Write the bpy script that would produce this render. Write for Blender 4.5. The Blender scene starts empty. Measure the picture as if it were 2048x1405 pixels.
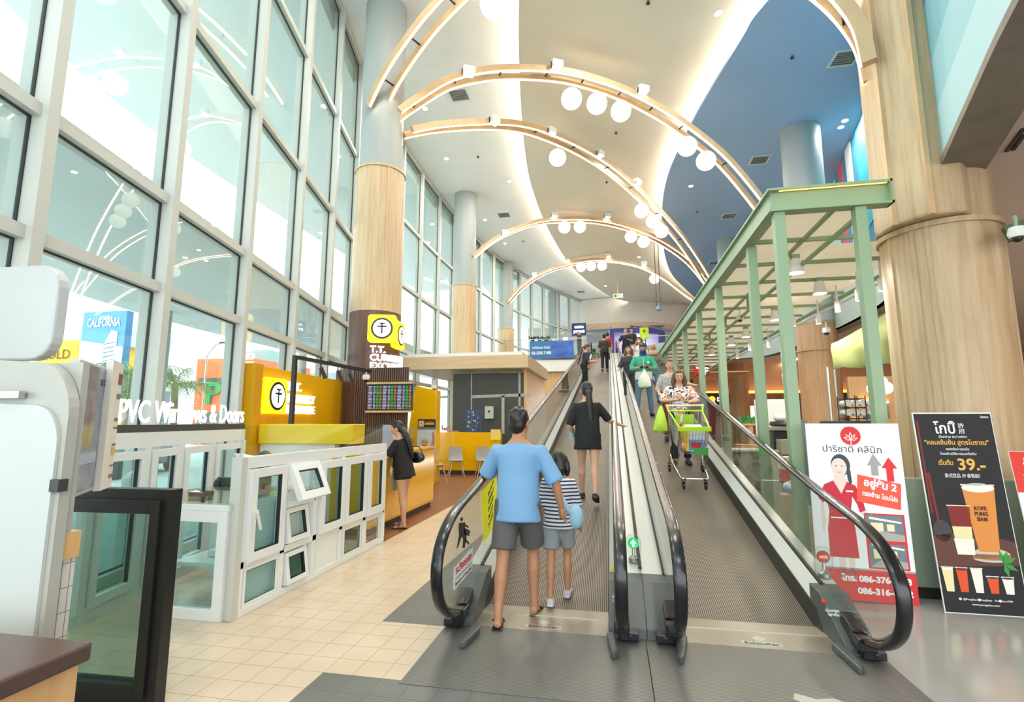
import bpy, math, random
from mathutils import Vector, Matrix
random.seed(7)
PI = math.pi
S = bpy.context.scene
C = S.collection

# ---------------------------------------------------------------- camera
cam = bpy.data.cameras.new('camera')
cam.sensor_width = 36.0
cam.lens = 36.0 * 1015.26 / 2048.0
cam.clip_start = 0.05
cam.clip_end = 600
camo = bpy.data.objects.new('camera', cam)
C.objects.link(camo)
camo.location = (0, 0, 1.6)
camo.rotation_euler = (math.radians(90 + 7.907), 0, math.radians(11.04))
S.camera = camo

# ---------------------------------------------------------------- exposure, sampling
S.view_settings.view_transform = 'Standard'
S.view_settings.look = 'None'
S.view_settings.exposure = 0.45
S.view_settings.gamma = 1.0
S.view_settings.use_curve_mapping = False
cy = S.cycles
cy.use_denoising = True
cy.use_adaptive_sampling = True
cy.adaptive_threshold = 0.03
cy.max_bounces = 9
cy.diffuse_bounces = 4
cy.glossy_bounces = 3
cy.transmission_bounces = 3
cy.transparent_max_bounces = 14
cy.caustics_reflective = False
cy.caustics_refractive = False
cy.sample_clamp_indirect = 4.0

# ---------------------------------------------------------------- world: bright overcast sky
w = bpy.data.worlds.new('overcast_sky')
S.world = w
w.use_nodes = True
wt = w.node_tree
bg = wt.nodes['Background']
tc = wt.nodes.new('ShaderNodeTexCoord')
sp = wt.nodes.new('ShaderNodeSeparateXYZ')
cr = wt.nodes.new('ShaderNodeValToRGB')
wt.links.new(tc.outputs['Generated'], sp.inputs[0])
wt.links.new(sp.outputs['Z'], cr.inputs[0])
wt.links.new(cr.outputs[0], bg.inputs[0])
cr.color_ramp.elements[0].color = (.95, .97, 1, 1)
cr.color_ramp.elements[1].color = (.86, .93, 1, 1)
bg.inputs[1].default_value = 3.0

def lamp(name, loc, power, size, col=(1, .95, .88), kind='AREA', rot=(0, 0, 0), sy=None, spread=None):
    l = bpy.data.lights.new(name, kind)
    l.energy = power
    l.color = col
    if kind == 'AREA':
        l.shape = 'RECTANGLE' if sy else 'DISK'
        l.size = size
        if sy: l.size_y = sy
        if spread: l.spread = spread
    else:
        l.shadow_soft_size = size
    o = bpy.data.objects.new(name, l)
    o.location = loc
    o.rotation_euler = rot
    C.objects.link(o)
    return o


# ---------------------------------------------------------------- materials
def lin(c):
    if isinstance(c, str):
        c = [int(c[i:i + 2], 16) / 255 for i in (0, 2, 4)]
    return tuple((x / 12.92 if x <= .04045 else ((x + .055) / 1.055) ** 2.4) for x in c) + (1.0,)

MATS = {}
def mat(name, col, rough=.5, metal=0.0, emit=0.0, ecol=None, vary=0.0, vscale=(1, 1, 1), col2=None, bump=0.0, bscale=40, spec=.5, coat=0.0, sss=0.0):
    if name in MATS: return MATS[name]
    m = bpy.data.materials.new(name)
    m.use_nodes = True
    t = m.node_tree
    b = t.nodes['Principled BSDF']
    b.inputs['Roughness'].default_value = rough
    b.inputs['Metallic'].default_value = metal
    b.inputs['Specular IOR Level'].default_value = spec
    if coat:
        b.inputs['Coat Weight'].default_value = coat
        b.inputs['Coat Roughness'].default_value = .08
    c = lin(col)
    co = t.nodes.new('ShaderNodeTexCoord')
    mp = t.nodes.new('ShaderNodeMapping')
    mp.inputs['Scale'].default_value = vscale
    n = t.nodes.new('ShaderNodeTexNoise')
    n.inputs['Scale'].default_value = 1.0
    n.inputs['Detail'].default_value = 3
    t.links.new(co.outputs['Object'], mp.inputs[0])
    t.links.new(mp.outputs[0], n.inputs['Vector'])
    r = t.nodes.new('ShaderNodeValToRGB')
    c2 = lin(col2) if col2 else tuple(x * (1 - max(vary, .03)) for x in c[:3]) + (1,)
    r.color_ramp.elements[0].position = .35
    r.color_ramp.elements[1].position = .65
    r.color_ramp.elements[0].color = c2
    r.color_ramp.elements[1].color = c
    t.links.new(n.outputs['Fac'], r.inputs[0])
    t.links.new(r.outputs[0], b.inputs['Base Color'])
    if bump:
        bn = t.nodes.new('ShaderNodeTexNoise')
        bn.inputs['Scale'].default_value = bscale
        t.links.new(co.outputs['Object'], bn.inputs['Vector'])
        bp = t.nodes.new('ShaderNodeBump')
        bp.inputs['Strength'].default_value = bump
        bp.inputs['Distance'].default_value = .01
        t.links.new(bn.outputs['Fac'], bp.inputs['Height'])
        t.links.new(bp.outputs[0], b.inputs['Normal'])
    if emit:
        b.inputs['Emission Color'].default_value = lin(ecol or col)
        b.inputs['Emission Strength'].default_value = emit
    MATS[name] = m
    return m

def glassmat(name, tint, ior=1.45, rough=0.0, dirt=0.0, dirtcol=(.8, .85, .83)):
    if name in MATS: return MATS[name]
    m = bpy.data.materials.new(name)
    m.use_nodes = True
    t = m.node_tree
    for n in list(t.nodes): t.nodes.remove(n)
    out = t.nodes.new('ShaderNodeOutputMaterial')
    tr = t.nodes.new('ShaderNodeBsdfTransparent')
    tr.inputs[0].default_value = (*tint, 1)
    gl = t.nodes.new('ShaderNodeBsdfGlossy')
    gl.inputs['Roughness'].default_value = rough
    lw = t.nodes.new('ShaderNodeLayerWeight')
    lw.inputs[0].default_value = .5
    pw = t.nodes.new('ShaderNodeMath'); pw.operation = 'POWER'; pw.inputs[1].default_value = 4.5
    t.links.new(lw.outputs['Facing'], pw.inputs[0])
    fr = t.nodes.new('ShaderNodeMath'); fr.operation = 'MULTIPLY_ADD'
    f0 = ((ior - 1) / (ior + 1)) ** 2
    fr.inputs[1].default_value = 1 - f0; fr.inputs[2].default_value = f0
    t.links.new(pw.outputs[0], fr.inputs[0])
    mx = t.nodes.new('ShaderNodeMixShader')
    t.links.new(fr.outputs[0], mx.inputs[0])
    t.links.new(tr.outputs[0], mx.inputs[1])
    t.links.new(gl.outputs[0], mx.inputs[2])
    last = mx
    if dirt:
        df = t.nodes.new('ShaderNodeBsdfDiffuse')
        df.inputs[0].default_value = (*dirtcol, 1)
        m2 = t.nodes.new('ShaderNodeMixShader')
        m2.inputs[0].default_value = dirt
        t.links.new(mx.outputs[0], m2.inputs[1])
        t.links.new(df.outputs[0], m2.inputs[2])
        last = m2
    t.links.new(last.outputs[0], out.inputs[0])
    MATS[name] = m
    return m

def woodmat(name, c1, c2, rough=.45, scale=(14, 14, .9), coat=0.0):
    """long grain along Z: noise squeezed across, stretched along"""
    m = mat(name, c1, rough, col2=c2, vscale=scale, coat=coat)
    t = m.node_tree
    r = [n for n in t.nodes if n.type == 'VALTORGB'][0]
    n = [n for n in t.nodes if n.type == 'TEX_NOISE'][0]
    n.inputs['Detail'].default_value = 7
    n.inputs['Roughness'].default_value = .65
    r.color_ramp.elements[0].position = .3
    r.color_ramp.elements[1].position = .62
    return m

def gridmat(name, cols, grout, pitch, rough=.3, gw=.006, off=(0, 0), axes='XY', spec=.5):
    """square tiles with grout lines; cols: two tile colours"""
    m = mat(name, cols[0], rough, col2=cols[1], vscale=(2.3, 2.3, 2.3), spec=spec)
    t = m.node_tree
    b = t.nodes['Principled BSDF']
    ramp = [n for n in t.nodes if n.type == 'VALTORGB'][0]
    co = [n for n in t.nodes if n.type == 'TEX_COORD'][0]
    s = t.nodes.new('ShaderNodeSeparateXYZ')
    t.links.new(co.outputs['Object'], s.inputs[0])
    outs = []
    for ax, o, p in zip(axes, off, pitch if isinstance(pitch, tuple) else (pitch, pitch)):
        a = t.nodes.new('ShaderNodeMath'); a.operation = 'ADD'; a.inputs[1].default_value = -o + 1000 * p + gw / 2
        t.links.new(s.outputs[ax], a.inputs[0])
        f = t.nodes.new('ShaderNodeMath'); f.operation = 'MODULO'; f.inputs[1].default_value = p
        t.links.new(a.outputs[0], f.inputs[0])
        l = t.nodes.new('ShaderNodeMath'); l.operation = 'LESS_THAN'; l.inputs[1].default_value = gw
        t.links.new(f.outputs[0], l.inputs[0])
        outs.append(l)
    mx = t.nodes.new('ShaderNodeMath'); mx.operation = 'MAXIMUM'
    t.links.new(outs[0].outputs[0], mx.inputs[0]); t.links.new(outs[1].outputs[0], mx.inputs[1])
    mix = t.nodes.new('ShaderNodeMix'); mix.data_type = 'RGBA'
    t.links.new(mx.outputs[0], mix.inputs[0])
    t.links.new(ramp.outputs[0], mix.inputs[6])
    mix.inputs[7].default_value = lin(grout)
    t.links.new(mix.outputs[2], b.inputs['Base Color'])
    return m

def ribmat(name, c1, c2, axis, pitch, rough=.45, metal=.0, duty=.5, bump=.4):
    """fine parallel grooves"""
    m = mat(name, c1, rough, metal, vary=.25, vscale=(1.2, .9, 1.2))
    t = m.node_tree
    b = t.nodes['Principled BSDF']
    ramp = [n for n in t.nodes if n.type == 'VALTORGB'][0]
    co = [n for n in t.nodes if n.type == 'TEX_COORD'][0]
    s = t.nodes.new('ShaderNodeSeparateXYZ')
    t.links.new(co.outputs['Object'], s.inputs[0])
    a = t.nodes.new('ShaderNodeMath'); a.operation = 'ADD'; a.inputs[1].default_value = 2000 * pitch
    t.links.new(s.outputs[axis], a.inputs[0])
    f = t.nodes.new('ShaderNodeMath'); f.operation = 'MODULO'; f.inputs[1].default_value = pitch
    t.links.new(a.outputs[0], f.inputs[0])
    l = t.nodes.new('ShaderNodeMath'); l.operation = 'LESS_THAN'; l.inputs[1].default_value = pitch * duty
    t.links.new(f.outputs[0], l.inputs[0])
    mix = t.nodes.new('ShaderNodeMix'); mix.data_type = 'RGBA'
    t.links.new(l.outputs[0], mix.inputs[0])
    t.links.new(ramp.outputs[0], mix.inputs[6])
    mix.inputs[7].default_value = lin(c2)
    t.links.new(mix.outputs[2], b.inputs['Base Color'])
    if bump:
        bp = t.nodes.new('ShaderNodeBump'); bp.inputs['Strength'].default_value = bump; bp.inputs['Distance'].default_value = .004
        t.links.new(l.outputs[0], bp.inputs['Height']); bp.invert = True
        t.links.new(bp.outputs[0], b.inputs['Normal'])
    return m

M = {}
M['tile_cream'] = gridmat('cream_floor_tiles', ('d8c6ae', 'd0bca2'), '9a8a76', .2, .28, .005, (-2.064, 3.222))
M['tile_dark'] = gridmat('dark_floor_tiles', ('6d6f6c', '636562'), '4f504e', .2, .4, .005, (-2.064, 3.222))
M['floor_grey'] = mat('polished_grey_floor', 'a3a29e', .16, vary=.08, vscale=(.6, .6, .6))
M['floor_wood'] = gridmat('brown_plank_floor', ('8d5e41', '7a4c33'), '5a3826', (.14, 1.1), .35, .004)
M['plate'] = ribmat('landing_plate_metal', '878682', '62615e', 'Y', .016, .42, .3)
M['comb'] = ribmat('comb_plate_metal', 'c4bcae', '8d867b', 'Y', .016, .33, .6)
M['belt'] = ribmat('belt_grooves', '958a7c', '3d3833', 'X', .0165, .5, .25, .5, .6)
M['steel'] = mat('brushed_steel', 'b9b9b5', .3, .9)
M['chrome'] = mat('chrome', 'd5d5d5', .12, 1.0)
M['skirt'] = mat('dark_skirt', '2d2b29', .45)
M['cover_grey'] = mat('slate_cover', '4e5656', .38)
M['deck_white'] = mat('pale_deck_panel', 'dcdcd6', .3)
M['rubber'] = mat('black_rubber', '16161a', .22, spec=.6)
M['black'] = mat('black_paint', '1b1b1c', .4)
M['darkgrey'] = mat('dark_grey_paint', '3c3d3d', .5)
M['gasket'] = mat('gasket', '2a2c2c', .6)
M['white'] = mat('white_paint', 'e6e6e2', .45)
M['pvc'] = mat('white_pvc', 'e8eae9', .28)
M['frame'] = mat('curtain_wall_aluminium', 'cbccc4', .4)
M['ceil_white'] = mat('white_ceiling', 'f7f8f4', .75)
M['ceil_beige'] = mat('beige_ceiling', 'efe6d3', .75)
M['ceil_blue'] = mat('blue_ceiling', 'a3bfe4', .75)
M['ceil_lower'] = mat('pinkish_ceiling', 'd3c1b4', .7)
M['col_grey'] = mat('grey_column_paint', 'a6adab', .5)
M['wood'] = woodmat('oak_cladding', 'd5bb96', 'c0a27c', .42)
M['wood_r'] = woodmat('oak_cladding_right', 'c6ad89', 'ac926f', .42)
M['wood_dim'] = woodmat('oak_cladding_dimmed', 'b8926c', 'a07c58', .42)  # oak darkened and warmed in colour for the dimmer light on far columns
M['wood_h'] = woodmat('oak_horizontal', 'd8bd98', 'c8a983', .42, (.9, 14, 14))
M['wood_arch'] = mat('arch_oak', 'cfae85', .45, vary=.12, vscale=(3, 3, 3))
M['wood_dark'] = woodmat('walnut_cladding', '6f5244', '543b31', .4)
M['wood_orange'] = woodmat('honey_oak', 'e0b681', 'd1a26a', .42)
M['wood_leg'] = mat('beech', 'd9b48a', .45, vary=.1)
M['yellow'] = mat('yellow_gloss_panel', 'f3b70a', .12, coat=.5)
M['yellow_d'] = mat('yellow_edge', 'd99f00', .3)
M['led'] = mat('led_strip', 'ffe9c8', .5, emit=13, ecol='ffe0b4')
M['led_cove'] = mat('cove_led', 'fff0dc', .5, emit=30, ecol='ffead6')
M['led_y'] = mat('amber_led', 'ffce6a', .5, emit=2.2, ecol='ffc861')
M['globe'] = mat('globe_opal', 'fff8ec', .4, emit=.85, ecol='fff1dc')
M['lampface'] = mat('lamp_face', 'ffffff', .4, emit=14, ecol='fff4e4')
M['lampface_w'] = mat('warm_lamp_face', 'fff0d8', .4, emit=9, ecol='ffe2b8')
M['green'] = mat('sage_green_paint', '8ea584', .42)
M['green_wall'] = mat('grey_green_panel', '8c9a88', .5)
M['green_cloth'] = mat('green_canvas', '9dab6e', .8, bump=.2, bscale=180)
M['roof_sheet'] = mat('glossy_roof_sheet', 'ece6da', .12, vary=.05, spec=.6)
_t = M['roof_sheet'].node_tree; _tl = _t.nodes.new('ShaderNodeBsdfTranslucent'); _tl.inputs[0].default_value = lin('f4eee2'); _mx = _t.nodes.new('ShaderNodeMixShader'); _mx.inputs[0].default_value = .55
_t.links.new(_t.nodes['Principled BSDF'].outputs[0], _mx.inputs[1]); _t.links.new(_tl.outputs[0], _mx.inputs[2]); _t.links.new(_mx.outputs[0], [n for n in _t.nodes if n.type == 'OUTPUT_MATERIAL'][0].inputs[0])
M['fascia'] = None
M['glass'] = glassmat('window_glass', (.90, .968, .955), 1.7)
M['glass_rail'] = glassmat('balustrade_glass', (.95, .985, .965), 1.45)
M['glass_dark'] = glassmat('dark_window_glass', (.55, .68, .64), 1.5)
M['glass_teal'] = glassmat('teal_window_glass', (.78, .90, .89), 1.5)
M['text_white'] = mat('lit_white_letters', 'ffffff', .5, emit=1.25, ecol='ffffff')
M['sign_yellow'] = mat('lit_yellow_sign', 'ffe21a', .5, emit=.9, ecol='ffdc10')
M['paper_white'] = mat('white_print', 'f0f0f2', .45)
M['skin'] = mat('skin', 'd0a184', .5)
M['skin_t'] = mat('tan_skin', 'b98563', .5)
M['hair'] = mat('black_hair', '1c1715', .42, vary=.3, vscale=(60, 60, 8))
M['hair_b'] = mat('brown_hair', '6b4a36', .5, vary=.35, vscale=(60, 60, 8))
def col(c, rough=.6, **k):
    return mat('colour_' + c + ('' if rough == .6 else '_%d' % (rough * 100)), c, rough, **k)

# ---------------------------------------------------------------- mesh helpers
OFF = {}
class MB:
    def __init__(s):
        s.v = []; s.f = []; s.mi = []; s.cur = 0
    def add(s, vs, fs):
        b = len(s.v)
        s.v += [tuple(p) for p in vs]
        s.f += [tuple(i + b for i in f) for f in fs]
        s.mi += [s.cur] * len(fs)
        return s
    def m(s, i):
        s.cur = i
        return s
    def hexa(s, p):
        return s.add(p, [(0, 3, 2, 1), (4, 5, 6, 7), (0, 1, 5, 4), (1, 2, 6, 5), (2, 3, 7, 6), (3, 0, 4, 7)])
    def box(s, x0, x1, y0, y1, z0, z1, T=None):
        if x0 > x1: x0, x1 = x1, x0
        if y0 > y1: y0, y1 = y1, y0
        if z0 > z1: z0, z1 = z1, z0
        p = [(x0, y0, z0), (x1, y0, z0), (x1, y1, z0), (x0, y1, z0), (x0, y0, z1), (x1, y0, z1), (x1, y1, z1), (x0, y1, z1)]
        if T is not None: p = [T @ Vector(q) for q in p]
        return s.hexa(p)
    def beam(s, a, b, w, h, up=(0, 0, 1)):
        a = Vector(a); b = Vector(b); d = (b - a).normalized(); u = Vector(up)
        if abs(d.dot(u)) > .99: u = Vector((0, 1, 0))
        x = d.cross(u).normalized() * w / 2; y = x.cross(d).normalized() * h / 2
        return s.hexa([a - x - y, a + x - y, b + x - y, b - x - y, a - x + y, a + x + y, b + x + y, b - x + y])
    def loft(s, rings, cap=True, closed=True):
        n = len(rings[0]); vs = [p for r in rings for p in r]; fs = []
        for i in range(len(rings) - 1):
            for j in range(n if closed else n - 1):
                k = (j + 1) % n
                fs.append((i * n + j, i * n + k, (i + 1) * n + k, (i + 1) * n + j))
        if cap:
            fs.append(tuple(range(n))[::-1]); fs.append(tuple((len(rings) - 1) * n + j for j in range(n)))
        return s.add(vs, fs)
    def tube(s, pts, r, n=8, cap=True, flat=None):
        """round tube along points; r a number or a list; flat=(k) squashes along the second axis"""
        pts = [Vector(p) for p in pts]; m_ = len(pts)
        rs = r if isinstance(r, (list, tuple)) else [r] * m_
        rings = []; prev = None
        for i, p in enumerate(pts):
            d = (pts[min(i + 1, m_ - 1)] - pts[max(i - 1, 0)]).normalized()
            if prev is None:
                u = Vector((0, 0, 1)) if abs(d.z) < .9 else Vector((0, 1, 0))
                x = d.cross(u).normalized()
            else:
                x = (prev - d * prev.dot(d)).normalized()
            prev = x; y = d.cross(x)
            k = flat or 1
            rings.append([p + x * (math.cos(2 * PI * j / n) * rs[i]) + y * (math.sin(2 * PI * j / n) * rs[i] * k) for j in range(n)])
        return s.loft(rings, cap)
    def cyl(s, a, b, r, r2=None, n=20):
        return s.tube([a, b], [r, r if r2 is None else r2], n)
    def ball(s, c, r, n=16, m_=10, M_=None):
        r = (r, r, r) if not isinstance(r, (tuple, list)) else r
        rings = []
        for i in range(1, m_):
            t = PI * i / m_
            rings.append([(c[0] + r[0] * math.sin(t) * math.cos(2 * PI * j / n), c[1] + r[1] * math.sin(t) * math.sin(2 * PI * j / n), c[2] - r[2] * math.cos(t)) for j in range(n)])
        vs = [p for q in rings for p in q] + [(c[0], c[1], c[2] - r[2]), (c[0], c[1], c[2] + r[2])]
        L = len(rings) * n; fs = []
        for i in range(len(rings) - 1):
            for j in range(n):
                k = (j + 1) % n
                fs.append((i * n + j, i * n + k, (i + 1) * n + k, (i + 1) * n + j))
        for j in range(n):
            k = (j + 1) % n
            fs.append((L, k, j)); fs.append((L + 1, (len(rings) - 1) * n + j, (len(rings) - 1) * n + k))
        if M_ is not None: vs = [M_ @ Vector(p) for p in vs]
        return s.add(vs, fs)
    def lathe(s, prof, c=(0, 0, 0), n=32, cap=True, a0=0, a1=2 * PI):
        full = abs(a1 - a0 - 2 * PI) < 1e-6
        k = n if full else n + 1
        rings = [[(c[0] + r * math.cos(a0 + (a1 - a0) * j / n), c[1] + r * math.sin(a0 + (a1 - a0) * j / n), c[2] + z) for j in range(k)] for r, z in prof]
        return s.loft(rings, cap, full)
    def prism(s, poly, o, u, v, w):
        """2-D polygon (in axes u,v at o) pushed along vector w"""
        o = Vector(o); u = Vector(u); v = Vector(v); w = Vector(w)
        a = [o + u * p[0] + v * p[1] for p in poly]; n = len(a)
        vs = a + [p + w for p in a]
        fs = [tuple(range(n))[::-1], tuple(range(n, 2 * n))] + [(i, (i + 1) % n, n + (i + 1) % n, n + i) for i in range(n)]
        return s.add(vs, fs)
    def xf(s, T, start=0):
        s.v = s.v[:start] + [tuple(T @ Vector(p)) for p in s.v[start:]]
        return s
    def mesh(s, name, mats, smooth=False, off=(0, 0, 0)):
        me = bpy.data.meshes.new(name)
        ox, oy, oz = off
        me.from_pydata([(x - ox, y - oy, z - oz) for x, y, z in s.v], [], s.f)
        for mm in (mats if isinstance(mats, (list, tuple)) else [mats]): me.materials.append(mm)
        me.polygons.foreach_set('material_index', s.mi)
        if smooth: me.polygons.foreach_set('use_smooth', [True] * len(s.f))
        me.validate(); me.update()
        return me
    def build(s, name, mats, parent=None, smooth=False, loc=None, bevel=0.0, auto=True, label=None):
        """one mesh object. With a parent the vertices are world coordinates minus the parent's base."""
        if parent is not None: off = OFF.get(parent.name, (0, 0, 0))
        elif loc is not None: off = tuple(loc)
        else: off = (0, 0, 0)
        me = s.mesh(name, mats, smooth, off)
        o = bpy.data.objects.new(name, me)
        C.objects.link(o)
        if parent is not None:
            o.parent = parent
        else:
            o.location = off
        OFF[o.name] = off
        if bevel:
            b = o.modifiers.new('bevel', 'BEVEL'); b.width = bevel; b.segments = 2; b.limit_method = 'ANGLE'
        if smooth and auto:
            try: me.set_sharp_from_angle(angle=math.radians(42))
            except Exception: pass
        if label: o['label'] = label
        return o

def tag(o, label, cat, group=None, kind=None):
    o['label'] = label
    o['category'] = cat
    if group: o['group'] = group
    if kind: o['kind'] = kind
    return o
def thing(name, loc, label, cat, group=None, local=False):
    o = bpy.data.objects.new(name, None)
    o.empty_display_size = .1
    C.objects.link(o)
    o.location = loc
    OFF[o.name] = (0, 0, 0) if local else tuple(loc)
    return tag(o, label, cat, group)
def struct(o, label=None):
    o['kind'] = 'structure'
    if label: o['label'] = label
    return o
def copytree(o, parent=None):
    c = o.copy(); C.objects.link(c)
    if parent is not None: c.parent = parent
    for ch in list(o.children): copytree(ch, c)
    return c
def place(o, loc, rz=0.0, scale=None):
    o.location = loc; o.rotation_euler = (0, 0, rz)
    if scale: o.scale = (scale,) * 3
    return o
def text(body, size, m, parent, loc, u=(1, 0, 0), v=(0, 0, 1), name='lettering', ext=.002, bold=0.0, align='CENTER', width=None, shear=0.0, top=None, loose=False):
    """flat lettering: u = reading direction, v = up. loc in world coordinates."""
    c = bpy.data.curves.new('t', 'FONT')
    c.body = body; c.size = size; c.extrude = ext; c.offset = bold; c.align_x = align; c.shear = shear
    c.resolution_u = 3
    t = bpy.data.objects.new('t', c)
    me = bpy.data.meshes.new_from_object(t)
    bpy.data.objects.remove(t)
    xs = [p.co.x for p in me.vertices]
    if width and xs:
        k = width / max(max(xs) - min(xs), 1e-6)
    else: k = 1
    u = Vector(u).normalized(); v = Vector(v).normalized(); n = u.cross(v)
    off = Vector(OFF.get(parent.name, (0, 0, 0))) if parent is not None and not loose else Vector((0, 0, 0))
    for p in me.vertices:
        q = p.co
        p.co = Vector(loc) - off + u * (q.x * k) + v * q.y + n * (q.z)
    me.materials.clear(); me.materials.append(m)
    o = bpy.data.objects.new(name, me); C.objects.link(o)
    if parent is not None: o.parent = parent
    OFF[o.name] = tuple(off)
    return o
def rrect(w, h, r, n=5):
    """rounded rectangle polygon centred at 0"""
    P = []
    for cx, cy_, a in ((w / 2 - r, h / 2 - r, 0), (-w / 2 + r, h / 2 - r, 90), (-w / 2 + r, -h / 2 + r, 180), (w / 2 - r, -h / 2 + r, 270)):
        for i in range(n + 1):
            t = math.radians(a + 90 * i / n); P.append((cx + r * math.cos(t), cy_ + r * math.sin(t)))
    return P
def disc(r, n=24, cx=0, cy_=0, ry=None):
    return [(cx + r * math.cos(2 * PI * i / n), cy_ + (ry or r) * math.sin(2 * PI * i / n)) for i in range(n)]
def catmull(P, k=6):
    P = [Vector(p) for p in P]; out = []
    for i in range(len(P) - 1):
        a = P[max(i - 1, 0)]; b = P[i]; c = P[i + 1]; d = P[min(i + 2, len(P) - 1)]
        for j in range(k):
            t = j / k
            out.append(.5 * ((2 * b) + (c - a) * t + (2 * a - 5 * b + 4 * c - d) * t * t + (3 * b - a - 3 * c + d) * t ** 3))
    return out + [P[-1]]
def offset2(P, d):
    """offset an open plan polyline sideways (to its right) by d"""
    out = []
    for i, p in enumerate(P):
        a = Vector(P[max(i - 1, 0)][:2]); b = Vector(P[min(i + 1, len(P) - 1)][:2])
        t = (b - a).normalized(); out.append((p[0] + t.y * d, p[1] - t.x * d))
    return out

# ---------------------------------------------------------------- measuring helper: pixel of the photograph + a known plane -> point in the room
_F = 1015.26; _P = math.radians(7.907); _W = math.radians(11.04); EYE = Vector((0, 0, 1.6))
def ray(u, v):
    x = u - 1024.0; y = _F * math.cos(_P) + (v - 702.5) * math.sin(_P); z = _F * math.sin(_P) - (v - 702.5) * math.cos(_P)
    return Vector((x * math.cos(_W) - y * math.sin(_W), x * math.sin(_W) + y * math.cos(_W), z))
def Zp(u, v, z=0.0):
    r = ray(u, v); return EYE + r * ((z - 1.6) / r.z)
def Xp(u, v, x):
    r = ray(u, v); return EYE + r * (x / r.x)
def Yp(u, v, y):
    r = ray(u, v); return EYE + r * (y / r.y)
def PLp(u, v, p, n):
    r = ray(u, v); p = Vector(p); n = Vector(n); return EYE + r * ((p - EYE).dot(n) / r.dot(n))
SL = .2022                       # slope of the moving walkways
def belt(y): return max(0.0, SL * (y - 4.62)) if y < 32.3 else 5.6
def Bp(u, v):                    # pixel -> point on the inclined belt
    return PLp(u, v, (0, 4.62, 0), (0, -SL, 1))

# ================================================================ THE SETTING
# ---- window wall line in plan
WD = Vector((-.2404, .9707)); W0 = Vector((-6.95, 12.38))
nodes = [tuple(W0 + WD * s) for s in (-19.6, -17.6, -15.6, -13.6, -11.55, -9.56, -7.86, -5.97, -3.98, -1.95, .0)]
crv = catmull([(*p, 0) for p in ((-6.95, 12.38), (-7.30, 14.5), (-7.45, 16.7), (-7.56, 19.6), (-7.55, 22.6), (-7.45, 25), (-7.27, 27.5), (-6.95, 30), (-6.45, 32.3), (-5.85, 34.6), (-5.2, 36.7), (-4.4, 38.9), (-3.1, 41.6), (-2.2, 43.6))], 8)
acc = 0
for a, b in zip(crv, crv[1:]):
    acc += (b - a).length
    if acc >= 1.93: nodes.append((b.x, b.y)); acc = 0
TR = (.06, 3.1, 4.15, 6.58, 9.03, 11.86)
def wn(i, k):
    return Vector(nodes[i]).lerp(Vector(nodes[i + 1]), k)
for i in range(len(nodes) - 1):
    a = Vector(nodes[i]); b = Vector(nodes[i + 1]); d = (b - a).normalized(); n = Vector((d.y, -d.x))
    base = (a.x, a.y, 0)
    fr = MB()
    q = lambda t, o, z: (a.x + d.x * t + n.x * o, a.y + d.y * t + n.y * o, z)
    L = (b - a).length
    def bar(t0, t1, o0, o1, z0, z1, mb):
        mb.hexa([q(t0, o0, z0), q(t1, o0, z0), q(t1, o1, z0), q(t0, o1, z0), q(t0, o0, z1), q(t1, o0, z1), q(t1, o1, z1), q(t0, o1, z1)])
    bar(-.06, .06, -.12, .14, -.02, 11.95, fr)
    fo = struct(fr.build('window_%d' % (i + 1), M['frame'], loc=base))
    tr = MB()
    for z in TR: bar(.06, L - .06, -.1, .09, z - .055, z + .055, tr)
    tr.build('transom', M['frame'], fo)
    gk = MB()
    for z0, z1 in zip(TR, TR[1:]):
        for t0, t1 in ((.06, .072), (L - .072, L - .06)): bar(t0, t1, -.014, .014, z0 + .05, z1 - .05, gk)
        bar(.07, L - .07, -.014, .014, z0 + .055, z0 + .066, gk); bar(.07, L - .07, -.014, .014, z1 - .066, z1 - .055, gk)
    gk.build('gasket', M['gasket'], fo)
    gl = MB()
    for z0, z1 in zip(TR, TR[1:]): bar(.07, L - .07, -.006, .006, z0 + .06, z1 - .06, gl)
    gl.build('glass_pane', M['glass'], fo)

# ---- floors
wl = lambda y: -6.95 - (y - 12.38) * .2477
fl = MB()
def poly_slab(mb, P, z0, z1):
    area = sum(P[i][0] * P[(i + 1) % len(P)][1] - P[(i + 1) % len(P)][0] * P[i][1] for i in range(len(P)))
    if area < 0: P = P[::-1]
    n = len(P)
    mb.add([(x, y, z0) for x, y in P] + [(x, y, z1) for x, y in P],
           [tuple(range(n))[::-1], tuple(range(n, 2 * n))] + [(i, (i + 1) % n, n + (i + 1) % n, n + i) for i in range(n)])
fl.m(0)
poly_slab(fl, [(-1.865, -8), (-1.865, 6.65), (wl(6.65), 6.65), (wl(-8), -8)], -.12, 0)
fl.box(-1.865, -1.33, 3.222, 4.08, -.12, 0)
fl.box(-3.05, -1.865, 6.65, 31, -.12, 0)
fl.m(1)
fl.box(-1.865, -1.33, 4.08, 31, -.12, 0)
fl.box(-1.865, 1.77, -8, 3.18, -.12, 0)
fl.box(-1.865, -1.33, 3.18, 3.222, -.12, 0)
fl.m(2)
fl.box(1.77, 17, -8, 40, -.12, 0)
fl.box(-1.33, 1.77, 4.7, 31, -.4, -.3)
fl.m(3)
poly_slab(fl, [(-3.05, 6.65), (-3.05, 31)] + [(p[0] + .05, p[1]) for p in nodes[::-1] if 6.65 < p[1] < 31] + [(wl(6.65), 6.65)], -.12, 0)
struct(fl.build('floor', [M['tile_cream'], M['tile_dark'], M['floor_grey'], M['floor_wood']]))
up = MB()
NL = [(p[0], p[1]) for p in nodes if p[1] > 30.4]
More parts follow.
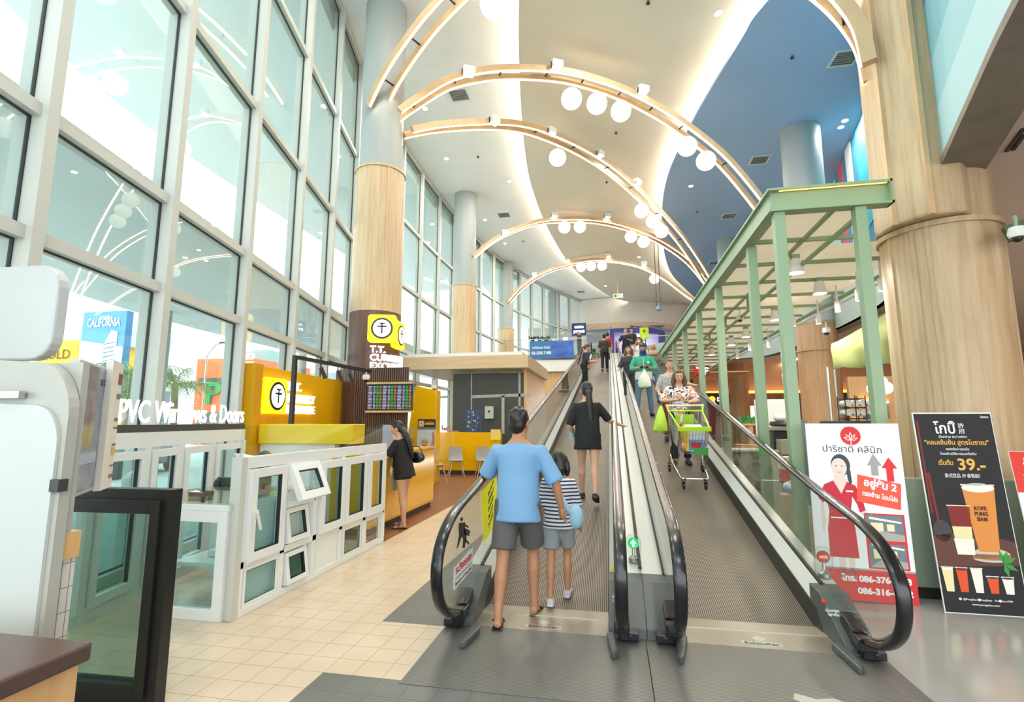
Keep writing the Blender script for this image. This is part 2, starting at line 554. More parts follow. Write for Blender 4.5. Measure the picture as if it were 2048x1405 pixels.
poly_slab(up, [(-1.36, 30.6), (-1.36, 32.35), (1.8, 32.35), (1.8, 30.6), (12, 30.6), (17, 34), (17, 55), (-6, 55), (-6, 44.5)] + [(-3.2, 43)] + [(x + .1, y) for x, y in NL[::-1]], 5.3, 5.6)
struct(up.build('floor_upper', M['floor_grey']))

# ---- ceilings (white highest, beige under it, blue lowest; LED coves on the edges)
ce = MB(); ce.box(-9.5, 17, -9, 56, 11.95, 12.1)
struct(ce.build('ceiling', M['ceil_white']))
bl = [(.4, -8.5), (.1, 0), (-.5, 4), (-1.15, 7.4), (-1.89, 10.55), (-2.41, 13.56), (-2.87, 17.15), (-3.08, 20.4), (-2.94, 25.5), (-2.12, 32.4), (-.08, 39.6), (1.74, 42.5), (2.6, 43.6)]
BL = catmull([(*p, 0) for p in bl], 5)
k = .9646
br = [(9.5, 1), (7, 5), (5.1, 8.6), (3.82 * k, 11.72 * k), (3.53 * k, 12.87 * k), (2.99 * k, 15.66 * k), (2.53 * k, 19.03 * k), (2.5 * k, 22.62 * k), (2.99 * k, 27.9 * k), (4.01 * k, 33.77 * k), (5.6 * k, 38.57 * k), (7.35 * k, 42.9 * k), (9, 45)]
BR = catmull([(*p, 0) for p in br], 5)
be = MB(); poly_slab(be, [(p.x, p.y) for p in BL] + [(16.9, 44), (16.9, -8.5)], 11.45, 11.53)
struct(be.build('ceiling_beige', M['ceil_beige']))
bu = MB(); poly_slab(bu, [(p.x, p.y) for p in BR] + [(16.9, 45), (16.9, 1)], 11.05, 11.13)
struct(bu.build('ceiling_blue', M['ceil_blue']))
def edge_band(pts, off, w, z0, z1, name, m_, parent=None):
    A = offset2([(p.x, p.y) for p in pts], off); B = offset2([(p.x, p.y) for p in pts], off + w)
    mb = MB(); rings = [[(a[0], a[1], z0), (b[0], b[1], z0), (b[0], b[1], z1), (a[0], a[1], z1)] for a, b in zip(A, B)]
    mb.loft(rings); return mb.build(name, m_)
struct(edge_band(BL, .05, .03, 11.56, 11.6, 'trim_1', M['led_cove']))
struct(edge_band(BR, .05, .03, 11.17, 11.21, 'trim_2', M['led_cove']))

# ---- mural wall over the upper floor edge, slab edge under it
MP = [(1.75, -3), (2.0, 0), (2.4, 2.4), (2.77, 3.7), (3.17, 4.81), (3.82, 6.56), (4.9, 9.3), (6.3, 12.7), (7.79, 16.04), (8.28, 18.6), (8.97, 21.5), (9.45, 24), (10.2, 28), (10.6, 34)]
MPc = catmull([(*p, 0) for p in MP], 4)
mu = mat('mural_wall_paint', 'b3d6dd', .6)
t = mu.node_tree
co = [n for n in t.nodes if n.type == 'TEX_COORD'][0]; b_ = t.nodes['Principled BSDF']
s = t.nodes.new('ShaderNodeSeparateXYZ'); t.links.new(co.outputs['Object'], s.inputs[0])
mr = t.nodes.new('ShaderNodeMapRange'); mr.inputs[1].default_value = 4.0; mr.inputs[2].default_value = 12.0
t.links.new(s.outputs['Z'], mr.inputs[0])
r = t.nodes.new('ShaderNodeValToRGB'); r.color_ramp.interpolation = 'CONSTANT'
e = r.color_ramp.elements
e[0].position = 0; e[0].color = lin('a9ccd4')
e[1].position = (5.0 - 4) / 8; e[1].color = lin('92c0cb')
for z, c in ((5.55, '78b0be'), (6.22, '4590ad')):
    x = e.new((z - 4) / 8); x.color = lin(c)
t.links.new(mr.outputs[0], r.inputs[0]); t.links.new(r.outputs[0], b_.inputs['Base Color'])
A = [(p.x, p.y) for p in MPc]; B = offset2(A, .18)
mw = MB(); mw.loft([[(a[0], a[1], 4.45), (b[0], b[1], 4.45), (b[0], b[1], 11.95), (a[0], a[1], 11.95)] for a, b in zip(A, B)])
wm = struct(mw.build('wall_right_upper', mu))
# printed panels on the mural, beyond the column
mp = MB()
def mural_rect(y0, y1, z0, z1, i, o=.03):
    mp.m(i)
    P = [a for a in A if y0 - .01 <= a[1] <= y1 + .01]
    Q = offset2(P, -o)
    mp.loft([[(a[0], a[1], z0), (b[0], b[1], z0), (b[0], b[1], z1), (a[0], a[1], z1)] for a, b in zip(P, Q)])
mural_rect(14.5, 17.5, 7.6, 11.0, 0); mural_rect(17.5, 18.8, 7.4, 11.0, 1); mural_rect(18.8, 20.5, 7.4, 11.0, 2); mural_rect(20.5, 23.2, 7.2, 11.0, 3)
mp.build('mural_panels', [col('3fb3c9'), col('e8e6e2'), col('e85b78'), col('c9e6d8')], wm)
SE = [(p.x, p.y) for p in catmull([(*p, 0) for p in MP[:6]], 4)] + [(p.x, p.y) for p in catmull([(*p, 0) for p in ((3.82, 6.56), (4.9, 9.3), (6.15, 12.5), (6.55, 14.8), (6.7, 17), (6.78, 19.9), (6.6, 22.6), (6.0, 23.6), (5.3, 23.95), (4.17, 25.1), (3.16, 26.2), (2.0, 27.6), (1.92, 30.5))], 4)][1:]
cs = MB(); B2 = offset2(SE, .42); A0 = offset2(SE, -.02)
cs.loft([[(a[0], a[1], 4.36), (b[0], b[1], 4.36), (b[0], b[1], 4.44), (a[0], a[1], 4.44)] for a, b in zip(A0, B2)])
struct(cs.build('trim_3', mat('concrete_edge', '8a8074', .7, vary=.25, vscale=(2, 2, 2))))
ks = next(i for i, p in enumerate(SE) if p[1] > 8.5)
fs = MB(); A1 = offset2(SE[ks:], -.03); B3 = offset2(SE[ks:], .1)
fs.loft([[(a[0], a[1], 4.36), (b[0], b[1], 4.36), (b[0], b[1], 5.6), (a[0], a[1], 5.6)] for a, b in zip(A1, B3)])
struct(fs.build('trim_10', mat('slab_fascia_grey', 'a3b1ad', .55)))
lc = MB(); poly_slab(lc, offset2(SE, .3) + [(17, 31), (17, -6)], 4.46, 4.9)
struct(lc.build('ceiling_lower', M['ceil_lower']))
# ---- walls
wr = MB(); wr.box(17, 17.2, -6, 56, 0, 12); struct(wr.build('wall_right', col('b98a66')))
wb = MB(); wb.box(-9, 17, 55.5, 55.7, 5.3, 12); struct(wb.build('wall_back_upper', col('cfc6bd')))
wg = MB(); wg.box(1.85, 17, 31.0, 31.2, 0, 5.3); struct(wg.build('wall_back_ground', woodmat('shopfront_brown_wood', '8a5c40', '6d4630', .5)))
wk = MB(); wk.box(-7.2, -1.36, 30.75, 30.9, 0, 5.3); struct(wk.build('wall_back_left', M['wood_orange']))
cv = MB(); cv.box(4.2, 17, 27.4, 27.7, 3.15, 4.46); struct(cv.build('trim_4', col('c9a184')))
cv = MB(); cv.box(4.2, 17, 27.1, 27.38, 3.0, 3.12); struct(cv.build('trim_5', mat('amber_cove', 'ffca80', .5, emit=1.6, ecol='ffb65a')))
# far bulkhead over the upper shops
bk = MB(); bpts = catmull([(-3.2, 43.2, 0), (-1, 42.6, 0), (1.5, 42.4, 0), (4, 43.2, 0), (6.5, 46, 0), (9, 49, 0), (14, 51, 0)], 5)
Ab = [(p.x, p.y) for p in bpts]; Bb = offset2(Ab, -.3)
bk.loft([[(a[0], a[1], 9.75), (b[0], b[1], 9.75), (b[0], b[1], 11.9), (a[0], a[1], 11.9)] for a, b in zip(Ab, Bb)])
struct(bk.build('wall_back_bulkhead', col('dfdcd6')))
bk = MB()
for o0, o1, z0, z1, i in ((.12, -.3, 9.3, 9.75, 0), (.2, -.3, 9.22, 9.3, 1)):
    bk.m(i); a0 = offset2(Ab, o0); a1 = offset2(Ab, o1)
    bk.loft([[(a[0], a[1], z0), (b[0], b[1], z0), (b[0], b[1], z1), (a[0], a[1], z1)] for a, b in zip(a0, a1)])
struct(bk.build('trim_6', [M['wood_h'], col('9fb6c4')]))
# recessed dark strip diffusers in the low ceiling on the right
def px_line_box(name, u0, v0, u1, v1, z, w, m_, kind=None):
    a = Zp(u0, v0, z); b = Zp(u1, v1, z); mb = MB(); mb.beam(a, b, w, .02); return mb, (a + b) / 2
for j, (u0, v0, u1, v1) in enumerate(((2013, 303, 2047, 258), (2026, 300, 2048, 270))):
    mb, c = px_line_box('', u0, v0, u1, v1, 4.45, .035, None)
    tag(mb.build('air_diffuser', M['black'], loc=c), 'black linear air slot in the low ceiling, %s of the two' % ('nearer the blue wall' if j == 0 else 'farther from the blue wall'), 'air slot', 'linear air slots in the low ceiling')

# ================================================================ OUTSIDE the glass
og = MB(); og.box(-140, -1.5, -40, 160, -.3, -.15)
struct(og.build('ground_outside', mat('street_asphalt', 'd3d5d3', .8, vary=.08)))
def wall_off(y, o):  # point o metres outside the window wall at about that y
    return Vector((wl(y) - o * .9707, y - o * .2404))
n0 = [Vector(p) for p in nodes if p[1] < 34]
def outset(o): return [Vector(q) for q in offset2([(p.x, p.y) for p in n0], -o)]
pc = MB()
i0 = outset(.8); i1 = outset(5.8)
pc.m(0); pc.loft([[(a.x, a.y, 4.55), (b.x, b.y, 4.55), (b.x, b.y, 4.85), (a.x, a.y, 4.85)] for a, b in zip(i0, i1)])
can = pc.build('entrance_canopy', mat('canopy_soffit', 'dbe8e4', .5), loc=(n0[0].x, n0[0].y, 0))
tag(can, 'pale flat canopy roof over the pavement outside the window wall', 'canopy')
sk = MB()
for i in range(5, len(n0) - 6, 1):
    a = i0[i]; b = i1[i]; a2 = i0[i + 1]; b2 = i1[i + 1]
    p = [a.lerp(b, .52).lerp(a2.lerp(b2, .52), .15), a.lerp(b, .68).lerp(a2.lerp(b2, .68), .15), a.lerp(b, .68).lerp(a2.lerp(b2, .68), .85), a.lerp(b, .52).lerp(a2.lerp(b2, .52), .85)]
    sk.hexa([(q_.x, q_.y, 4.53) for q_ in p] + [(q_.x, q_.y, 4.549) for q_ in p])
sk.build('soffit_panel', col('f4f7f6'), can)
cp = MB()
for i in (4, 7, 10, 13):
    c_ = outset(4.9)[i]; cp.cyl((c_.x, c_.y, -.15), (c_.x, c_.y, 4.56), .16)
cp.build('pillar', col('c4cfcd'), can)
us = MB()
wd = [6.2, 6.2, 6.2, 6.2, 6.3, 6.4, 6.6, 6.9, 7.3, 7.6, 7.7, 7.7] + [7.7] * 30
e0 = outset(.14); e1 = [Vector(offset2([(p.x, p.y) for p in n0], -wd[i])[i]) for i in range(len(n0))]
us.loft([[(a.x, a.y, 11.3), (b.x, b.y, 11.3), (b.x, b.y, 11.7), (a.x, a.y, 11.7)] for a, b in zip(e0, e1)])
so = us.build('roof_overhang', mat('overhang_soffit', 'dfe9e7', .55), loc=(n0[0].x, n0[0].y, 0))
tag(so, 'grey green roof overhang seen through the top panes of the window wall', 'roof')

# ================================================================ COLUMNS
def column(c, R, wood0, wood1, top, label, Rw=None, dark=None, m_=None, group=None, seam=None, grey=None):
    Rw = Rw or R + .08
    o = thing('round_column', (c[0], c[1], wood0), label, 'column', group)
    MB().lathe([(R, wood1 - .05), (R, top)], (c[0], c[1], 0), 40).build('grey_shaft', grey or M['col_grey'], o, smooth=True)
    if dark:
        MB().lathe([(Rw + .01, wood0), (Rw + .01, dark)], (c[0], c[1], 0), 40).build('walnut_cladding', M['wood_dark'], o, smooth=True)
    z0 = dark or wood0
    MB().lathe([(Rw, z0), (Rw, wood1)], (c[0], c[1], 0), 40).build('oak_cladding', m_ or M['wood'], o, smooth=True)
    MB().lathe([(Rw + .025, wood1 - .03), (Rw + .025, wood1 + .02), (R, wood1 + .02), (R, wood1 - .03)], (c[0], c[1], 0), 40).build('cap_ring', m_ or M['wood'], o)
    sm = MB()
    for a in seam or (-60,):
        a = math.radians(a)
        T = Matrix.Translation((c[0], c[1], 0)) @ Matrix.Rotation(a, 4, 'Z')
        sm.box(Rw - .02, Rw + .012, -.04, .04, z0, wood1, T)
    sm.build('cover_strip', m_ or M['wood'], o)
    return o
cA = column((-5.33, 10.75), .5, 0, 7.5, 11.96, 'nearest left column, walnut below oak below grey paint, carrying the currency sign', .57, 4.05, seam=(-45,))
cB = column((-6.36, 21.4), .5, 0, 7.6, 11.96, 'second left column, oak below grey, rising behind the wooden kiosk roof', .56, seam=(-35,))
cC = column((-6.6, 31.7), .47, 5.6, 7.5, 11.96, 'third left column, oak below grey, between the window wall and the far railing', .54, seam=(-40,))
o = thing('square_column', (-4.3, 39.9, 5.6), 'fourth left column, pale square pier at the end of the window wall', 'column')
MB().box(-4.75, -3.9, 39.5, 40.3, 5.6, 11.96).build('shaft', M['col_grey'], o)
cR2 = column((6.28, 17), .58, 0, 4.6, 11.1, 'right column behind the green frame, oak below and grey where it meets the blue ceiling', .56, m_=M['wood_dim'], seam=(-118, -62), grey=mat('shaded_grey_column_paint', 'a3aaab', .5))
MB().lathe([(.585, 3.72), (.6, 3.72), (.6, 3.77), (.585, 3.77)], (6.28, 17, 0), 40).build('ring', M['wood_dim'], cR2)
cR3 = column((6.25, 27.4), .56, 0, 4.6, 11.1, 'far right column beyond the red square sign, oak below and grey above', .56, m_=M['wood_dim'], seam=(-118, -62), grey=mat('shaded_grey_column_paint', 'a3aaab', .5))
# the big front column with its pilaster
o = thing('front_column', (3.83, 6.62, 0), 'big oak clad column in the right foreground behind the poster boards', 'column')
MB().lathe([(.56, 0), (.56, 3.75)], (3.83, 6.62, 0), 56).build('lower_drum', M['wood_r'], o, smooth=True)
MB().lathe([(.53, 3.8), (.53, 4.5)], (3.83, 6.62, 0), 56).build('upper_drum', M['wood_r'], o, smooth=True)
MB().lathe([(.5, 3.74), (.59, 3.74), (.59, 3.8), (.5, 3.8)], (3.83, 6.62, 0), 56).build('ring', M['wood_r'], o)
sm = MB()
for a in (-142, -128, -170, -35):
    T = Matrix.Translation((3.83, 6.62, 0)) @ Matrix.Rotation(math.radians(a), 4, 'Z')
    sm.box(.54, .575, -.02 if a < -100 else -.01, .02, 0, 3.74, T)
sm.build('cover_strip', M['wood_r'], o)
MB().lathe([(.575, 0), (.575, .12)], (3.83, 6.62, 0), 56).build('plinth', mat('bronze_plinth', '5b4938', .5), o, smooth=True)
# pilaster that runs up past the slab edge
pil = MB(); P_ = [(3.22, 6.25), (3.42, 5.98), (3.75, 5.95), (3.95, 6.15), (3.95, 6.9), (3.35, 6.95), (3.22, 6.7)]
poly_slab(pil, P_, 3.81, 11.06)
pil.build('pilaster', M['wood_r'], o, bevel=.03)
sm = MB(); sm.box(3.41, 3.46, 5.94, 5.99, 3.81, 11.06); sm.box(3.19, 3.24, 6.23, 6.3, 3.81, 11.06)
sm.build('pilaster_strip', M['wood_arch'], o)

# ================================================================ ARCHES
def plane_pt(a, b, t, z):
    return Vector((a[0] + (b[0] - a[0]) * t, a[1] + (b[1] - a[1]) * t, z))
def arch(a, b, prof, label, d=.45, n=7, beam=(.11, .15)):
    """two parallel bowed beams d metres apart with an LED strip under each"""
    a3 = Vector((a[0], a[1])); b3 = Vector((b[0], b[1])); dr = (b3 - a3).normalized(); nn = Vector((dr.y, -dr.x))
    pts = catmull([plane_pt(a, b, t_, z) for t_, z in prof], n)
    o = thing('light_arch', plane_pt(a, b, *prof[len(prof) // 2]), label, 'arch light', 'bowed double light beams under the ceiling')
    for s_ in (0, 1):
        off = Vector((nn.x, nn.y, 0)) * (d * s_)
        bm = MB(); ld = MB(); rings = []; lr = []
        for i, p in enumerate(pts):
            t_ = (pts[min(i + 1, len(pts) - 1)] - pts[max(i - 1, 0)]).normalized()
            N = Vector((nn.x, nn.y, 0)); U = N.cross(t_).normalized()
            if U.z < 0: U = -U
            c = p + off
            w_, h_ = beam[0] / 2, beam[1]
            rings.append([c - N * w_, c + N * w_, c + N * w_ + U * h_, c - N * w_ + U * h_])
            lr.append([c - N * .022 - U * .012, c + N * .022 - U * .012, c + N * .022 + U * .004, c - N * .022 + U * .004])
        bm.loft(rings); ld.loft(lr)
        bo = bm.build('oak_beam', M['wood_arch'], o)
        ld.build('led_strip', M['led'], bo)
    for i in range(6, len(pts) - 4, 9):
        N = Vector((nn.x, nn.y, 0)); c = pts[i] + Vector((0, 0, .1))
        MB().beam(c, c + N * d, .03, .03).build('spacer', M['black'], o)
    return pts, nn
c1 = (-5.2, 10.5); c2 = (-6.36, 21.3); c3 = (-6.6, 31.5); r1 = (3.6, 6.4); r2 = (6.28, 17); r3 = (6.25, 27.4)
pr1 = [(.0, 8.9), (.05, 9.45), (.12, 9.95), (.2, 10.35), (.3, 10.62), (.42, 10.72), (.55, 10.45), (.68, 9.75), (.8, 8.65), (.9, 7.35), (.945, 6.45), (.955, 5.8)]
pr2 = [(.03, 8.8), (.06, 9.2), (.12, 9.9), (.19, 10.35), (.26, 10.62), (.34, 10.8), (.40, 10.82), (.47, 10.74), (.53, 10.57), (.59, 10.32), (.65, 9.98), (.74, 9.3), (.83, 8.2), (.9, 7.1), (.95, 6.1)]
pr3 = [(.03, 8.55), (.08, 9.15), (.16, 9.93), (.23, 10.45), (.30, 10.72), (.375, 10.85), (.45, 10.82), (.51, 10.65), (.58, 10.36), (.66, 9.9), (.73, 9.38), (.82, 8.4), (.9, 7.2), (.96, 6.2)]
pr4 = [(.03, 8.85), (.08, 9.5), (.14, 10.08), (.25, 10.75), (.36, 11.0), (.46, 11.06), (.55, 10.92), (.64, 10.6), (.72, 10.15), (.81, 9.35), (.89, 8.1), (.95, 7.0)]
pr5 = [(.03, 9.2), (.09, 9.95), (.16, 10.5), (.25, 10.92), (.36, 11.12), (.46, 11.14), (.56, 10.9), (.66, 10.4), (.75, 9.6), (.83, 8.6), (.88, 8.0), (.95, 6.9)]
r4a = (6.25, 26.6); r5a = (6.28, 28.4)
ARC = [arch(c1, r1, pr1, 'nearest bowed oak light beam pair, rising out of the top of the view', d=.4),
       arch(c1, r2, pr2, 'second bowed light beam pair, three opal globes near its crown', d=.37),
       arch(c1, r3, pr3, 'third bowed light beam pair, starting from the same left column as the second', d=.37),
       arch(c2, r4a, pr4, 'fourth bowed light beam pair, springing from the second left column', d=.34),
       arch(c3, r5a, pr5, 'farthest and smallest bowed light beam pair', d=.34)]

# ---- opal globes hanging from the arches
glb = [(0, 988, 8, -2.15, 9.08, 10.08), (1, 1143, 198, -.86, 12.96, 10.4), (1, 1194, 208, -.18, 13.34, 10.42), (1, 1242, 223, .48, 13.72, 10.35), (1, 1374, 293, 2.4, 14.8, 9.68), (1, 1412, 322, 2.97, 15.13, 9.34),
       (2, 1115, 316, -1.55, 15.88, 10.32), (2, 1283, 422, 1.4, 20.24, 10.06), (2, 1306, 443, 1.9, 20.98, 9.87), (2, 1323, 463, 2.28, 21.54, 9.62),
       (3, 1129, 455, -1.96, 22.95, 10.67), (3, 1160, 454, -1.25, 23.21, 10.74), (3, 1262, 474, 1.13, 24.1, 10.41), (3, 1287, 484, 1.72, 24.32, 10.19),
       (4, 1162, 535, -1.61, 30.34, 10.96), (4, 1182, 533, -1., 30.2, 10.94), (4, 1204, 532, -.34, 30.05, 10.88), (4, 1309, 558, 2.61, 29.36, 9.72)]
glab = ['opal globe hanging alone from the nearest light arch at the top edge', 'leftmost of the three opal globes near the crown of the second arch', 'middle of the three opal globes near the crown of the second arch', 'rightmost of the three opal globes near the crown of the second arch',
        'upper opal globe of the pair on the right slope of the second arch', 'lower opal globe of the pair on the right slope, over the blue ceiling', 'single opal globe under the crown of the third arch', 'topmost opal globe of three on the right slope of the third arch',
        'middle opal globe of three on the right slope of the third arch', 'lowest opal globe of three on the right slope of the third arch', 'left opal globe of the pair under the crown of the fourth arch', 'right opal globe of the pair under the crown of the fourth arch',
        'left opal globe of the pair on the right slope of the fourth arch', 'right opal globe of the pair on the right slope of the fourth arch', 'leftmost of three small opal globes under the farthest arch', 'middle of three small opal globes under the farthest arch', 'rightmost of three small opal globes under the farthest arch', 'lone small opal globe low on the right of the farthest arch']
for (ai, _, _, x, y, z), lb in zip(glb, glab):
    o = thing('globe_pendant', (x, y, z), lb, 'pendant lamp', 'opal globe pendants under the arches')
    MB().ball((x, y, z), .285, 28, 18).build('opal_globe', M['globe'], o, smooth=True)
    zc = min((p for p in ARC[ai][0]), key=lambda p: (p.x - x) ** 2 + (p.y - y) ** 2).z + .05
    cd = MB(); cd.cyl((x, y, z + .27), (x, y, max(zc, z + .32)), .004, n=6); cd.cyl((x, y, z + .27), (x, y, z + .31), .03, n=12)
    cd.build('cord', M['white'], o)
# ---- white floodlight boxes sitting on the arches
def near(ai, u, v):
    a, b = [(c1, r1), (c1, r2), (c1, r3), (c2, r4a), (c3, r5a)][ai]
    d_ = Vector((b[0] - a[0], b[1] - a[1], 0)).normalized(); n_ = Vector((d_.y, -d_.x, 0))
    return PLp(u, v, (a[0] + n_.x * .36, a[1] + n_.y * .36, 0), n_), d_, n_
fld = [(1, 935, 152), (1, 1110, 138), (1, 1281, 187), (2, 982, 247), (2, 1097, 268), (2, 1194, 312), (2, 1270, 368), (3, 1009, 469), (3, 1108, 433), (3, 1213, 435), (4, 1071, 551), (4, 1137, 521), (4, 1218, 513), (4, 1289, 529)]
onames = ['second', 'third', 'fourth', 'farthest']
cnt = {}
for ai, u, v in fld:
    c, d_, n_ = near(ai, u, v)
    c = c + n_ * .12; k_ = cnt[ai] = cnt.get(ai, 0) + 1
    o = thing('floodlight', c, 'white box floodlight on the %s arch, number %s from the left' % (onames[ai - 1], ('one', 'two', 'three', 'four')[k_ - 1]), 'floodlight', 'white floodlights clamped to the arches')
    T = Matrix.Translation(c) @ Matrix(((d_.x, n_.x, 0, 0), (d_.y, n_.y, 0, 0), (0, 0, 1, 0), (0, 0, 0, 1)))
    MB().box(-.15, .15, -.11, .11, -.05, .13, T).build('housing', M['white'], o, bevel=.012)
    MB().box(-.11, .11, -.08, .08, -.062, -.05, T).build('lens', M['lampface'], o)
    MB().box(-.17, -.15, -.02, .02, -.1, .08, T).build('bracket', M['darkgrey'], o)

# ---- recessed downlights
dl = [(1437, 26, 11.45, 'in the beige ceiling near the top edge'), (850, 217, 11.95, 'just right of the nearest left column'), (893, 317, 11.95, 'in the white ceiling below the second arch'), (1019, 362, 11.95, 'in the white ceiling near the beige edge'),
      (1344, 283, 11.45, 'beside the blue edge, between two globes'), (1382, 372, 11.05, 'in the blue ceiling left of the grey column'), (1690, 241, 11.05, 'upper one of a close pair in the blue ceiling'), (1682, 254, 11.05, 'lower one of a close pair in the blue ceiling'),
      (970, 440, 11.95, 'beside the vent over the second left column'), (1010, 487, 11.95, 'inside the fourth arch on the left'), (1087, 461, 11.95, 'between the fourth arch and the beige edge'), (1278, 514, 11.45, 'under the fourth arch on the right, upper'), (1279, 534, 11.45, 'under the fourth arch on the right, lower'), (1135, 531, 11.95, 'left of the small globes'), (1211, 572, 11.45, 'deep in the beige ceiling')]
for u, v, z, wh in dl:
    p = Zp(u, v, z)
    o = thing('downlight', p, 'small round recessed downlight ' + wh, 'ceiling light', 'recessed round downlights')
    MB().lathe([(.085, -.012), (.115, -.012), (.115, 0), (.085, 0)], p, 20).build('trim_ring', M['white'], o)
    MB().cyl((p.x, p.y, p.z - .02), (p.x, p.y, p.z - .004), .08, n=20).build('diffuser', M['lampface'], o)
    lamp('downlight_and_fill', (p.x, p.y, p.z - .04), 58, .17, (1, .94, .86))
# added fill lamps without fixtures along the ceilings lift the room light
for x, y, z in ((-3.2, 3, 11.95), (-2.8, -2, 11.95), (2.6, 2.5, 11.45), (1.6, -2.5, 11.45), (1.2, 6.5, 11.45), (-3.4, 7.2, 11.95), (0.2, 11.5, 11.45), (4.8, 12, 11.05), (0.4, 18.5, 11.45), (-5, 16, 11.95), (-5, 27, 11.95), (0, 26, 11.45), (0, 34, 11.45), (4.4, 33, 11.45)):
    lamp('downlight_and_fill', (x, y, z - .03), 105, .3, (1, .94, .87))
# ---- air vents
vt = [(918, 190, 11.95, 'in the white ceiling behind the second arch'), (1519, 320, 11.05, 'in the blue ceiling left of the nearer grey column'), (1458, 432, 11.05, 'in the blue ceiling above the farther grey column'), (1008, 430, 11.95, 'in the white ceiling above the fourth arch'), (1690, 116, 11.05, 'in the blue ceiling beside the nearest arch foot'), (1429, 526, 11.05, 'in the blue ceiling near the farther grey column foot'), (1162, 584, 11.95, 'far back in the white ceiling')]
for u, v, z, wh in vt:
    p = Zp(u, v, z)
    o = thing('air_vent', p, 'square louvred air vent ' + wh, 'air vent', 'square louvred ceiling vents')
    fm = MB()
    for a in ((-.32, .32, -.32, -.27), (-.32, .32, .27, .32), (-.32, -.27, -.27, .27), (.27, .32, -.27, .27)): fm.box(p.x + a[0], p.x + a[1], p.y + a[2], p.y + a[3], p.z - .02, p.z)
    fm.build('frame', M['white'], o)
    sl = MB()
    for i in range(7):
        y = p.y - .24 + i * .08; sl.hexa([(p.x - .27, y - .02, p.z - .03), (p.x + .27, y - .02, p.z - .03), (p.x + .27, y + .02, p.z - .006), (p.x - .27, y + .02, p.z - .006), (p.x - .27, y - .02, p.z - .026), (p.x + .27, y - .02, p.z - .026), (p.x + .27, y + .02, p.z - .002), (p.x - .27, y + .02, p.z - .002)])
    sl.build('louvre', M['white'], o)
    MB().box(p.x - .27, p.x + .27, p.y - .27, p.y + .27, p.z - .004, p.z - .001).build('backing', col('8f8f8b'), o)
for u, v, z, wh in ((1296, 2, 11.45, 'at the top edge'), (1584, 112, 11.05, 'in the blue ceiling'), (956, 312, 11.95, 'in the white ceiling'), (1232, 264, 11.45, 'in the beige ceiling under the second arch'), (1213, 363, 11.45, 'in the beige ceiling under the third arch'), (1394, 422, 11.05, 'in the blue ceiling beyond the second arch'), (1046, 482, 11.95, 'inside the fourth arch')):
    p = Zp(u, v, z); mb = MB(); mb.cyl((p.x, p.y, p.z), (p.x, p.y, p.z - .06), .025, n=10); mb.cyl((p.x, p.y, p.z - .06), (p.x, p.y, p.z - .07), .05, n=12)
    tag(mb.build('sprinkler_head', M['darkgrey'], loc=p), 'tiny dark sprinkler head ' + wh, 'sprinkler', 'sprinkler heads in the ceiling')

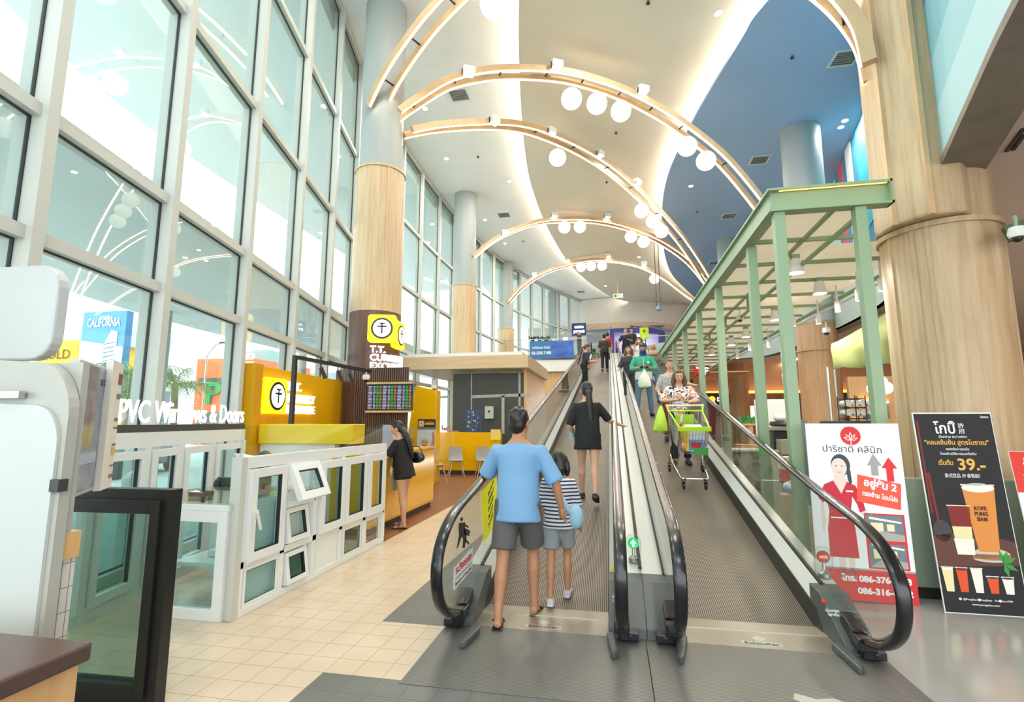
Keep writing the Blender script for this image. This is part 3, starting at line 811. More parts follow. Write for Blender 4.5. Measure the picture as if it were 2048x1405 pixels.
# ================================================================ MOVING WALKWAYS
rail0 = [(3.985, .148), (3.78, .2), (3.6, .32), (3.51, .46), (3.5, .62), (3.58, .75), (3.73, .85), (3.95, .92), (4.3, .98), (4.62, 1.035)]
def walkway(xc, label, left):
    o = thing('moving_walkway', (xc, 4.1, 0), label, 'moving walkway', 'pair of inclined moving walkways')
    yT = 32.3
    Z = lambda y: SL * (y - 4.62)
    bt = MB(); bt.add([(xc - .52, 4.62, -.02), (xc + .52, 4.62, -.02), (xc + .52, yT, Z(yT) - .0), (xc - .52, yT, Z(yT)), (xc - .52, 4.62, -.2), (xc + .52, 4.62, -.2), (xc + .52, yT, Z(yT) - .2), (xc - .52, yT, Z(yT) - .2)],
                       [(0, 1, 2, 3), (4, 7, 6, 5), (0, 4, 5, 1), (2, 6, 7, 3), (0, 3, 7, 4), (1, 5, 6, 2)])
    bt.build('belt', M['belt'], o)
    cb = MB(); cb.m(0); cb.box(xc - .56, xc + .56, 4.12, 4.42, -.2, .006); cb.m(1); cb.hexa([(xc - .54, 4.42, -.2), (xc + .54, 4.42, -.2), (xc + .54, 4.64, -.2), (xc - .54, 4.64, -.2), (xc - .54, 4.42, .012), (xc + .54, 4.42, .012), (xc + .54, 4.64, -.004), (xc - .54, 4.64, -.004)])
    cb.build('comb_plate', [M['comb'], mat('comb_strip', 'd8cbb9', .25, .5)], o)
    for s in (-1, 1):
        e = xc + s * .52
        sk_ = MB(); sk_.prism([(4.5, 0), (4.62, .15), (yT, Z(yT) + .15), (yT, Z(yT) - .15), (4.62, -.1)], (e, 0, 0), (0, 1, 0), (0, 0, 1), (s * .02, 0, 0))
        sk_.build('skirt', M['skirt'], o)
        dk = MB(); y0 = 4.72; x0 = xc + s * .53; x1 = xc + s * .6
        dk.add([(x0, y0, Z(y0) + .15), (x1, y0, Z(y0) + .27), (x1, yT, Z(yT) + .27), (x0, yT, Z(yT) + .15), (x0, y0, Z(y0)), (x1, y0, Z(y0)), (x1, yT, Z(yT)), (x0, yT, Z(yT))],
               [(0, 1, 2, 3), (4, 7, 6, 5), (0, 4, 5, 1), (1, 5, 6, 2), (2, 6, 7, 3), (3, 7, 4, 0)])
        dk.build('inner_deck', M['deck_white'], o)
        outer = .735 if ((s < 0) == left) else .83
        if (s < 0) != left: outer = .805     # towards the neighbouring walkway
        od = MB(); x2 = xc + s * outer; x1b = xc + s * .625
        od.add([(x1b, y0, Z(y0) + .27), (x2, y0, Z(y0) + .27), (x2, yT, Z(yT) + .27), (x1b, yT, Z(yT) + .27), (x1b, y0, Z(y0) + .24), (x2, y0, Z(y0) + .24), (x2, yT, Z(yT) + .24), (x1b, yT, Z(yT) + .24)],
               [(0, 1, 2, 3), (4, 7, 6, 5), (0, 4, 5, 1), (1, 5, 6, 2), (2, 6, 7, 3), (3, 7, 4, 0)])
        od.build('outer_deck', M['deck_white'], o)
        gs = MB(); gs.beam((xc + s * .612, y0, Z(y0) + .275), (xc + s * .612, yT, Z(yT) + .275), .026, .03); gs.build('glass_gasket', M['gasket'], o)
        if (s < 0) == left:  # outside cladding down to the floor
            cl = MB(); cl.prism([(4.7, 0), (4.7, Z(4.7) + .25), (yT, Z(yT) + .25), (yT, max(Z(yT) - 1.1, 0)), (9.8, 0)], (x2 - s * .012, 0, 0), (0, 1, 0), (0, 0, 1), (s * .012, 0, 0))
            cl.build('side_cladding', mat('walkway_cladding', 'cdb496', .45) if left else mat('walkway_cladding_right', 'b9b592', .5), o)
        # dark newel cover
        cv = MB(); a_ = xc + s * .525; b2 = xc + s * (outer if (s < 0) == left else .803)
        cv.prism([(4.12, 0), (4.13, .07), (4.22, .12), (4.55, .285), (4.74, .30), (4.74, 0)], (a_, 0, 0), (0, 1, 0), (0, 0, 1), (b2 - a_, 0, 0))
        nc = cv.build('newel_cover', M['cover_grey'], o, bevel=.006)
        pl = MB(); xm = xc + s * .62
        pl.box(xm - .055, xm + .055, 4.0, 4.14, .075, .16); pl.beam((xm, 4.12, .13), (xm, 4.3, .2), .1, .09)
        pl.build('handrail_inlet', M['rubber'], nc, bevel=.008)
        bx = MB(); bx.box(xm + (-.12 if s < 0 else -.02), xm + (.02 if s < 0 else .12), 4.03, 4.13, .02, .075); bx.cyl((xm + s * .06, 4.03, .05), (xm + s * .06, 4.02, .05), .018, n=12)
        bx.build('control_box', M['rubber'], nc, bevel=.006)
        # glass panels
        xg = xc + s * .612
        inner = catmull([(0, y, z) for y, z in rail0], 4)
        nose = [(p.y, p.z) for p in inner if p.z > .3]
        def gp(poly):
            return MB().prism(poly, (xg - .005, 0, 0), (0, 1, 0), (0, 0, 1), (.01, 0, 0))
        gp([(4.25, .2), (4.0, .2), (3.8, .235)] + [(y + (.03 if z < .8 else 0), z - (.02 if z > .7 else 0)) for y, z in nose] + [(5.6, Z(5.6) + 1.01), (5.6, Z(5.6) + .28), (4.74, .3)]).build('glass_panel', M['glass_rail'], o)
        y = 5.61
        while y < yT:
            y1 = min(y + 1.98, yT)
            gp([(y, Z(y) + .28), (y, Z(y) + 1.01), (y1, Z(y1) + 1.01), (y1, Z(y1) + .28)]).build('glass_panel', M['glass_rail'], o)
            y += 1.99
        # handrail: flat rubber band with steel guide under it
        P3 = [Vector((xm, p.y, p.z)) for p in inner] + [Vector((xm, yy, Z(yy) + 1.035)) for yy in (6, 10, 16, 24, 32.0)] + [Vector((xm, 32.8, Z(32.3) + 1.06)), Vector((xm, 33.6, 6.62)), Vector((xm, 34.0, 6.45)), Vector((xm, 34.05, 6.1))]
        hr = MB(); rings = []
        for i, p in enumerate(P3):
            d_ = (P3[min(i + 1, len(P3) - 1)] - P3[max(i - 1, 0)]).normalized(); U = Vector((0, -d_.z, d_.y))
            X_ = Vector((1, 0, 0))
            rings.append([p + X_ * (.042 * math.copysign(abs(math.cos(t_)) ** .6, math.cos(t_))) + U * (.02 * math.copysign(abs(math.sin(t_)) ** .7, math.sin(t_))) for t_ in [2 * PI * j / 14 for j in range(14)]])
        hr.loft(rings); hr.build('handrail', M['rubber'], o, smooth=True, auto=False)
        gd = MB(); gd.tube([p - Vector((0, -.0, .0)) + Vector((0, .03 * (1 if p.y < 3.9 else 0), -.03 if p.z > .8 else (.03 if p.z < .3 else 0))) for p in P3[2:-3]], .012, 6); gd.build('handrail_guide', M['steel'], o, smooth=True)
    return o
wkL = walkway(-.59, 'left inclined walkway going up, blue shirted man and child stepping on', True)
wkR = walkway(1.015, 'right inclined walkway coming down with the shopping cart on it', False)
# landing plate in front of both
pl = MB(); pl.box(-1.33, .197, 3.18, 4.12, -.12, .004); pl.box(.203, 1.77, 3.18, 4.12, -.12, .004)
for x0, x1 in ((-1.33, .197), (.203, 1.77)): pass
lp = pl.build('landing_plate', M['plate'], loc=(0, 3.7, 0))
tag(lp, 'ribbed metal floor plate in front of both walkways', 'floor plate')
st = MB(); st.prism([(1.02, 3.52), (1.12, 3.47), (1.22, 3.5), (1.36, 3.4), (1.33, 3.33), (1.2, 3.28), (1.08, 3.31), (1.04, 3.4), (.99, 3.45)], (0, 0, .0035), (1, 0, 0), (0, 1, 0), (0, 0, .0012))
st.build('worn_patch', mat('worn_patch', 'b5b3a6', .5), lp)
# deflector wedges
for nm, pts, lb in (('a', [(958, 1252), (945, 1252), (918, 1292), (932, 1290), (960, 1262)], 'left of the left walkway'), ('b', [(1213, 1272), (1228, 1268), (1238, 1306), (1230, 1314), (1222, 1310)], 'at the right foot of the left walkway'), ('c', [(1352, 1278), (1375, 1278), (1368, 1318), (1362, 1325), (1355, 1318)], 'at the left foot of the right walkway'), ('d', [(1662, 1292), (1685, 1290), (1727, 1336), (1724, 1343), (1715, 1341)], 'right of the right walkway')):
    P_ = [Zp(u, v, .03) for u, v in pts]; c = sum(P_, Vector()) / len(P_); c.z = 0.004
    mb = MB(); mb.prism([(p.x - c.x, p.y - c.y) for p in P_], c, (1, 0, 0), (0, 1, 0), (0, 0, .05))
    tag(mb.build('floor_deflector', M['cover_grey'], loc=c, bevel=.012), 'dark wedge deflector on the floor, ' + lb, 'deflector', 'cart deflectors at the walkway feet')
# direction lights in little domes
def dome(p, colr, lb, arrow):
    o = thing('direction_light', p, lb, 'signal light')
    x, y, z = p
    mb = MB(); mb.lathe([(.045, 0), (.045, .03), (.02, .05), (.012, .06), (.012, .12)], p, 20); mb.build('post', M['steel'], o, smooth=True)
    d = MB(); d.cyl((x, y + .006, z + .16), (x, y - .006, z + .16), .05, n=28); fc = d.build('disc', mat('signal_' + colr, colr, .4, emit=.7), o)
    if arrow:
        a = MB(); a.prism([(-.008, -.03), (.008, -.03), (.008, .005), (.026, -.004), (0, .034), (-.026, -.004), (-.008, .005)], (x, y - .0075, z + .16), (1, 0, 0), (0, 0, 1), (0, -.002, 0)); a.build('arrow', mat('arrow_lit', 'd8ffe8', .5, emit=2), fc)
    else:
        a = MB(); a.box(x - .03, x + .03, y - .0095, y - .0075, z + .15, z + .17); a.build('bar', mat('bar_lit', 'ff5a3c', .5, emit=2.5), fc)
    g = MB(); g.lathe([(.065, .03), (.07, .12), (.066, .19), (.04, .235), (.0, .245)], p, 24, cap=False); g.build('dome', M['glass_rail'], o, smooth=True)
dome((.16, 4.95, .34), '0fae5e', 'green up arrow in a clear dome between the two walkways', True)
dome((1.7, 4.85, .32), '7d1712', 'red no entry light in a clear dome on the right walkway deck', False)
jd = MB(); jd.beam((.205, 4.76, .335), (.205, 32, SL * (32 - 4.62) + .3), .03, .012)
tag(jd.build('deck_joint', M['gasket'], loc=(.205, 4.76, .33)), 'dark joint strip on the pale deck between the walkways', 'joint strip')

# ================================================================ GREEN CAFE FRAME
o = thing('cafe_pergola', (1.8, 5.7, 0), 'sage green steel cafe frame with glossy sheet roof, right of the walkways', 'canopy frame')
zb, zt = 3.84, 4.1
def seg(name, a, b, w, h, m_=None, par=None, **k):
    return MB().beam(a, b, w, h).build(name, m_ or M['green'], par or o, **k)
for i, y in enumerate((5.72, 6.82, 8.9, 10.9, 13.0, 15.2, 17.6, 20.4, 23.4)):
    seg('post', (1.83, y, 0), (1.83, y, zb), .11, .11, bevel=.006)
seg('post', (2.62, 5.72, 0), (2.62, 5.72, zb), .11, .11, bevel=.006)
for y in (13.0, 20.4): seg('post', (4.05, y, 0), (4.05, y, zb - .1), .09, .09)
sb = MB(); sb.box(1.76, 1.79, 5.72, 26, zb + .02, zt - .02); sb.box(1.72, 1.86, 5.785, 26, zb, zb + .025); sb.box(1.72, 1.86, 5.785, 26, zt - .025, zt)
sb.build('side_beam', M['green'], o)
fb = MB(); fb.box(1.76, 2.92, 5.7, 5.73, zb + .02, zt - .02); fb.box(1.72, 2.92, 5.63, 5.78, zb, zb + .025); fb.box(1.72, 2.92, 5.63, 5.78, zt - .025, zt); fb.box(2.9, 2.92, 5.63, 5.75, zb, zt)
fbo = fb.build('front_beam', M['green'], o)
MB().box(1.84, 2.88, 5.655, 5.665, zb + .026, zb + .034).build('led_strip', M['led_y'], fbo)
MB().box(1.84, 2.88, 5.655, 5.665, zt - .034, zt - .026).build('led_strip', M['led_y'], fbo)
y = 6.82; k_ = 0
while y < 25.6:
    seg('rafter', (1.83, y, 3.9), (4.15 if y > 7.3 else 3.2, y, 3.9), .045, .05); y += 1.02; k_ += 1
seg('long_rail', (2.42, 5.75, 3.88), (2.72, 25.5, 3.88), .04, .04)
seg('long_rail', (2.58, 5.75, 3.72), (2.85, 25.5, 3.72), .04, .04)
seg('long_rail', (4.08, 7.3, 3.8), (4.08, 25.5, 3.8), .05, .05)
for y in (7.8, 9.9, 12, 14.1, 16.2): seg('hanger', (2.48 + (y - 5.7) * .015, y, 3.7), (2.48 + (y - 5.7) * .015, y, 3.9), .05, .03)
rf = MB(); rf.box(1.88, 2.9, 5.8, 7.3, 3.97, 3.985); rf.box(1.88, 4.15, 7.32, 25.8, 3.97, 3.985)
rf.build('roof_sheet', M['roof_sheet'], o)
seg('conduit', (4.0, 7.4, 3.66), (4.0, 25, 3.66), .025, .025, M['white'])
# bell downlights on the rafters
bell = [(1592, 547, 'nearest'), (1640, 588, 'second nearest'), (1551, 641, 'third'), (1492, 675, 'fourth'), (1463, 691, 'fifth'), (1423, 711, 'farthest')]
for u, v, wh in bell:
    p = Zp(u, v, 3.62)
    q = thing('bell_lamp', (p.x, p.y, 3.62), 'white bell shaped downlight under the green frame, %s of the row' % wh, 'ceiling light', 'bell downlights under the green frame')
    MB().lathe([(.1, 0), (.075, .16), (.06, .2), (.0, .2)], p, 22, cap=False).build('shade', M['white'], q, smooth=True)
    MB().box(p.x - .05, p.x + .05, p.y - .05, p.y + .05, 3.82, 3.88).build('mount', M['green'], q)
    MB().cyl((p.x, p.y, 3.625), (p.x, p.y, 3.635), .09).build('lens', M['lampface'], q)
    lamp('bell_beam', (p.x, p.y, 3.6), 26, .15, (1, .9, .78))
tk = [(1763, 572, 'beside the big column'), (1717, 592, 'second from the big column'), (1675, 615, 'third from the big column'), (1637, 640, 'fourth from the big column'), (1587, 645, 'left of the fourth, over the wooden column'), (1568, 668, 'above the middle wooden column'), (1537, 688, 'fifth from the big column'), (1500, 695, 'sixth from the big column'), (1475, 712, 'over the far wooden column'), (1404, 700, 'left over the far posts')]
for u, v, wh in tk:
    p = Zp(u, v, 3.5)
    q = thing('track_spot', (p.x, p.y, 3.5), 'white cylinder spotlight on the track, ' + wh, 'spotlight', 'white cylinder spots on the cafe track')
    MB().lathe([(.045, 0), (.045, .19), (0, .19)], (p.x, p.y, 3.42), 16, cap=False).build('barrel', M['white'], q, smooth=True)
    MB().cyl((p.x, p.y, 3.425), (p.x, p.y, 3.435), .04, n=14).build('lens', M['lampface_w'], q)
    MB().box(p.x - .012, p.x + .012, p.y - .012, p.y + .012, 3.61, 3.88).build('stem', M['white'], q)
def dome_cam(p, lb, m_=None, up=True):
    q = thing('dome_camera', p, lb, 'camera', 'white security cameras')
    MB().lathe([(.0, .1), (.06, .1), (.075, .04), (.06, 0), (0, 0)], p, 18, cap=False).build('housing', M['white'], q, smooth=True)
    MB().ball((p[0], p[1], p[2] - .005), .045, 14, 10).build('lens_dome', M['black'], q, smooth=True)
    MB().box(p[0] - .012, p[0] + .012, p[1] - .012, p[1] + .012, p[2] + .1, p[2] + .22).build('bracket', m_ or M['white'], q)
p = Zp(1653, 666, 3.35); dome_cam((p.x, p.y, 3.35), 'white dome camera under the green frame, in front of the middle wooden column')
p = Zp(1480, 640, 3.68); dome_cam((p.x, p.y, 3.68), 'white dome camera under the glossy roof, near the fourth post')
p = Yp(2035, 475, 5.6); dome_cam(tuple(p), 'white dome camera at the right edge beside the big column', M['green'])
gb = MB(); gb.beam(Yp(2012, 470, 5.9), Yp(2048, 440, 5.9) + Vector((.6, -.3, .1)), .1, .16)
tag(gb.build('green_bracket_beam', mat('dark_green_beam', '4c5a48', .5), loc=Yp(2048, 450, 5.9)), 'dark green beam at the right edge beside the big column', 'beam')
# low panel wall
o = thing('low_partition', (3.5, 5.6, 0), 'grey green low partition wall behind the poster boards', 'partition')
MB().box(1.93, 5.6, 5.5, 5.62, .1, 1.07).build('panel', M['green_wall'], o, bevel=.01)
MB().box(1.93, 5.6, 5.52, 5.6, 0, .1).build('plinth', M['skirt'], o)
# ================================================================ POSTER BOARDS
def board(name, c4, thick, label, cat, loc, edge='ffffff', h=None):
    """c4: bottom-left, bottom-right, top-right, top-left in the room"""
    o = thing(name, loc, label, cat)
    bl_, br_, tr_, tl_ = [Vector(p) for p in c4]
    u = (br_ - bl_); v = (tl_ - bl_); n = u.cross(v).normalized()
    mb = MB(); mb.hexa([bl_ - n * thick, br_ - n * thick, tr_ - n * thick, tl_ - n * thick, bl_, br_, tr_, tl_])
    mb.build('board', col(edge), o)
    W, Hh = u.length, v.length; u = u / W; v = (tl_ - bl_).normalized()
    return o, bl_, u, v, n, W, Hh
def layer(mb, i, poly, B, k):
    """flat printed shape; poly in metres on the board; k = layer height"""
    o, bl_, u, v, n, W, Hh = B
    mb.m(i); mb.prism(poly, bl_ + n * (.0006 * k), u, v, n * .0005)
def on(B, x, y, k=6): return B[1] + B[2] * x + B[3] * y + B[4] * (.0006 * k)
# --- white clinic poster (red)
B = board('clinic_poster', [(1.8, 5.3, .02), (2.6, 5.3, .0), (2.64, 5.43, 1.58), (1.84, 5.43, 1.58)], .012, 'white poster board with a smiling woman in a red dress and red arrow', 'poster', (2.2, 5.35, 0), 'eceef2')
W_, H_ = .8, 1.58
cl_ = [col('d62a2c'), col('f1f1f4'), col('e6d2c6'), col('38414a'), col('c81f35'), col('a39d9a'), col('e8573f'), col('a8a8a0'), col('6f7c84'), col('e9dfb8'), col('f8c6b8')]
pp = MB(); R_ = lambda x0, y0, x1, y1: [(x0, y0), (x1, y0), (x1, y1), (x0, y1)]
layer(pp, 0, R_(0, 0, W_, .26), B, 1); layer(pp, 5, R_(0, .258, W_, .275), B, 1)
layer(pp, 0, disc(.088, 32, .385, 1.46), B, 1)
for a_, l_ in ((0, .085), (34, .075), (-34, .075), (64, .068), (-64, .068)):
    ca, sa = math.cos(math.radians(90 + a_)), math.sin(math.radians(90 + a_)); cx_, cy2 = .385, 1.415
    pt = lambda d_, w_: (cx_ + ca * d_ - sa * w_, cy2 + sa * d_ + ca * w_)
    layer(pp, 1, [pt(0, 0), pt(l_ * .5, .014), pt(l_, 0), pt(l_ * .5, -.014)], B, 2); layer(pp, 0, [pt(l_ * .2, 0), pt(l_ * .5, .007), pt(l_ * .85, 0), pt(l_ * .5, -.007)], B, 3)
layer(pp, 1, [(.38, 1.375), (.39, 1.375), (.387, 1.43), (.383, 1.43)], B, 3)
_n0 = len(pp.v)
# woman: legs, dress, arms, head, hair
layer(pp, 2, R_(.19, .27, .245, .5), B, 1); layer(pp, 2, R_(.27, .27, .32, .5), B, 1)
layer(pp, 4, [(.12, .46), (.36, .46), (.35, .72), (.325, .86), (.35, 1.0), (.385, .93), (.40, .86), (.45, .88), (.43, 1.0), (.385, 1.1), (.30, 1.14), (.2, 1.14), (.12, 1.1), (.06, .98), (.1, .93), (.13, .98), (.145, .86), (.12, .7)], B, 2)
layer(pp, 2, [(.075, .93), (.1, .94), (.11, .76), (.09, .66), (.075, .7)], B, 2); layer(pp, 2, [(.40, .86), (.45, .875), (.52, .84), (.545, .85), (.545, .82), (.47, .8)], B, 2)
layer(pp, 2, [(.2, 1.14), (.26, 1.02), (.32, 1.14), (.3, 1.2), (.22, 1.2)], B, 3)
layer(pp, 3, disc(.082, 24, .275, 1.285, .1), B, 2); layer(pp, 3, [(.32, 1.26), (.355, 1.24), (.36, 1.13), (.34, 1.1), (.325, 1.16)], B, 3)
layer(pp, 2, disc(.066, 24, .26, 1.262, .085), B, 4)
layer(pp, 3, disc(.01, 10, .235, 1.275, .004), B, 5); layer(pp, 3, disc(.01, 10, .285, 1.275, .004), B, 5); layer(pp, 0, [(.235, 1.225), (.26, 1.212), (.285, 1.225), (.26, 1.219)], B, 5); layer(pp, 10, disc(.006, 8, .26, 1.25), B, 5)
layer(pp, 1, R_(.3, 1.04, .36, 1.055), B, 3); layer(pp, 1, R_(.155, .8, .335, .812), B, 3)
pp.v[_n0:] = [tuple(V3 - B[3] * .1) for V3 in [Vector(p) for p in pp.v[_n0:]]]
# arrows, sign, photos
layer(pp, 5, [(.53, 1.1), (.59, 1.1), (.59, 1.19), (.625, 1.19), (.56, 1.3), (.5, 1.19), (.53, 1.19)], B, 3)
layer(pp, 0, [(.655, 1.05), (.715, 1.05), (.715, 1.17), (.75, 1.17), (.685, 1.27), (.62, 1.17), (.655, 1.17)], B, 2)
layer(pp, 6, [(.385, .86), (.74, .80), (.765, 1.03), (.41, 1.105)], B, 4)
for x0, y0, x1, y1 in ((.43, .51, .76, .76), (.43, .28, .76, .51)):
    layer(pp, 0, R_(x0, y0, x1, y1), B, 2); a_ = .015; layer(pp, 8, R_(x0 + a_, y0 + a_, x1 - a_, y1 - a_), B, 3)
    layer(pp, 7, [(x0 + a_, y0 + a_), (x1 - a_, y0 + a_), (x1 - a_, y0 + .07), (x0 + .13, y0 + .1)], B, 4); layer(pp, 9, R_(x0 + .05, y0 + .09, x0 + .15, y0 + .17), B, 4); layer(pp, 9, R_(x0 + .18, y0 + .1, x0 + .24, y0 + .16), B, 4); layer(pp, 1, [(x0 + .04, y0 + .2), (x1 - .03, y0 + .17), (x1 - .03, y0 + .185), (x0 + .04, y0 + .22)], B, 5)
pp.build('printed_picture', cl_, B[0])
dk_ = col('2c3238')
text('ปาริชาติ คลินิก', .085, dk_, B[0], on(B, .385, 1.325, 2) - Vector((0, 0, .02)), B[2], B[3], width=.5)
tilt = (B[2] * .985 - B[3] * .17).normalized()
tv = (B[3] * .985 + B[2] * .17).normalized()
text('อยู่ชั้น 2', .088, M['paper_white'], B[0], on(B, .585, .985, 8), tilt, tv, width=.27, bold=.0035)
text('ตรงข้าม โฮมโปร', .055, M['paper_white'], B[0], on(B, .575, .895, 8), tilt, tv, width=.29, bold=.002)
text('โทร. 086-376-6103', .07, M['paper_white'], B[0], on(B, .48, .165, 5), B[2], B[3], width=.56, bold=.003)
text('086-316-6102', .07, M['paper_white'], B[0], on(B, .54, .065, 5), B[2], B[3], width=.44, bold=.003)
# --- black drinks poster
B = board('drinks_poster', [(2.72, 5.17, .0), (3.34, 5.17, .0), (3.33, 5.32, 1.68), (2.71, 5.32, 1.68)], .012, 'black poster board with iced drinks and gold price writing', 'poster', (3.03, 5.25, 0), 'e8e8e8')
W_ = .62
cl_ = [col('0e0e10'), col('5b3526'), col('e5e2da'), col('d98a3c'), col('7c1d16'), col('e7dca8'), col('c7bfae'), col('2f8f3c'), col('d94f1a'), col('f0e9dc'), col('3b3b40'), col('b9754a')]
pp = MB(); layer(pp, 0, R_(.006, .006, W_ - .006, 1.675), B, 1)
layer(pp, 1, [(.006, .36), (W_ - .006, .4), (W_ - .006, .58), (.36, .66), (.006, .62)], B, 2)
layer(pp, 4, R_(.02, .8, .035, 1.62), B, 2); layer(pp, 4, [(.06, .72), (.075, .72), (.06, 1.15), (.035, 1.15)], B, 2)
layer(pp, 10, disc(.07, 24, .085, .66, .09), B, 2)
def cup(x, y, w, h, ci, b=.72, foam=None, k=4):
    layer(pp, ci, [(x - w / 2 * b, y), (x + w / 2 * b, y), (x + w / 2, y + h), (x - w / 2, y + h)], B, k)
    layer(pp, 2, [(x - w / 2 - .006, y + h), (x + w / 2 + .006, y + h), (x + w / 2 + .004, y + h + .008), (x - w / 2 - .004, y + h + .008)], B, k + 1)
    if foam: layer(pp, foam, disc(w / 2, 18, x, y + h * .96, h * .07), B, k + 1)
layer(pp, 6, disc(.14, 28, .42, .48, .05), B, 3); layer(pp, 11, R_(.28, .44, .56, .48), B, 3); layer(pp, 6, disc(.14, 28, .42, .445, .03), B, 3)
cup(.41, .5, .25, .55, 3, .62, 9)
layer(pp, 9, [(.17, .47), (.3, .47), (.31, .6), (.16, .6)], B, 4)
cup(.235, .6, .17, .27, 4, .8); layer(pp, 5, [(.168, .6), (.302, .6), (.308, .7), (.162, .7)], B, 6)
for a_ in (20, 70, 130, 170, 200):
    ca, sa = math.cos(math.radians(a_ - 100)), math.sin(math.radians(a_ - 100)); layer(pp, 7, [(.5, .41), (.5 + ca * .05 - sa * .02, .41 + sa * .05 + ca * .02), (.5 + ca * .11, .41 + sa * .11), (.5 + ca * .05 + sa * .02, .41 + sa * .05 - ca * .02)], B, 6)
for x, c_, h_, f_ in ((.07, 5, .19, 9), (.175, 8, .19, 4), (.285, 9, .19, 9), (.395, 8, .13, 10), (.505, 9, .13, 10)): cup(x, .17, .085, h_, c_, .66, f_)
for x in (.11, .25, .4): layer(pp, 2, disc(.011, 12, x + .02, .115), B, 3)
pp.build('printed_picture', cl_, B[0])
gold = col('e3b04b'); wh_ = M['paper_white']
text('โกปี๊', .13, wh_, B[0], on(B, .24, 1.5, 3), B[2], B[3], width=.17, bold=.002)
text('許\n府', .05, wh_, B[0], on(B, .37, 1.55, 3), B[2], B[3])
text('ปังสยาม พ.ศ.๒๕๕๔', .03, wh_, B[0], on(B, .29, 1.46, 3), B[2], B[3], width=.22)
text('ปังสยาม', .03, wh_, B[0], on(B, .565, 1.635, 3), B[2], B[3], width=.06)
text('"หอมเข้มข้น สูตรโบราณ"', .055, gold, B[0], on(B, .31, 1.4, 3), B[2], B[3], width=.5, bold=.001)
text('ชงสดใหม่ ทุกแก้ว', .03, wh_, B[0], on(B, .31, 1.35, 3), B[2], B[3], width=.18)
text('โกรกด้วยวิธีการแบบดั้งเดิม', .03, wh_, B[0], on(B, .31, 1.31, 3), B[2], B[3], width=.28)
text('เริ่มต้น', .06, gold, B[0], on(B, .2, 1.22, 3), B[2], B[3], width=.11, bold=.001)
text('39.-', .14, gold, B[0], on(B, .395, 1.18, 3), B[2], B[3], width=.21, bold=.003)
text('泰式饮品 39 泰铢起!', .04, wh_, B[0], on(B, .31, 1.115, 3), B[2], B[3], width=.27)
text('KOPE\nPUNG\nSIAM', .045, col('4a2a18'), B[0], on(B, .4, .84, 8), B[2], B[3], width=.1, bold=.001)
text('@PungSiam   PungSiam   PungSiam1999', .02, wh_, B[0], on(B, .33, .108, 4), B[2], B[3], width=.36)
text('www.pungsiam.com', .022, wh_, B[0], on(B, .31, .07, 4), B[2], B[3], width=.2)
# --- red and white poster at the frame's edge
B = board('sale_poster', [(3.44, 5.15, 0), (4.04, 5.15, 0), (4.02, 5.3, 1.34), (3.42, 5.3, 1.34)], .012, 'red and white poster board cut by the right edge of the view', 'poster', (3.73, 5.22, 0), 'f1efec')
pp = MB(); layer(pp, 0, R_(0, 1.0, .6, 1.345), B, 1); pp.build('printed_picture', [col('d8352a')], B[0])
text('ร้าน\nแฟน', .11, M['paper_white'], B[0], on(B, .17, 1.2, 3), B[2], B[3], width=.2, bold=.002)
text('ยัง', .13, col('d8352a'), B[0], on(B, .18, .82, 3), B[2], B[3], width=.2, bold=.002)
text('ส่ง', .13, col('3a3a3c'), B[0], on(B, .22, .6, 3), B[2], B[3], width=.2, bold=.002)

# ================================================================ PVC WINDOW SHOWROOM
def win(mb_f, mb_g, plane, y0, y1, z0, z1, fw, d0, d1, glass=True):
    """rectangular frame in plane x=plane (runs along y); frame depth d0..d1 relative to plane; the glass goes to mb_g"""
    x0, x1 = plane + d0, plane + d1
    mb_f.box(x0, x1, y0, y0 + fw, z0, z1); mb_f.box(x0, x1, y1 - fw, y1, z0, z1); mb_f.box(x0, x1, y0 + fw, y1 - fw, z0, z0 + fw); mb_f.box(x0, x1, y0 + fw, y1 - fw, z1 - fw, z1)
    if mb_g is not None: mb_g.box((x0 + x1) / 2 - .005, (x0 + x1) / 2 + .005, y0 + fw, y1 - fw, z0 + fw, z1 - fw)
o = thing('window_display_wall', (-3.05, 5.2, 0), 'white PVC display wall of sample windows facing the walkway', 'display wall')
X0 = -3.05
fr = MB()
ys = [3.9, 4.44, 4.97, 5.5, 6.06, 6.62]
fr.box(X0 - .08, X0, 3.9, 6.64, 1.2, 1.3); fr.box(X0 - .08, X0, 3.9, 6.64, 0, .06); fr.box(X0 - .075, X0 - .005, 3.9, 6.64, .38, .44)
for y in ys: fr.box(X0 - .075, X0 - .005, y - .03, y + .04, .06, 1.2)
fr.box(X0 - .075, X0 - .005, 4.47, 4.97, .78, .83)
fr.build('frame', M['pvc'], o, bevel=.004)
def sash(y0, y1, z0, z1, fw, gm='glass_teal', name='sash', T=None, out=.03, white=False):
    f_ = MB(); g_ = MB(); win(f_, g_, X0, y0, y1, z0, z1, fw, -.03, out)
    k2 = MB(); i_ = fw - .008; win(k2, None, X0, y0 + i_, y1 - i_, z0 + i_, z1 - i_, .014, -.012, out - .006)
    for m_ in (f_, g_, k2):
        if T is not None: m_.xf(T)
    s_ = f_.build(name, M['pvc'], o, bevel=.004); g_.build('glass', M['paper_white'] if white else M[gm], s_); k2.build('gasket', M['gasket'], s_)
    return s_
s1 = sash(3.94, 4.42, .42, 1.19, .075, name='casement_sash')
hb = MB(); hb.box(X0 + .03, X0 + .05, 3.965, 3.99, .78, .86); hb.beam((X0 + .06, 3.978, .84), (X0 + .065, 4.03, .68), .022, .018); hb.box(X0 + .045, X0 + .07, 3.968, 3.988, .82, .85)
hb.build('handle', M['white'], s1, bevel=.004)
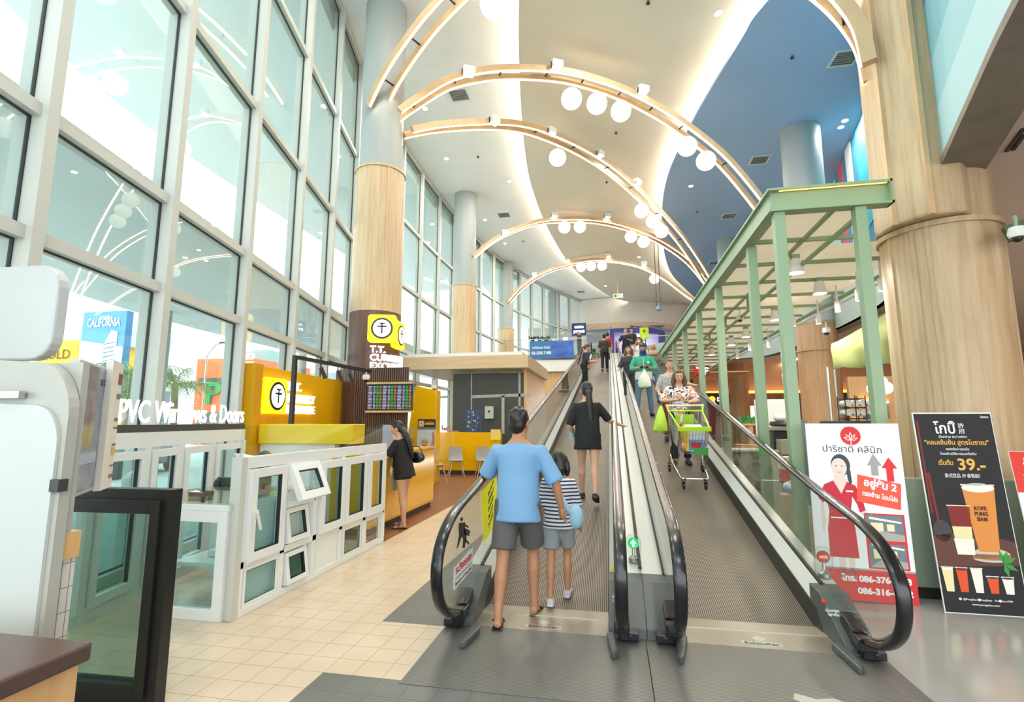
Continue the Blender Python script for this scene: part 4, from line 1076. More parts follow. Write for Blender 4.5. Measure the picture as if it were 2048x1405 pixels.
stk = MB(); stk.m(0); stk.box(X0 - .055, X0 - .05, 4.02, 4.12, .9, 1.1); stk.m(1); stk.box(X0 - .055, X0 - .05, 4.13, 4.29, .95, 1.1); stk.m(2); stk.cyl((X0 - .05, 4.19, 1.02), (X0 - .045, 4.19, 1.02), .028); stk.m(3); stk.cyl((X0 - .05, 4.22, 1.02), (X0 - .044, 4.22, 1.02), .024)
stk.build('payment_sticker', [M['paper_white'], col('c9b59b'), col('e0442c'), col('f09a2a')], s1)
Tt = Matrix.Translation((X0, 0, 1.18)) @ Matrix.Rotation(math.radians(-24), 4, 'Y') @ Matrix.Translation((-X0, 0, -1.18))
sash(4.47, 4.96, .82, 1.19, .08, 'glass', 'top_hung_sash', Tt)
Tb = Matrix.Translation((X0, 0, .45)) @ Matrix.Rotation(math.radians(-10), 4, 'Y') @ Matrix.Translation((-X0, 0, -.45))
Tc = Matrix.Rotation(math.radians(-16), 4, 'X'); Tc = Matrix.Translation((0, 4.72, .6)) @ Tc @ Matrix.Translation((0, -4.72, -.6))
sash(4.5, 4.86, .45, .77, .05, 'glass', 'tilted_sash', Tb)
sash(4.52, 4.86, .07, .36, .045, 'glass_dark', 'tilted_sash', Matrix.Translation((X0, 0, .07)) @ Matrix.Rotation(math.radians(-9), 4, 'Y') @ Matrix.Translation((-X0, 0, -.07)))
sash(5.02, 5.52, .43, 1.18, .085, 'glass_dark', 'double_sash'); sash(5.53, 6.05, .43, 1.18, .085, 'glass_dark', 'double_sash')
sash(6.08, 6.57, .42, 1.19, .1, 'glass', 'casement_sash', white=False)
for y0, y1, g_ in ((3.95, 4.4, 'glass_teal'), (5.57, 6.0, 'glass_dark'), (6.1, 6.5, 'glass')): sash(y0, y1, .06, .38, .03, g_, 'fixed_light', out=-.004)
MB().box(X0 - .03, X0 - .02, 5.04, 5.46, .05, .38).build('blank_panel', M['pvc'], o)
MB().box(X0 - .1, X0 + .0, 3.83, 3.9, 0, 1.3).build('end_post', M['frame'], o, bevel=.004)
g = MB(); g.box(X0 - .05, X0 - .042, 3.85, 5.28, 1.3, 1.56); g.box(X0 - .05, X0 - .042, 5.29, 6.62, 1.3, 1.56); g.build('glass_screen', M['glass_rail'], o)
cd_ = MB(); cd_.hexa([(X0 - .1, 3.88, 1.3), (X0 - .02, 3.88, 1.3), (X0 - .02, 4.0, 1.3), (X0 - .1, 4.0, 1.3), (X0 - .12, 3.86, 1.335), (X0 - .03, 3.86, 1.33), (X0 - .02, 3.97, 1.31), (X0 - .11, 3.97, 1.32)])
tag(cd_.build('name_card', M['paper_white'], loc=(X0 - .06, 3.9, 1.3)), 'small white card lying on the near end of the window display wall', 'card')
# glass topped counter at the corner
o = thing('showroom_counter', (-3.4, 4.2, 0), 'white PVC counter with a glass top and glazed front, before the seated clerk', 'counter')
f_ = MB(); g_ = MB()
def winx(mb_f, mb_g, yp, x0, x1, z0, z1, fw, d0, d1):
    mb_f.box(x0, x0 + fw, yp + d0, yp + d1, z0, z1); mb_f.box(x1 - fw, x1, yp + d0, yp + d1, z0, z1); mb_f.box(x0 + fw, x1 - fw, yp + d0, yp + d1, z0, z0 + fw); mb_f.box(x0 + fw, x1 - fw, yp + d0, yp + d1, z1 - fw, z1)
    if mb_g is not None: mb_g.box(x0 + fw, x1 - fw, yp + (d0 + d1) / 2 - .004, yp + (d0 + d1) / 2 + .004, z0 + fw, z1 - fw)
winx(f_, g_, 3.83, -3.75, -3.13, 0, .86, .09, -.03, .05)
f_.box(-3.76, -3.12, 3.8, 3.9, .86, .91); f_.box(-3.17, -3.11, 3.88, 4.9, 0, .91); f_.box(-4.2, -3.12, 4.85, 4.92, 0, .9)
f_.build('frame', M['pvc'], o, bevel=.004); g_.build('front_glass', M['glass_teal'], o)
MB().box(-4.15, -3.1, 3.79, 4.95, .915, .93).build('glass_top', M['glass_rail'], o)
MB().box(-3.74, -3.18, 3.92, 4.8, .38, .41).build('shelf', M['pvc'], o)
q = MB(); q.box(-3.55, -3.3, 4.1, 4.4, .415, .47); tag(q.build('sample_profile', M['pvc'], loc=(-3.42, 4.25, .415)), 'white profile sample lying on the counter shelf', 'sample')
q = thing('paper_tray', (-3.68, 4.12, .93), 'small brown tray with white cards on the glass counter top', 'tray')
m_ = MB(); m_.box(-3.76, -3.6, 4.06, 4.18, .931, .94); m_.box(-3.76, -3.6, 4.06, 4.068, .94, .97); m_.box(-3.76, -3.6, 4.172, 4.18, .94, .97); m_.box(-3.76, -3.752, 4.068, 4.172, .94, .97); m_.box(-3.608, -3.6, 4.068, 4.172, .94, .97); m_.build('tray', col('5c4a40'), q)
m_ = MB(); m_.hexa([(-3.77, 4.08, .965), (-3.69, 4.07, .95), (-3.68, 4.14, .95), (-3.76, 4.15, .968), (-3.77, 4.08, .972), (-3.69, 4.07, .957), (-3.68, 4.14, .957), (-3.76, 4.15, .975)]); m_.build('card_stack', M['paper_white'], q)
# back row of sample windows along the curtain wall, with the lit sign on top
bn = Vector((.9707, .2404, 0)); bd = Vector((-.2404, .9707, 0)); bp0 = Vector((-6.95, 12.38, 0)) + bn * .6
def BKp(s, off, z): q = bp0 + bd * s + bn * off; return (q.x, q.y, z)
o = thing('window_display_row', BKp(-8.2, 0, 0), 'white PVC row of tall sample windows under the lit lettering', 'display wall')
def bbar(mb, s0, s1, o0, o1, z0, z1): mb.hexa([BKp(s0, o0, z0), BKp(s1, o0, z0), BKp(s1, o1, z0), BKp(s0, o1, z0), BKp(s0, o0, z1), BKp(s1, o0, z1), BKp(s1, o1, z1), BKp(s0, o1, z1)])
f_ = MB(); bbar(f_, -9.3, -6.75, -.08, 0, 1.36, 1.5); bbar(f_, -9.3, -6.75, -.08, 0, 0, .1)
cols_ = [-9.3, -8.66, -8.12, -7.5, -6.75]
for s_ in cols_: bbar(f_, s_ - .04, s_ + .04, -.08, 0, .1, 1.36)
f_.build('frame', M['pvc'], o)
for i, (a_, b_2) in enumerate(zip(cols_, cols_[1:])):
    s2 = MB(); a1, b1 = a_ + .05, b_2 - .05
    for q4 in ((a1, a1 + .07, .12, 1.33), (b1 - .07, b1, .12, 1.33), (a1 + .07, b1 - .07, .12, .19), (a1 + .07, b1 - .07, 1.26, 1.33)): bbar(s2, q4[0], q4[1], -.05, .02, q4[2], q4[3])
    so_ = s2.build('sash', M['pvc'], o); g2 = MB(); bbar(g2, a1 + .07, b1 - .07, -.02, -.012, .19, 1.26); g2.build('glass', M['glass_teal'], so_)
    g2 = MB(); bbar(g2, a1 + .06, a1 + .08, -.03, .0, .19, 1.26); bbar(g2, b1 - .08, b1 - .06, -.03, 0, .19, 1.26); g2.build('gasket', M['gasket'], so_)
o = thing('showroom_sign', BKp(-8.2, -.03, 1.5), 'lit white sign lettering PVC Windows and Doors on a dark base', 'sign')
m_ = MB(); bbar(m_, -9.3, -6.75, -.06, -.01, 1.5, 1.57); m_.build('base', M['darkgrey'], o)
text('PVC Windows & Doors', .3, M['text_white'], o, BKp(-7.97, .0, 1.59), tuple(bd), (0, 0, 1), width=2.28, ext=.006, bold=.001)
# ================================================================ LEFT FOREGROUND: black framed sample window, kiosk, screen
o = thing('black_framed_window', (-2.88, 2.68, 0), 'black framed sample window standing on the floor in the left foreground', 'sample window')
a0 = Vector((-3.5, 2.62, 0)); a1 = Vector((-2.555, 2.66, 0)); ud = (a1 - a0).normalized(); nd = Vector((ud.y, -ud.x, 0)); Lw = (a1 - a0).length
def FB(mb, t0, t1, o0, o1, z0, z1):
    q = lambda t_, o_, z: tuple(a0 + ud * t_ + nd * o_ + Vector((0, 0, z)))
    mb.hexa([q(t0, o0, z0), q(t1, o0, z0), q(t1, o1, z0), q(t0, o1, z0), q(t0, o0, z1), q(t1, o0, z1), q(t1, o1, z1), q(t0, o1, z1)])
f_ = MB(); 
for q4 in ((0, .07, 0, 1.2), (Lw - .07, Lw, 0, 1.2), (.07, Lw - .07, 0, .07), (.07, Lw - .07, 1.13, 1.2)): FB(f_, q4[0], q4[1], -.06, .02, q4[2], q4[3])
f_.build('outer_frame', M['black'], o, bevel=.004)
f_ = MB()
for q4 in ((.06, .12, .06, 1.14), (Lw - .125, Lw - .06, .06, 1.14), (.12, Lw - .125, .06, .13), (.12, Lw - .125, 1.06, 1.14)): FB(f_, q4[0], q4[1], -.05, .04, q4[2], q4[3])
so_ = f_.build('sash', M['black'], o, bevel=.004); f_ = MB(); FB(f_, .12, Lw - .125, -.01, .0, .13, 1.06); f_.build('glass', M['glass_dark'], so_)
# white rounded kiosk
o = thing('white_kiosk', (-2.9, 1.9, 0), 'white rounded kiosk filling the left edge, with an inset blank panel', 'kiosk')
P_ = [(-4.0, 0), (-2.275, 0), (-2.275, 1.62)] + [(-2.475 + .2 * math.cos(math.radians(a_)), 1.62 + .24 * math.sin(math.radians(a_))) for a_ in range(10, 100, 10)] + [(-4.0, 1.95)]
m_ = MB(); m_.prism(P_, (0, 1.78, 0), (1, 0, 0), (0, 0, 1), (0, .045, 0)); m_.build('body', mat('kiosk_shell', 'b3b3ab', .35), o)
P_ = [(-4.0, .3), (-2.3, .3), (-2.3, 1.5)] + [(-2.44 + .14 * math.cos(math.radians(a_)), 1.5 + .17 * math.sin(math.radians(a_))) for a_ in range(10, 100, 10)] + [(-4.0, 1.74)]
m_ = MB(); m_.prism(P_, (0, 1.765, 0), (1, 0, 0), (0, 0, 1), (0, .014, 0)); m_.build('white_panel', mat('kiosk_panel', 'c6cbc8', .3), o)
m_ = MB(); m_.box(-3.2, -2.5, 1.74, 1.765, 1.7, 1.73); m_.build('door_rail', M['steel'], o)
m_ = MB(); m_.box(-2.305, -2.26, 1.76, 1.8, 1.31, 1.36); m_.build('latch', M['darkgrey'], o)
o = thing('rounded_display', (-2.9, 2.05, 1.95), 'white rounded display back at the left edge, above the kiosk', 'display')
m_ = MB(); c_ = Yp(15, 632, 2.02); m_.prism([(x, z) for x, z in rrect(1.0, .5, .12)], (-3.28, 2.02, 2.16), (1, .06, 0), (0, 0, 1), (0, .06, 0)); m_.build('panel', mat('display_back', 'c2c7c5', .3), o, bevel=.01)
MB().box(-3.3, -3.2, 2.03, 2.07, 1.8, 2.0).build('stem', M['white'], o)
o = thing('desk_ledge', (-2.0, 1.25, 0), 'dark stone topped wooden desk corner at the bottom left', 'desk')
MB().box(-2.6, -1.78, 1.1, 1.52, 0, .8).build('body', M['wood_orange'], o)
MB().box(-2.6, -1.75, 1.05, 1.54, .8, .86).build('top', mat('dark_stone_top', '5a4640', .3), o, bevel=.01)
o = thing('tiled_pier', (-2.75, 1.95, 0), 'narrow pier of white square tiles with a wooden band beside the black frame', 'pier')
MB().box(-3.2, -2.3, 1.83, 1.9, 0, 1.02).build('tiles', gridmat('small_white_tiles', ('d8d7d0', 'cfcec6'), '6f6c66', (.034, .1), .3, .003, axes='YZ'), o)
m_ = MB(); m_.box(-3.22, -2.29, 1.828, 1.905, 1.02, 1.13); m_.build('wooden_band', M['wood_orange'], o)
MB().box(-3.2, -2.29, 1.83, 1.86, 1.13, 1.86).build('upper_panel', mat('kiosk_shell', 'b3b3ab', .35), o)
# portrait screen
o = thing('portrait_screen', (-2.45, 1.99, 1.25), 'portrait advertising screen with a pale frame, edge on beside the kiosk', 'screen')
s0 = Vector((-2.35, 1.87, 0)); sd = Vector((-.6, .8, 0)); sn = Vector((.8, .6, 0))
def SBx(mb, t0, t1, o0, o1, z0, z1):
    q = lambda t_, o_, z: tuple(s0 + sd * t_ + sn * o_ + Vector((0, 0, z)))
    mb.hexa([q(t0, o0, z0), q(t1, o0, z0), q(t1, o1, z0), q(t0, o1, z0), q(t0, o0, z1), q(t1, o0, z1), q(t1, o1, z1), q(t0, o1, z1)])
m_ = MB(); SBx(m_, -.015, .46, -.04, 0, 1.255, 1.88); m_.build('housing', mat('screen_housing', 'c9beb9', .35), o, bevel=.006)
sc_ = mat('screen_picture', '8d99ad', .12, col2='6a6a78', vscale=(9, 9, 6), emit=.0)
m_ = MB(); SBx(m_, .005, .44, .001, .003, 1.275, 1.865); m_.build('display', sc_, o)
m_ = MB(); SBx(m_, .05, .36, .0035, .0045, 1.4, 1.45); m_.build('caption', col('a9b6c6'), o)
text('SCG', .05, col('5d6a80'), o, tuple(s0 + sd * .36 + sn * .004 + Vector((0, 0, 1.78))), tuple(sd), (0, 0, 1))
o = thing('white_signboard', (-2.65, 2.4, 1.2), 'tall white printed signboard half hidden behind the portrait screen', 'signboard')
s0 = Vector((-2.62, 2.28, 0)); m_ = MB(); SBx(m_, -.1, .11, -.03, 0, 1.25, 1.92); m_.build('board', col('e4e0d6'), o)
m_ = MB()
for z, h_, i_ in ((1.8, .06, 0), (1.72, .03, 1), (1.6, .02, 1), (1.56, .012, 1), (1.47, .012, 1), (1.42, .04, 2), (1.36, .01, 1), (1.3, .02, 1)): m_.m(i_); SBx(m_, .03, .1, .001, .002, z, z + h_)
m_.build('print', [col('8a3a30'), col('77756e'), col('d8b83c')], o)

# ================================================================ CURRENCY BOOTH
o = thing('slatted_box', (-4.9, 10.5, 0), 'dark slatted casing around the foot of the walnut column', 'casing')
m_ = MB(); poly_slab(m_, [(-5.95, 10.25), (-5.3, 9.86), (-4.14, 9.92), (-4.84, 11.4), (-5.95, 11.5)], 0, 2.72); m_.build('core', mat('walnut_back', '33241f', .6), o)
m_ = MB()
def slats(p, q, n_):
    p = Vector(p); q = Vector(q); d_ = (q - p); nn_ = Vector((d_.y, -d_.x, 0)).normalized()
    for i in range(n_):
        c_ = p + d_ * ((i + .5) / n_) + nn_ * .012; t_ = d_.normalized() * .013
        m_.hexa([(c_ - t_ - nn_ * .012) , (c_ + t_ - nn_ * .012), (c_ + t_ + nn_ * .014), (c_ - t_ + nn_ * .014)] + [(v_ + Vector((0, 0, 2.72))) for v_ in ((c_ - t_ - nn_ * .012), (c_ + t_ - nn_ * .012), (c_ + t_ + nn_ * .014), (c_ - t_ + nn_ * .014))])
slats((-5.95, 10.25, 0), (-5.3, 9.86, 0), 15); slats((-5.3, 9.86, 0), (-4.14, 9.92, 0), 25); slats((-4.14, 9.92, 0), (-4.84, 11.4, 0), 30)
so_ = m_.build('slats', M['wood_dark'], o)
# rate board
o = thing('rate_board', (-4.55, 9.75, 1.8), 'black currency rate screen with green and amber rows on the slatted casing', 'screen')
a_ = Yp(733, 822, 9.72); b_2 = Yp(823, 768, 9.72)
x0, x1, z0, z1 = a_.x, b_2.x, a_.z, b_2.z
MB().box(x0, x1, 9.73, 9.83, z0, z1).build('housing', M['black'], o)
m_ = MB(); m_.box(x0 - .02, x1 + .02, 9.7, 9.83, z0 - .04, z0); m_.box(x0 - .01, x1 + .02, 9.7, 9.83, z1, z1 + .04); m_.build('trim_bar', mat('brass_trim', 'c9b184', .35, .4), o)
m_ = MB(); Wb = x1 - x0
for g3 in range(3):
    for r_ in range(16):
        zz = z1 - .04 - (z1 - z0 - .06) * r_ / 16; xx = x0 + .02 + Wb * g3 / 3
        for i_, o1_, w1 in ((0, .0, .3), (0, .36, .14), (1, .55, .2), (2, .78, .15)):
            m_.m(i_); ww = w1 * Wb / 3 * (.75 + .25 * random.random()); m_.box(xx + o1_ * Wb / 3, xx + o1_ * Wb / 3 + ww, 9.726, 9.729, zz - .012, zz)
m_.build('digits', [mat('row_white', 'a9b0d8', .5, emit=.5), mat('row_green', '2fae54', .5, emit=.5), mat('row_amber', 'b98a4a', .5, emit=.4)], o)
# yellow leaning panel
o = thing('yellow_wing_panel', (-5.3, 12.9, 0), 'glossy yellow wing panel with a slanted edge beside the rate screen', 'panel')
a_ = Yp(831, 772, 12.75); b_2 = Yp(873, 781, 12.75); c_ = Yp(818, 850, 12.75); sx = (c_.x - a_.x) / (c_.z - a_.z)
m_ = MB(); m_.prism([(a_.x, a_.z), (b_2.x, b_2.z), (b_2.x, 0), (a_.x + sx * (0 - a_.z), 0)], (0, 12.75, 0), (1, 0, 0), (0, 0, 1), (0, .35, 0)); m_.build('panel', M['yellow'], o, bevel=.01)
# counters
o = thing('yellow_counter', (-3.65, 8.2, 0), 'glossy yellow counter where the long haired customer stands', 'counter')
MB().box(-4.0, -3.38, 6.85, 9.5, .1, 1.1).build('body', M['yellow'], o, bevel=.01)
MB().box(-3.98, -3.42, 6.9, 9.45, 0, .1).build('toe_kick', M['darkgrey'], o)
MB().box(-4.02, -3.36, 6.83, 9.52, 1.1, 1.125).build('top', M['yellow_d'], o)
m_ = MB(); m_.box(-3.75, -3.74, 7.4, 9.4, 1.125, 1.5); m_.build('glass_screen', M['glass_rail'], o)
for (x, y, w_, h_, c2, lb) in ((-3.6, 8.35, .3, .3, 'd9dfe0', 'white notice sheet standing on the yellow counter'), (-3.65, 7.95, .18, .42, 'aab4cf', 'blue grey leaflet standing on the yellow counter behind the customer')):
    q = MB(); q.box(x - w_ / 2, x + w_ / 2, y, y + .01, 1.126, 1.126 + h_); tag(q.build('counter_notice', col(c2), loc=(x, y, 1.126)), lb, 'notice')
o = thing('booth_front_wall', (-4.7, 7.0, 0), 'low white booth wall with a yellow band along its top', 'partition')
MB().box(-5.27, -4.03, 6.98, 7.1, 0, 1.27).build('wall', M['white'], o)
MB().box(-5.27, -3.72, 6.92, 7.3, 1.27, 1.56).build('yellow_band', mat('lemon_yellow', 'f0cc08', .25), o, bevel=.008)
pa = Vector((-5.42, 6.98, 0)); pb = Vector((-5.72, 10.2, 0)); pd = (pb - pa).normalized(); pn = Vector((pd.y, -pd.x, 0))
o = thing('yellow_back_panel', tuple(pa), 'tall glossy yellow back panel carrying the lit emblem sign', 'panel')
def PB(mb, t0, t1, o0, o1, z0, z1):
    q = lambda t_, o_, z: tuple(pa + pd * t_ + pn * o_ + Vector((0, 0, z)))
    mb.hexa([q(t0, o0, z0), q(t1, o0, z0), q(t1, o1, z0), q(t0, o1, z0), q(t0, o0, z1), q(t1, o0, z1), q(t1, o1, z1), q(t0, o1, z1)])
m_ = MB(); PB(m_, 0, 3.2, -.12, 0, 0, 2.47); m_.build('panel', M['yellow'], o)
m_ = MB(); PB(m_, -.22, -.02, -.14, .12, 0, 2.48); m_.build('end_fin', M['yellow_d'], o); m_ = MB(); PB(m_, -.018, .02, -.02, .06, 1.5, 2.46); m_.build('fin_edge', M['darkgrey'], o)
def emblem(par, c, u, v, n, r, mats=None):
    """ring with a crossed T inside"""
    c = Vector(c); u = Vector(u); v = Vector(v); n = Vector(n)
    m_ = MB(); m_.prism(disc(r, 36), c, u, v, n * .01); a = m_.build('emblem_ring', M['black'], par)
    m_ = MB(); m_.prism(disc(r * .82, 36), c + n * .0105, u, v, n * .006); m_.build('emblem_disc', M['text_white'], par)
    m_ = MB(); k = r
    for x0_, y0_, x1_, y1_ in ((-.07, -.5, .07, .5), (-.42, .1, .42, .24), (-.26, .4, .26, .52)): m_.prism([(x0_ * k, y0_ * k), (x1_ * k, y0_ * k), (x1_ * k, y1_ * k), (x0_ * k, y1_ * k)], c + n * .017, u, v, n * .005)
    m_.build('emblem_mark', M['black'], par)
o = thing('emblem_sign', tuple(pa + pd * .9), 'lit yellow emblem sign with white lettering on the yellow back panel', 'sign')
m_ = MB(); PB(m_, .1, .72, .03, .12, 1.72, 2.3); m_.build('light_box', M['sign_yellow'], o, bevel=.03)
emblem(o, pa + pd * .42 + pn * .121 + Vector((0, 0, 2.01)), pd, (0, 0, 1), pn, .23)
for z, t_, w_ in ((2.14, 'T.T.', .5), (1.93, 'CURRENCY', 1.0), (1.74, 'EXCHANGE', 1.0)): text(t_, .2, M['text_white'], o, tuple(pa + pd * .8 + pn * .05 + Vector((0, 0, z))), tuple(pd), (0, 0, 1), align='LEFT', width=w_, ext=.02, bold=.004)
# track frame over the booth
o = thing('track_light_frame', (-4.85, 7.05, 1.56), 'black gallows frame over the booth holding three black spotlights', 'light frame')
m_ = MB(); m_.beam((-4.85, 7.1, 1.56), (-4.85, 7.1, 2.6), .06, .06); m_.beam((-4.85, 7.07, 2.6), (-4.75, 9.45, 2.6), .06, .06); m_.build('frame', M['black'], o)
for i, y in enumerate((7.75, 8.3, 8.7)):
    q = thing('track_spotlight', (-4.8, y, 2.4), 'black cylinder spotlight on the booth frame, %s from the post' % ('first', 'second', 'third')[i], 'spotlight', 'black spots on the booth frame')
    m_ = MB(); m_.cyl((-4.8, y, 2.5), (-4.74, y + .06, 2.32), .035, n=14); m_.build('barrel', M['black'], q, smooth=True)
    m_ = MB(); m_.cyl((-4.8, y, 2.57), (-4.8, y, 2.5), .012, n=8); m_.build('stem', M['black'], q)
dome_cam((-4.76, 9.3, 2.42), 'white dome camera at the end of the black booth frame')
p = Yp(868, 778, 12.9); dome_cam((p.x, p.y, p.z), 'white camera on top of the yellow wing panel')
# lit cube sign and curved lettering on the walnut column
c_ = Yp(764, 657, 9.95)
vd = Vector((-c_.x, -c_.y, 0)).normalized(); ud_ = Vector((-vd.y, vd.x, 0))
def cube_sign(c, n, lb, w_=.6):
    n = Vector(n); u = Vector((-n.y, n.x, 0)); c = Vector(c)
    o = thing('cube_sign', tuple(c), lb, 'sign', 'lit cube signs on the walnut column')
    m_ = MB(); m_.prism(rrect(w_, w_, .07), c - n * .14, u, (0, 0, 1), n * .14); m_.build('light_box', M['sign_yellow'], o, bevel=.01)
    emblem(o, c + n * .001, u, (0, 0, 1), n, w_ * .38)
    m_ = MB(); m_.prism(rrect(w_ * .5, w_ * .5, .05), c - n * .3, u, (0, 0, 1), n * .159); m_.build('mount', M['darkgrey'], o)
cn = (Vector((0, 0, 0)) + vd * .85 + Vector((.0, -.3, 0))).normalized()
cube_sign(c_, cn, 'lit yellow square sign with a crossed T emblem facing the camera, on the walnut column')
c2_ = Vector((-4.62, 10.6, 3.52)); cube_sign(c2_, (1, .12, 0), 'second lit yellow square sign, seen edge on around the right of the walnut column')
def wrap_text(body, size, m_, par, cc, R, ang0, z, bold):
    o2 = text(body, size, m_, None, (0, 0, 0), (1, 0, 0), (0, 0, 1), align='LEFT', ext=.03, bold=bold, name='curved_lettering')
    off = Vector(OFF[par.name])
    for p in o2.data.vertices:
        q = p.co.copy(); a = ang0 + q.x / R; r_ = R - q.y + .02
        p.co = Vector((cc[0] + math.cos(a) * r_, cc[1] + math.sin(a) * r_, z + q.z)) - off
    o2.parent = par; OFF[o2.name] = tuple(off)
o = thing('column_lettering', (-5.2, 10.2, 2.8), 'lit white letters wrapped around the walnut column under the yellow sign', 'sign')
for z, t_ in ((3.1, 'T.T.'), (2.92, 'CURRENCY'), (2.74, 'EXCHANGE')): wrap_text(t_, .2, M['text_white'], o, (-5.33, 10.75), .6, math.radians(-72), z, .004)

# ================================================================ WAITING AREA, KIOSK UNIT BEHIND
o = thing('yellow_low_wall', (-4.2, 15.3, 0), 'low yellow wall behind the grey chairs', 'partition')
a_ = Yp(876, 900, 15.2).x; b_2 = Yp(1000, 900, 15.2).x
MB().box(a_, b_2, 15.2, 15.5, .12, 1.27).build('panel', M['yellow'], o, bevel=.01); MB().box(a_ + .05, b_2 - .02, 15.24, 15.48, 0, .12).build('plinth', M['skirt'], o)
MB().box(b_2 - .28, b_2 + .02, 15.16, 15.19, 1.05, 1.36).build('notice_plate', col('f2d768'), o)
def chair():
    o = thing('shell_chair', (0, 0, 0), '', 'chair', 'grey shell chairs by the low yellow wall', local=True)
    rings = []
    prof = [(-.2, .47, .2, 0), (-.12, .45, .225, .01), (0, .44, .225, .015), (.12, .45, .22, .02), (.18, .5, .215, .03), (.21, .6, .21, .03), (.235, .72, .19, .02), (.25, .84, .15, .01)]
    for y, z, w_, c2 in prof:
        rings.append([(w_ * (j / 6 - 1), y, z + c2 * abs(j / 6 - 1) ** 2 * 2) for j in range(13)])
    def sh(off):
        return [[(x, y + (0 if i < 4 else off), z - (off if i < 4 else 0)) for x, y, z in r] for i, r in enumerate(rings)]
    A_ = rings; B_ = sh(.018)
    m_ = MB(); n_ = 13
    vs = [p for r in A_ for p in r] + [p for r in B_ for p in r]; K = len(A_) * n_
    fs = []
    for i in range(len(A_) - 1):
        for j in range(n_ - 1):
            a = i * n_ + j; fs.append((a, a + 1, a + n_ + 1, a + n_)); fs.append((K + a, K + a + n_, K + a + n_ + 1, K + a + 1))
    for i in range(len(A_) - 1):
        a = i * n_; fs.append((a, a + n_, K + a + n_, K + a)); a = i * n_ + n_ - 1; fs.append((a, K + a, K + a + n_, a + n_))
    for j in range(n_ - 1):
        fs.append((j, K + j, K + j + 1, j + 1)); a = (len(A_) - 1) * n_ + j; fs.append((a, a + 1, K + a + 1, K + a))
    m_.add(vs, fs); m_.build('shell', mat('grey_shell', '9d9c94', .45), o, smooth=True)
    m_ = MB(); m_.ball((0, -.01, .47), (.19, .17, .025), 20, 8); m_.build('cushion', mat('grey_cushion', 'b3b2aa', .7), o, smooth=True)
    for sx_ in (-1, 1):
        for sy_ in (-1, 1):
            m_ = MB(); m_.tube([(sx_ * .12, sy_ * .1, .435), (sx_ * .23, sy_ * .21, 0)], [.018, .011], 10); m_.build('leg', M['wood_leg'], o, smooth=True)
    m_ = MB(); m_.beam((-.14, -.11, .42), (.14, .11, .42), .02, .02); m_.beam((.14, -.11, .42), (-.14, .11, .42), .02, .02); m_.build('cross_frame', M['wood_leg'], o)
    return o
ch = chair()
for i, (u, v, lb, rz) in enumerate(((968, 953, 'grey shell chair with beech legs, right one nearest the walkway', .42), (912, 953, 'grey shell chair with beech legs, middle one against the yellow wall', .42), (872, 966, 'grey shell chair half hidden behind the man poster', .9))):
    c2 = ch if i == 0 else copytree(ch)
    c2['label'] = lb; p = Zp(u, v); place(c2, (p.x, p.y, 0), rz)
# roll-up man poster
a_ = Zp(868, 962); B = board('travel_poster', [(a_.x - .05, 12.3, .02), (a_.x + .43, 12.3, .02), (a_.x + .43, 12.36, 1.66), (a_.x - .05, 12.36, 1.66)], .015, 'standing poster of a shouting man in a straw hat beside the counter', 'poster', (a_.x, 12.3, 0), 'd8d9dc')
pp = MB(); cl_ = [col('26282b'), col('f3b21b'), col('c98f6c'), col('d8b98a'), col('4a86b8'), col('3b4550'), col('3a261c'), col('f3f1ec')]
layer(pp, 0, R_(0, 1.38, .48, 1.64), B, 1); layer(pp, 1, R_(.02, 1.45, .17, 1.6), B, 2); layer(pp, 7, disc(.055, 20, .095, 1.525), B, 3); layer(pp, 0, R_(.085, 1.49, .105, 1.56), B, 4); layer(pp, 0, R_(.065, 1.53, .125, 1.545), B, 4); layer(pp, 1, R_(.19, 1.5, .44, 1.55), B, 2)
layer(pp, 1, R_(0, 0, .48, .38), B, 1)
for z in (.32, .27, .2, .13, .06): layer(pp, 6, R_(.04, z, .43, z + .025), B, 2)
layer(pp, 4, [(.02, .5), (.46, .62), (.46, .8), (.35, .78), (.3, .9), (.16, .92), (.04, .84)], B, 2); layer(pp, 5, [(.1, .5), (.3, .56), (.28, .86), (.24, .9), (.22, .75), (.17, .76), (.15, .9), (.1, .86)], B, 3)
layer(pp, 2, [(.34, .78), (.46, .82), (.47, 1.2), (.44, 1.34), (.38, 1.3), (.4, 1.15)], B, 2); layer(pp, 2, disc(.07, 20, .2, 1.0, .1), B, 4); layer(pp, 3, disc(.13, 24, .2, 1.06, .035), B, 5); layer(pp, 3, disc(.08, 20, .2, 1.1, .055), B, 5); layer(pp, 6, disc(.045, 16, .2, .94, .045), B, 5); layer(pp, 7, disc(.02, 12, .2, .945), B, 6)
layer(pp, 7, R_(.04, .66, .3, .7), B, 5); layer(pp, 7, R_(.04, .58, .32, .62), B, 5)
pp.build('printed_picture', cl_, B[0])
text('T.T. CURRENCY\nEXCHANGE', .03, col('f3b21b'), B[0], on(B, .32, 1.57, 4), B[2], B[3], width=.24)
text('PATTAYA BEST RATE', .04, M['paper_white'], B[0], on(B, .24, 1.4, 4), B[2], B[3], width=.44)
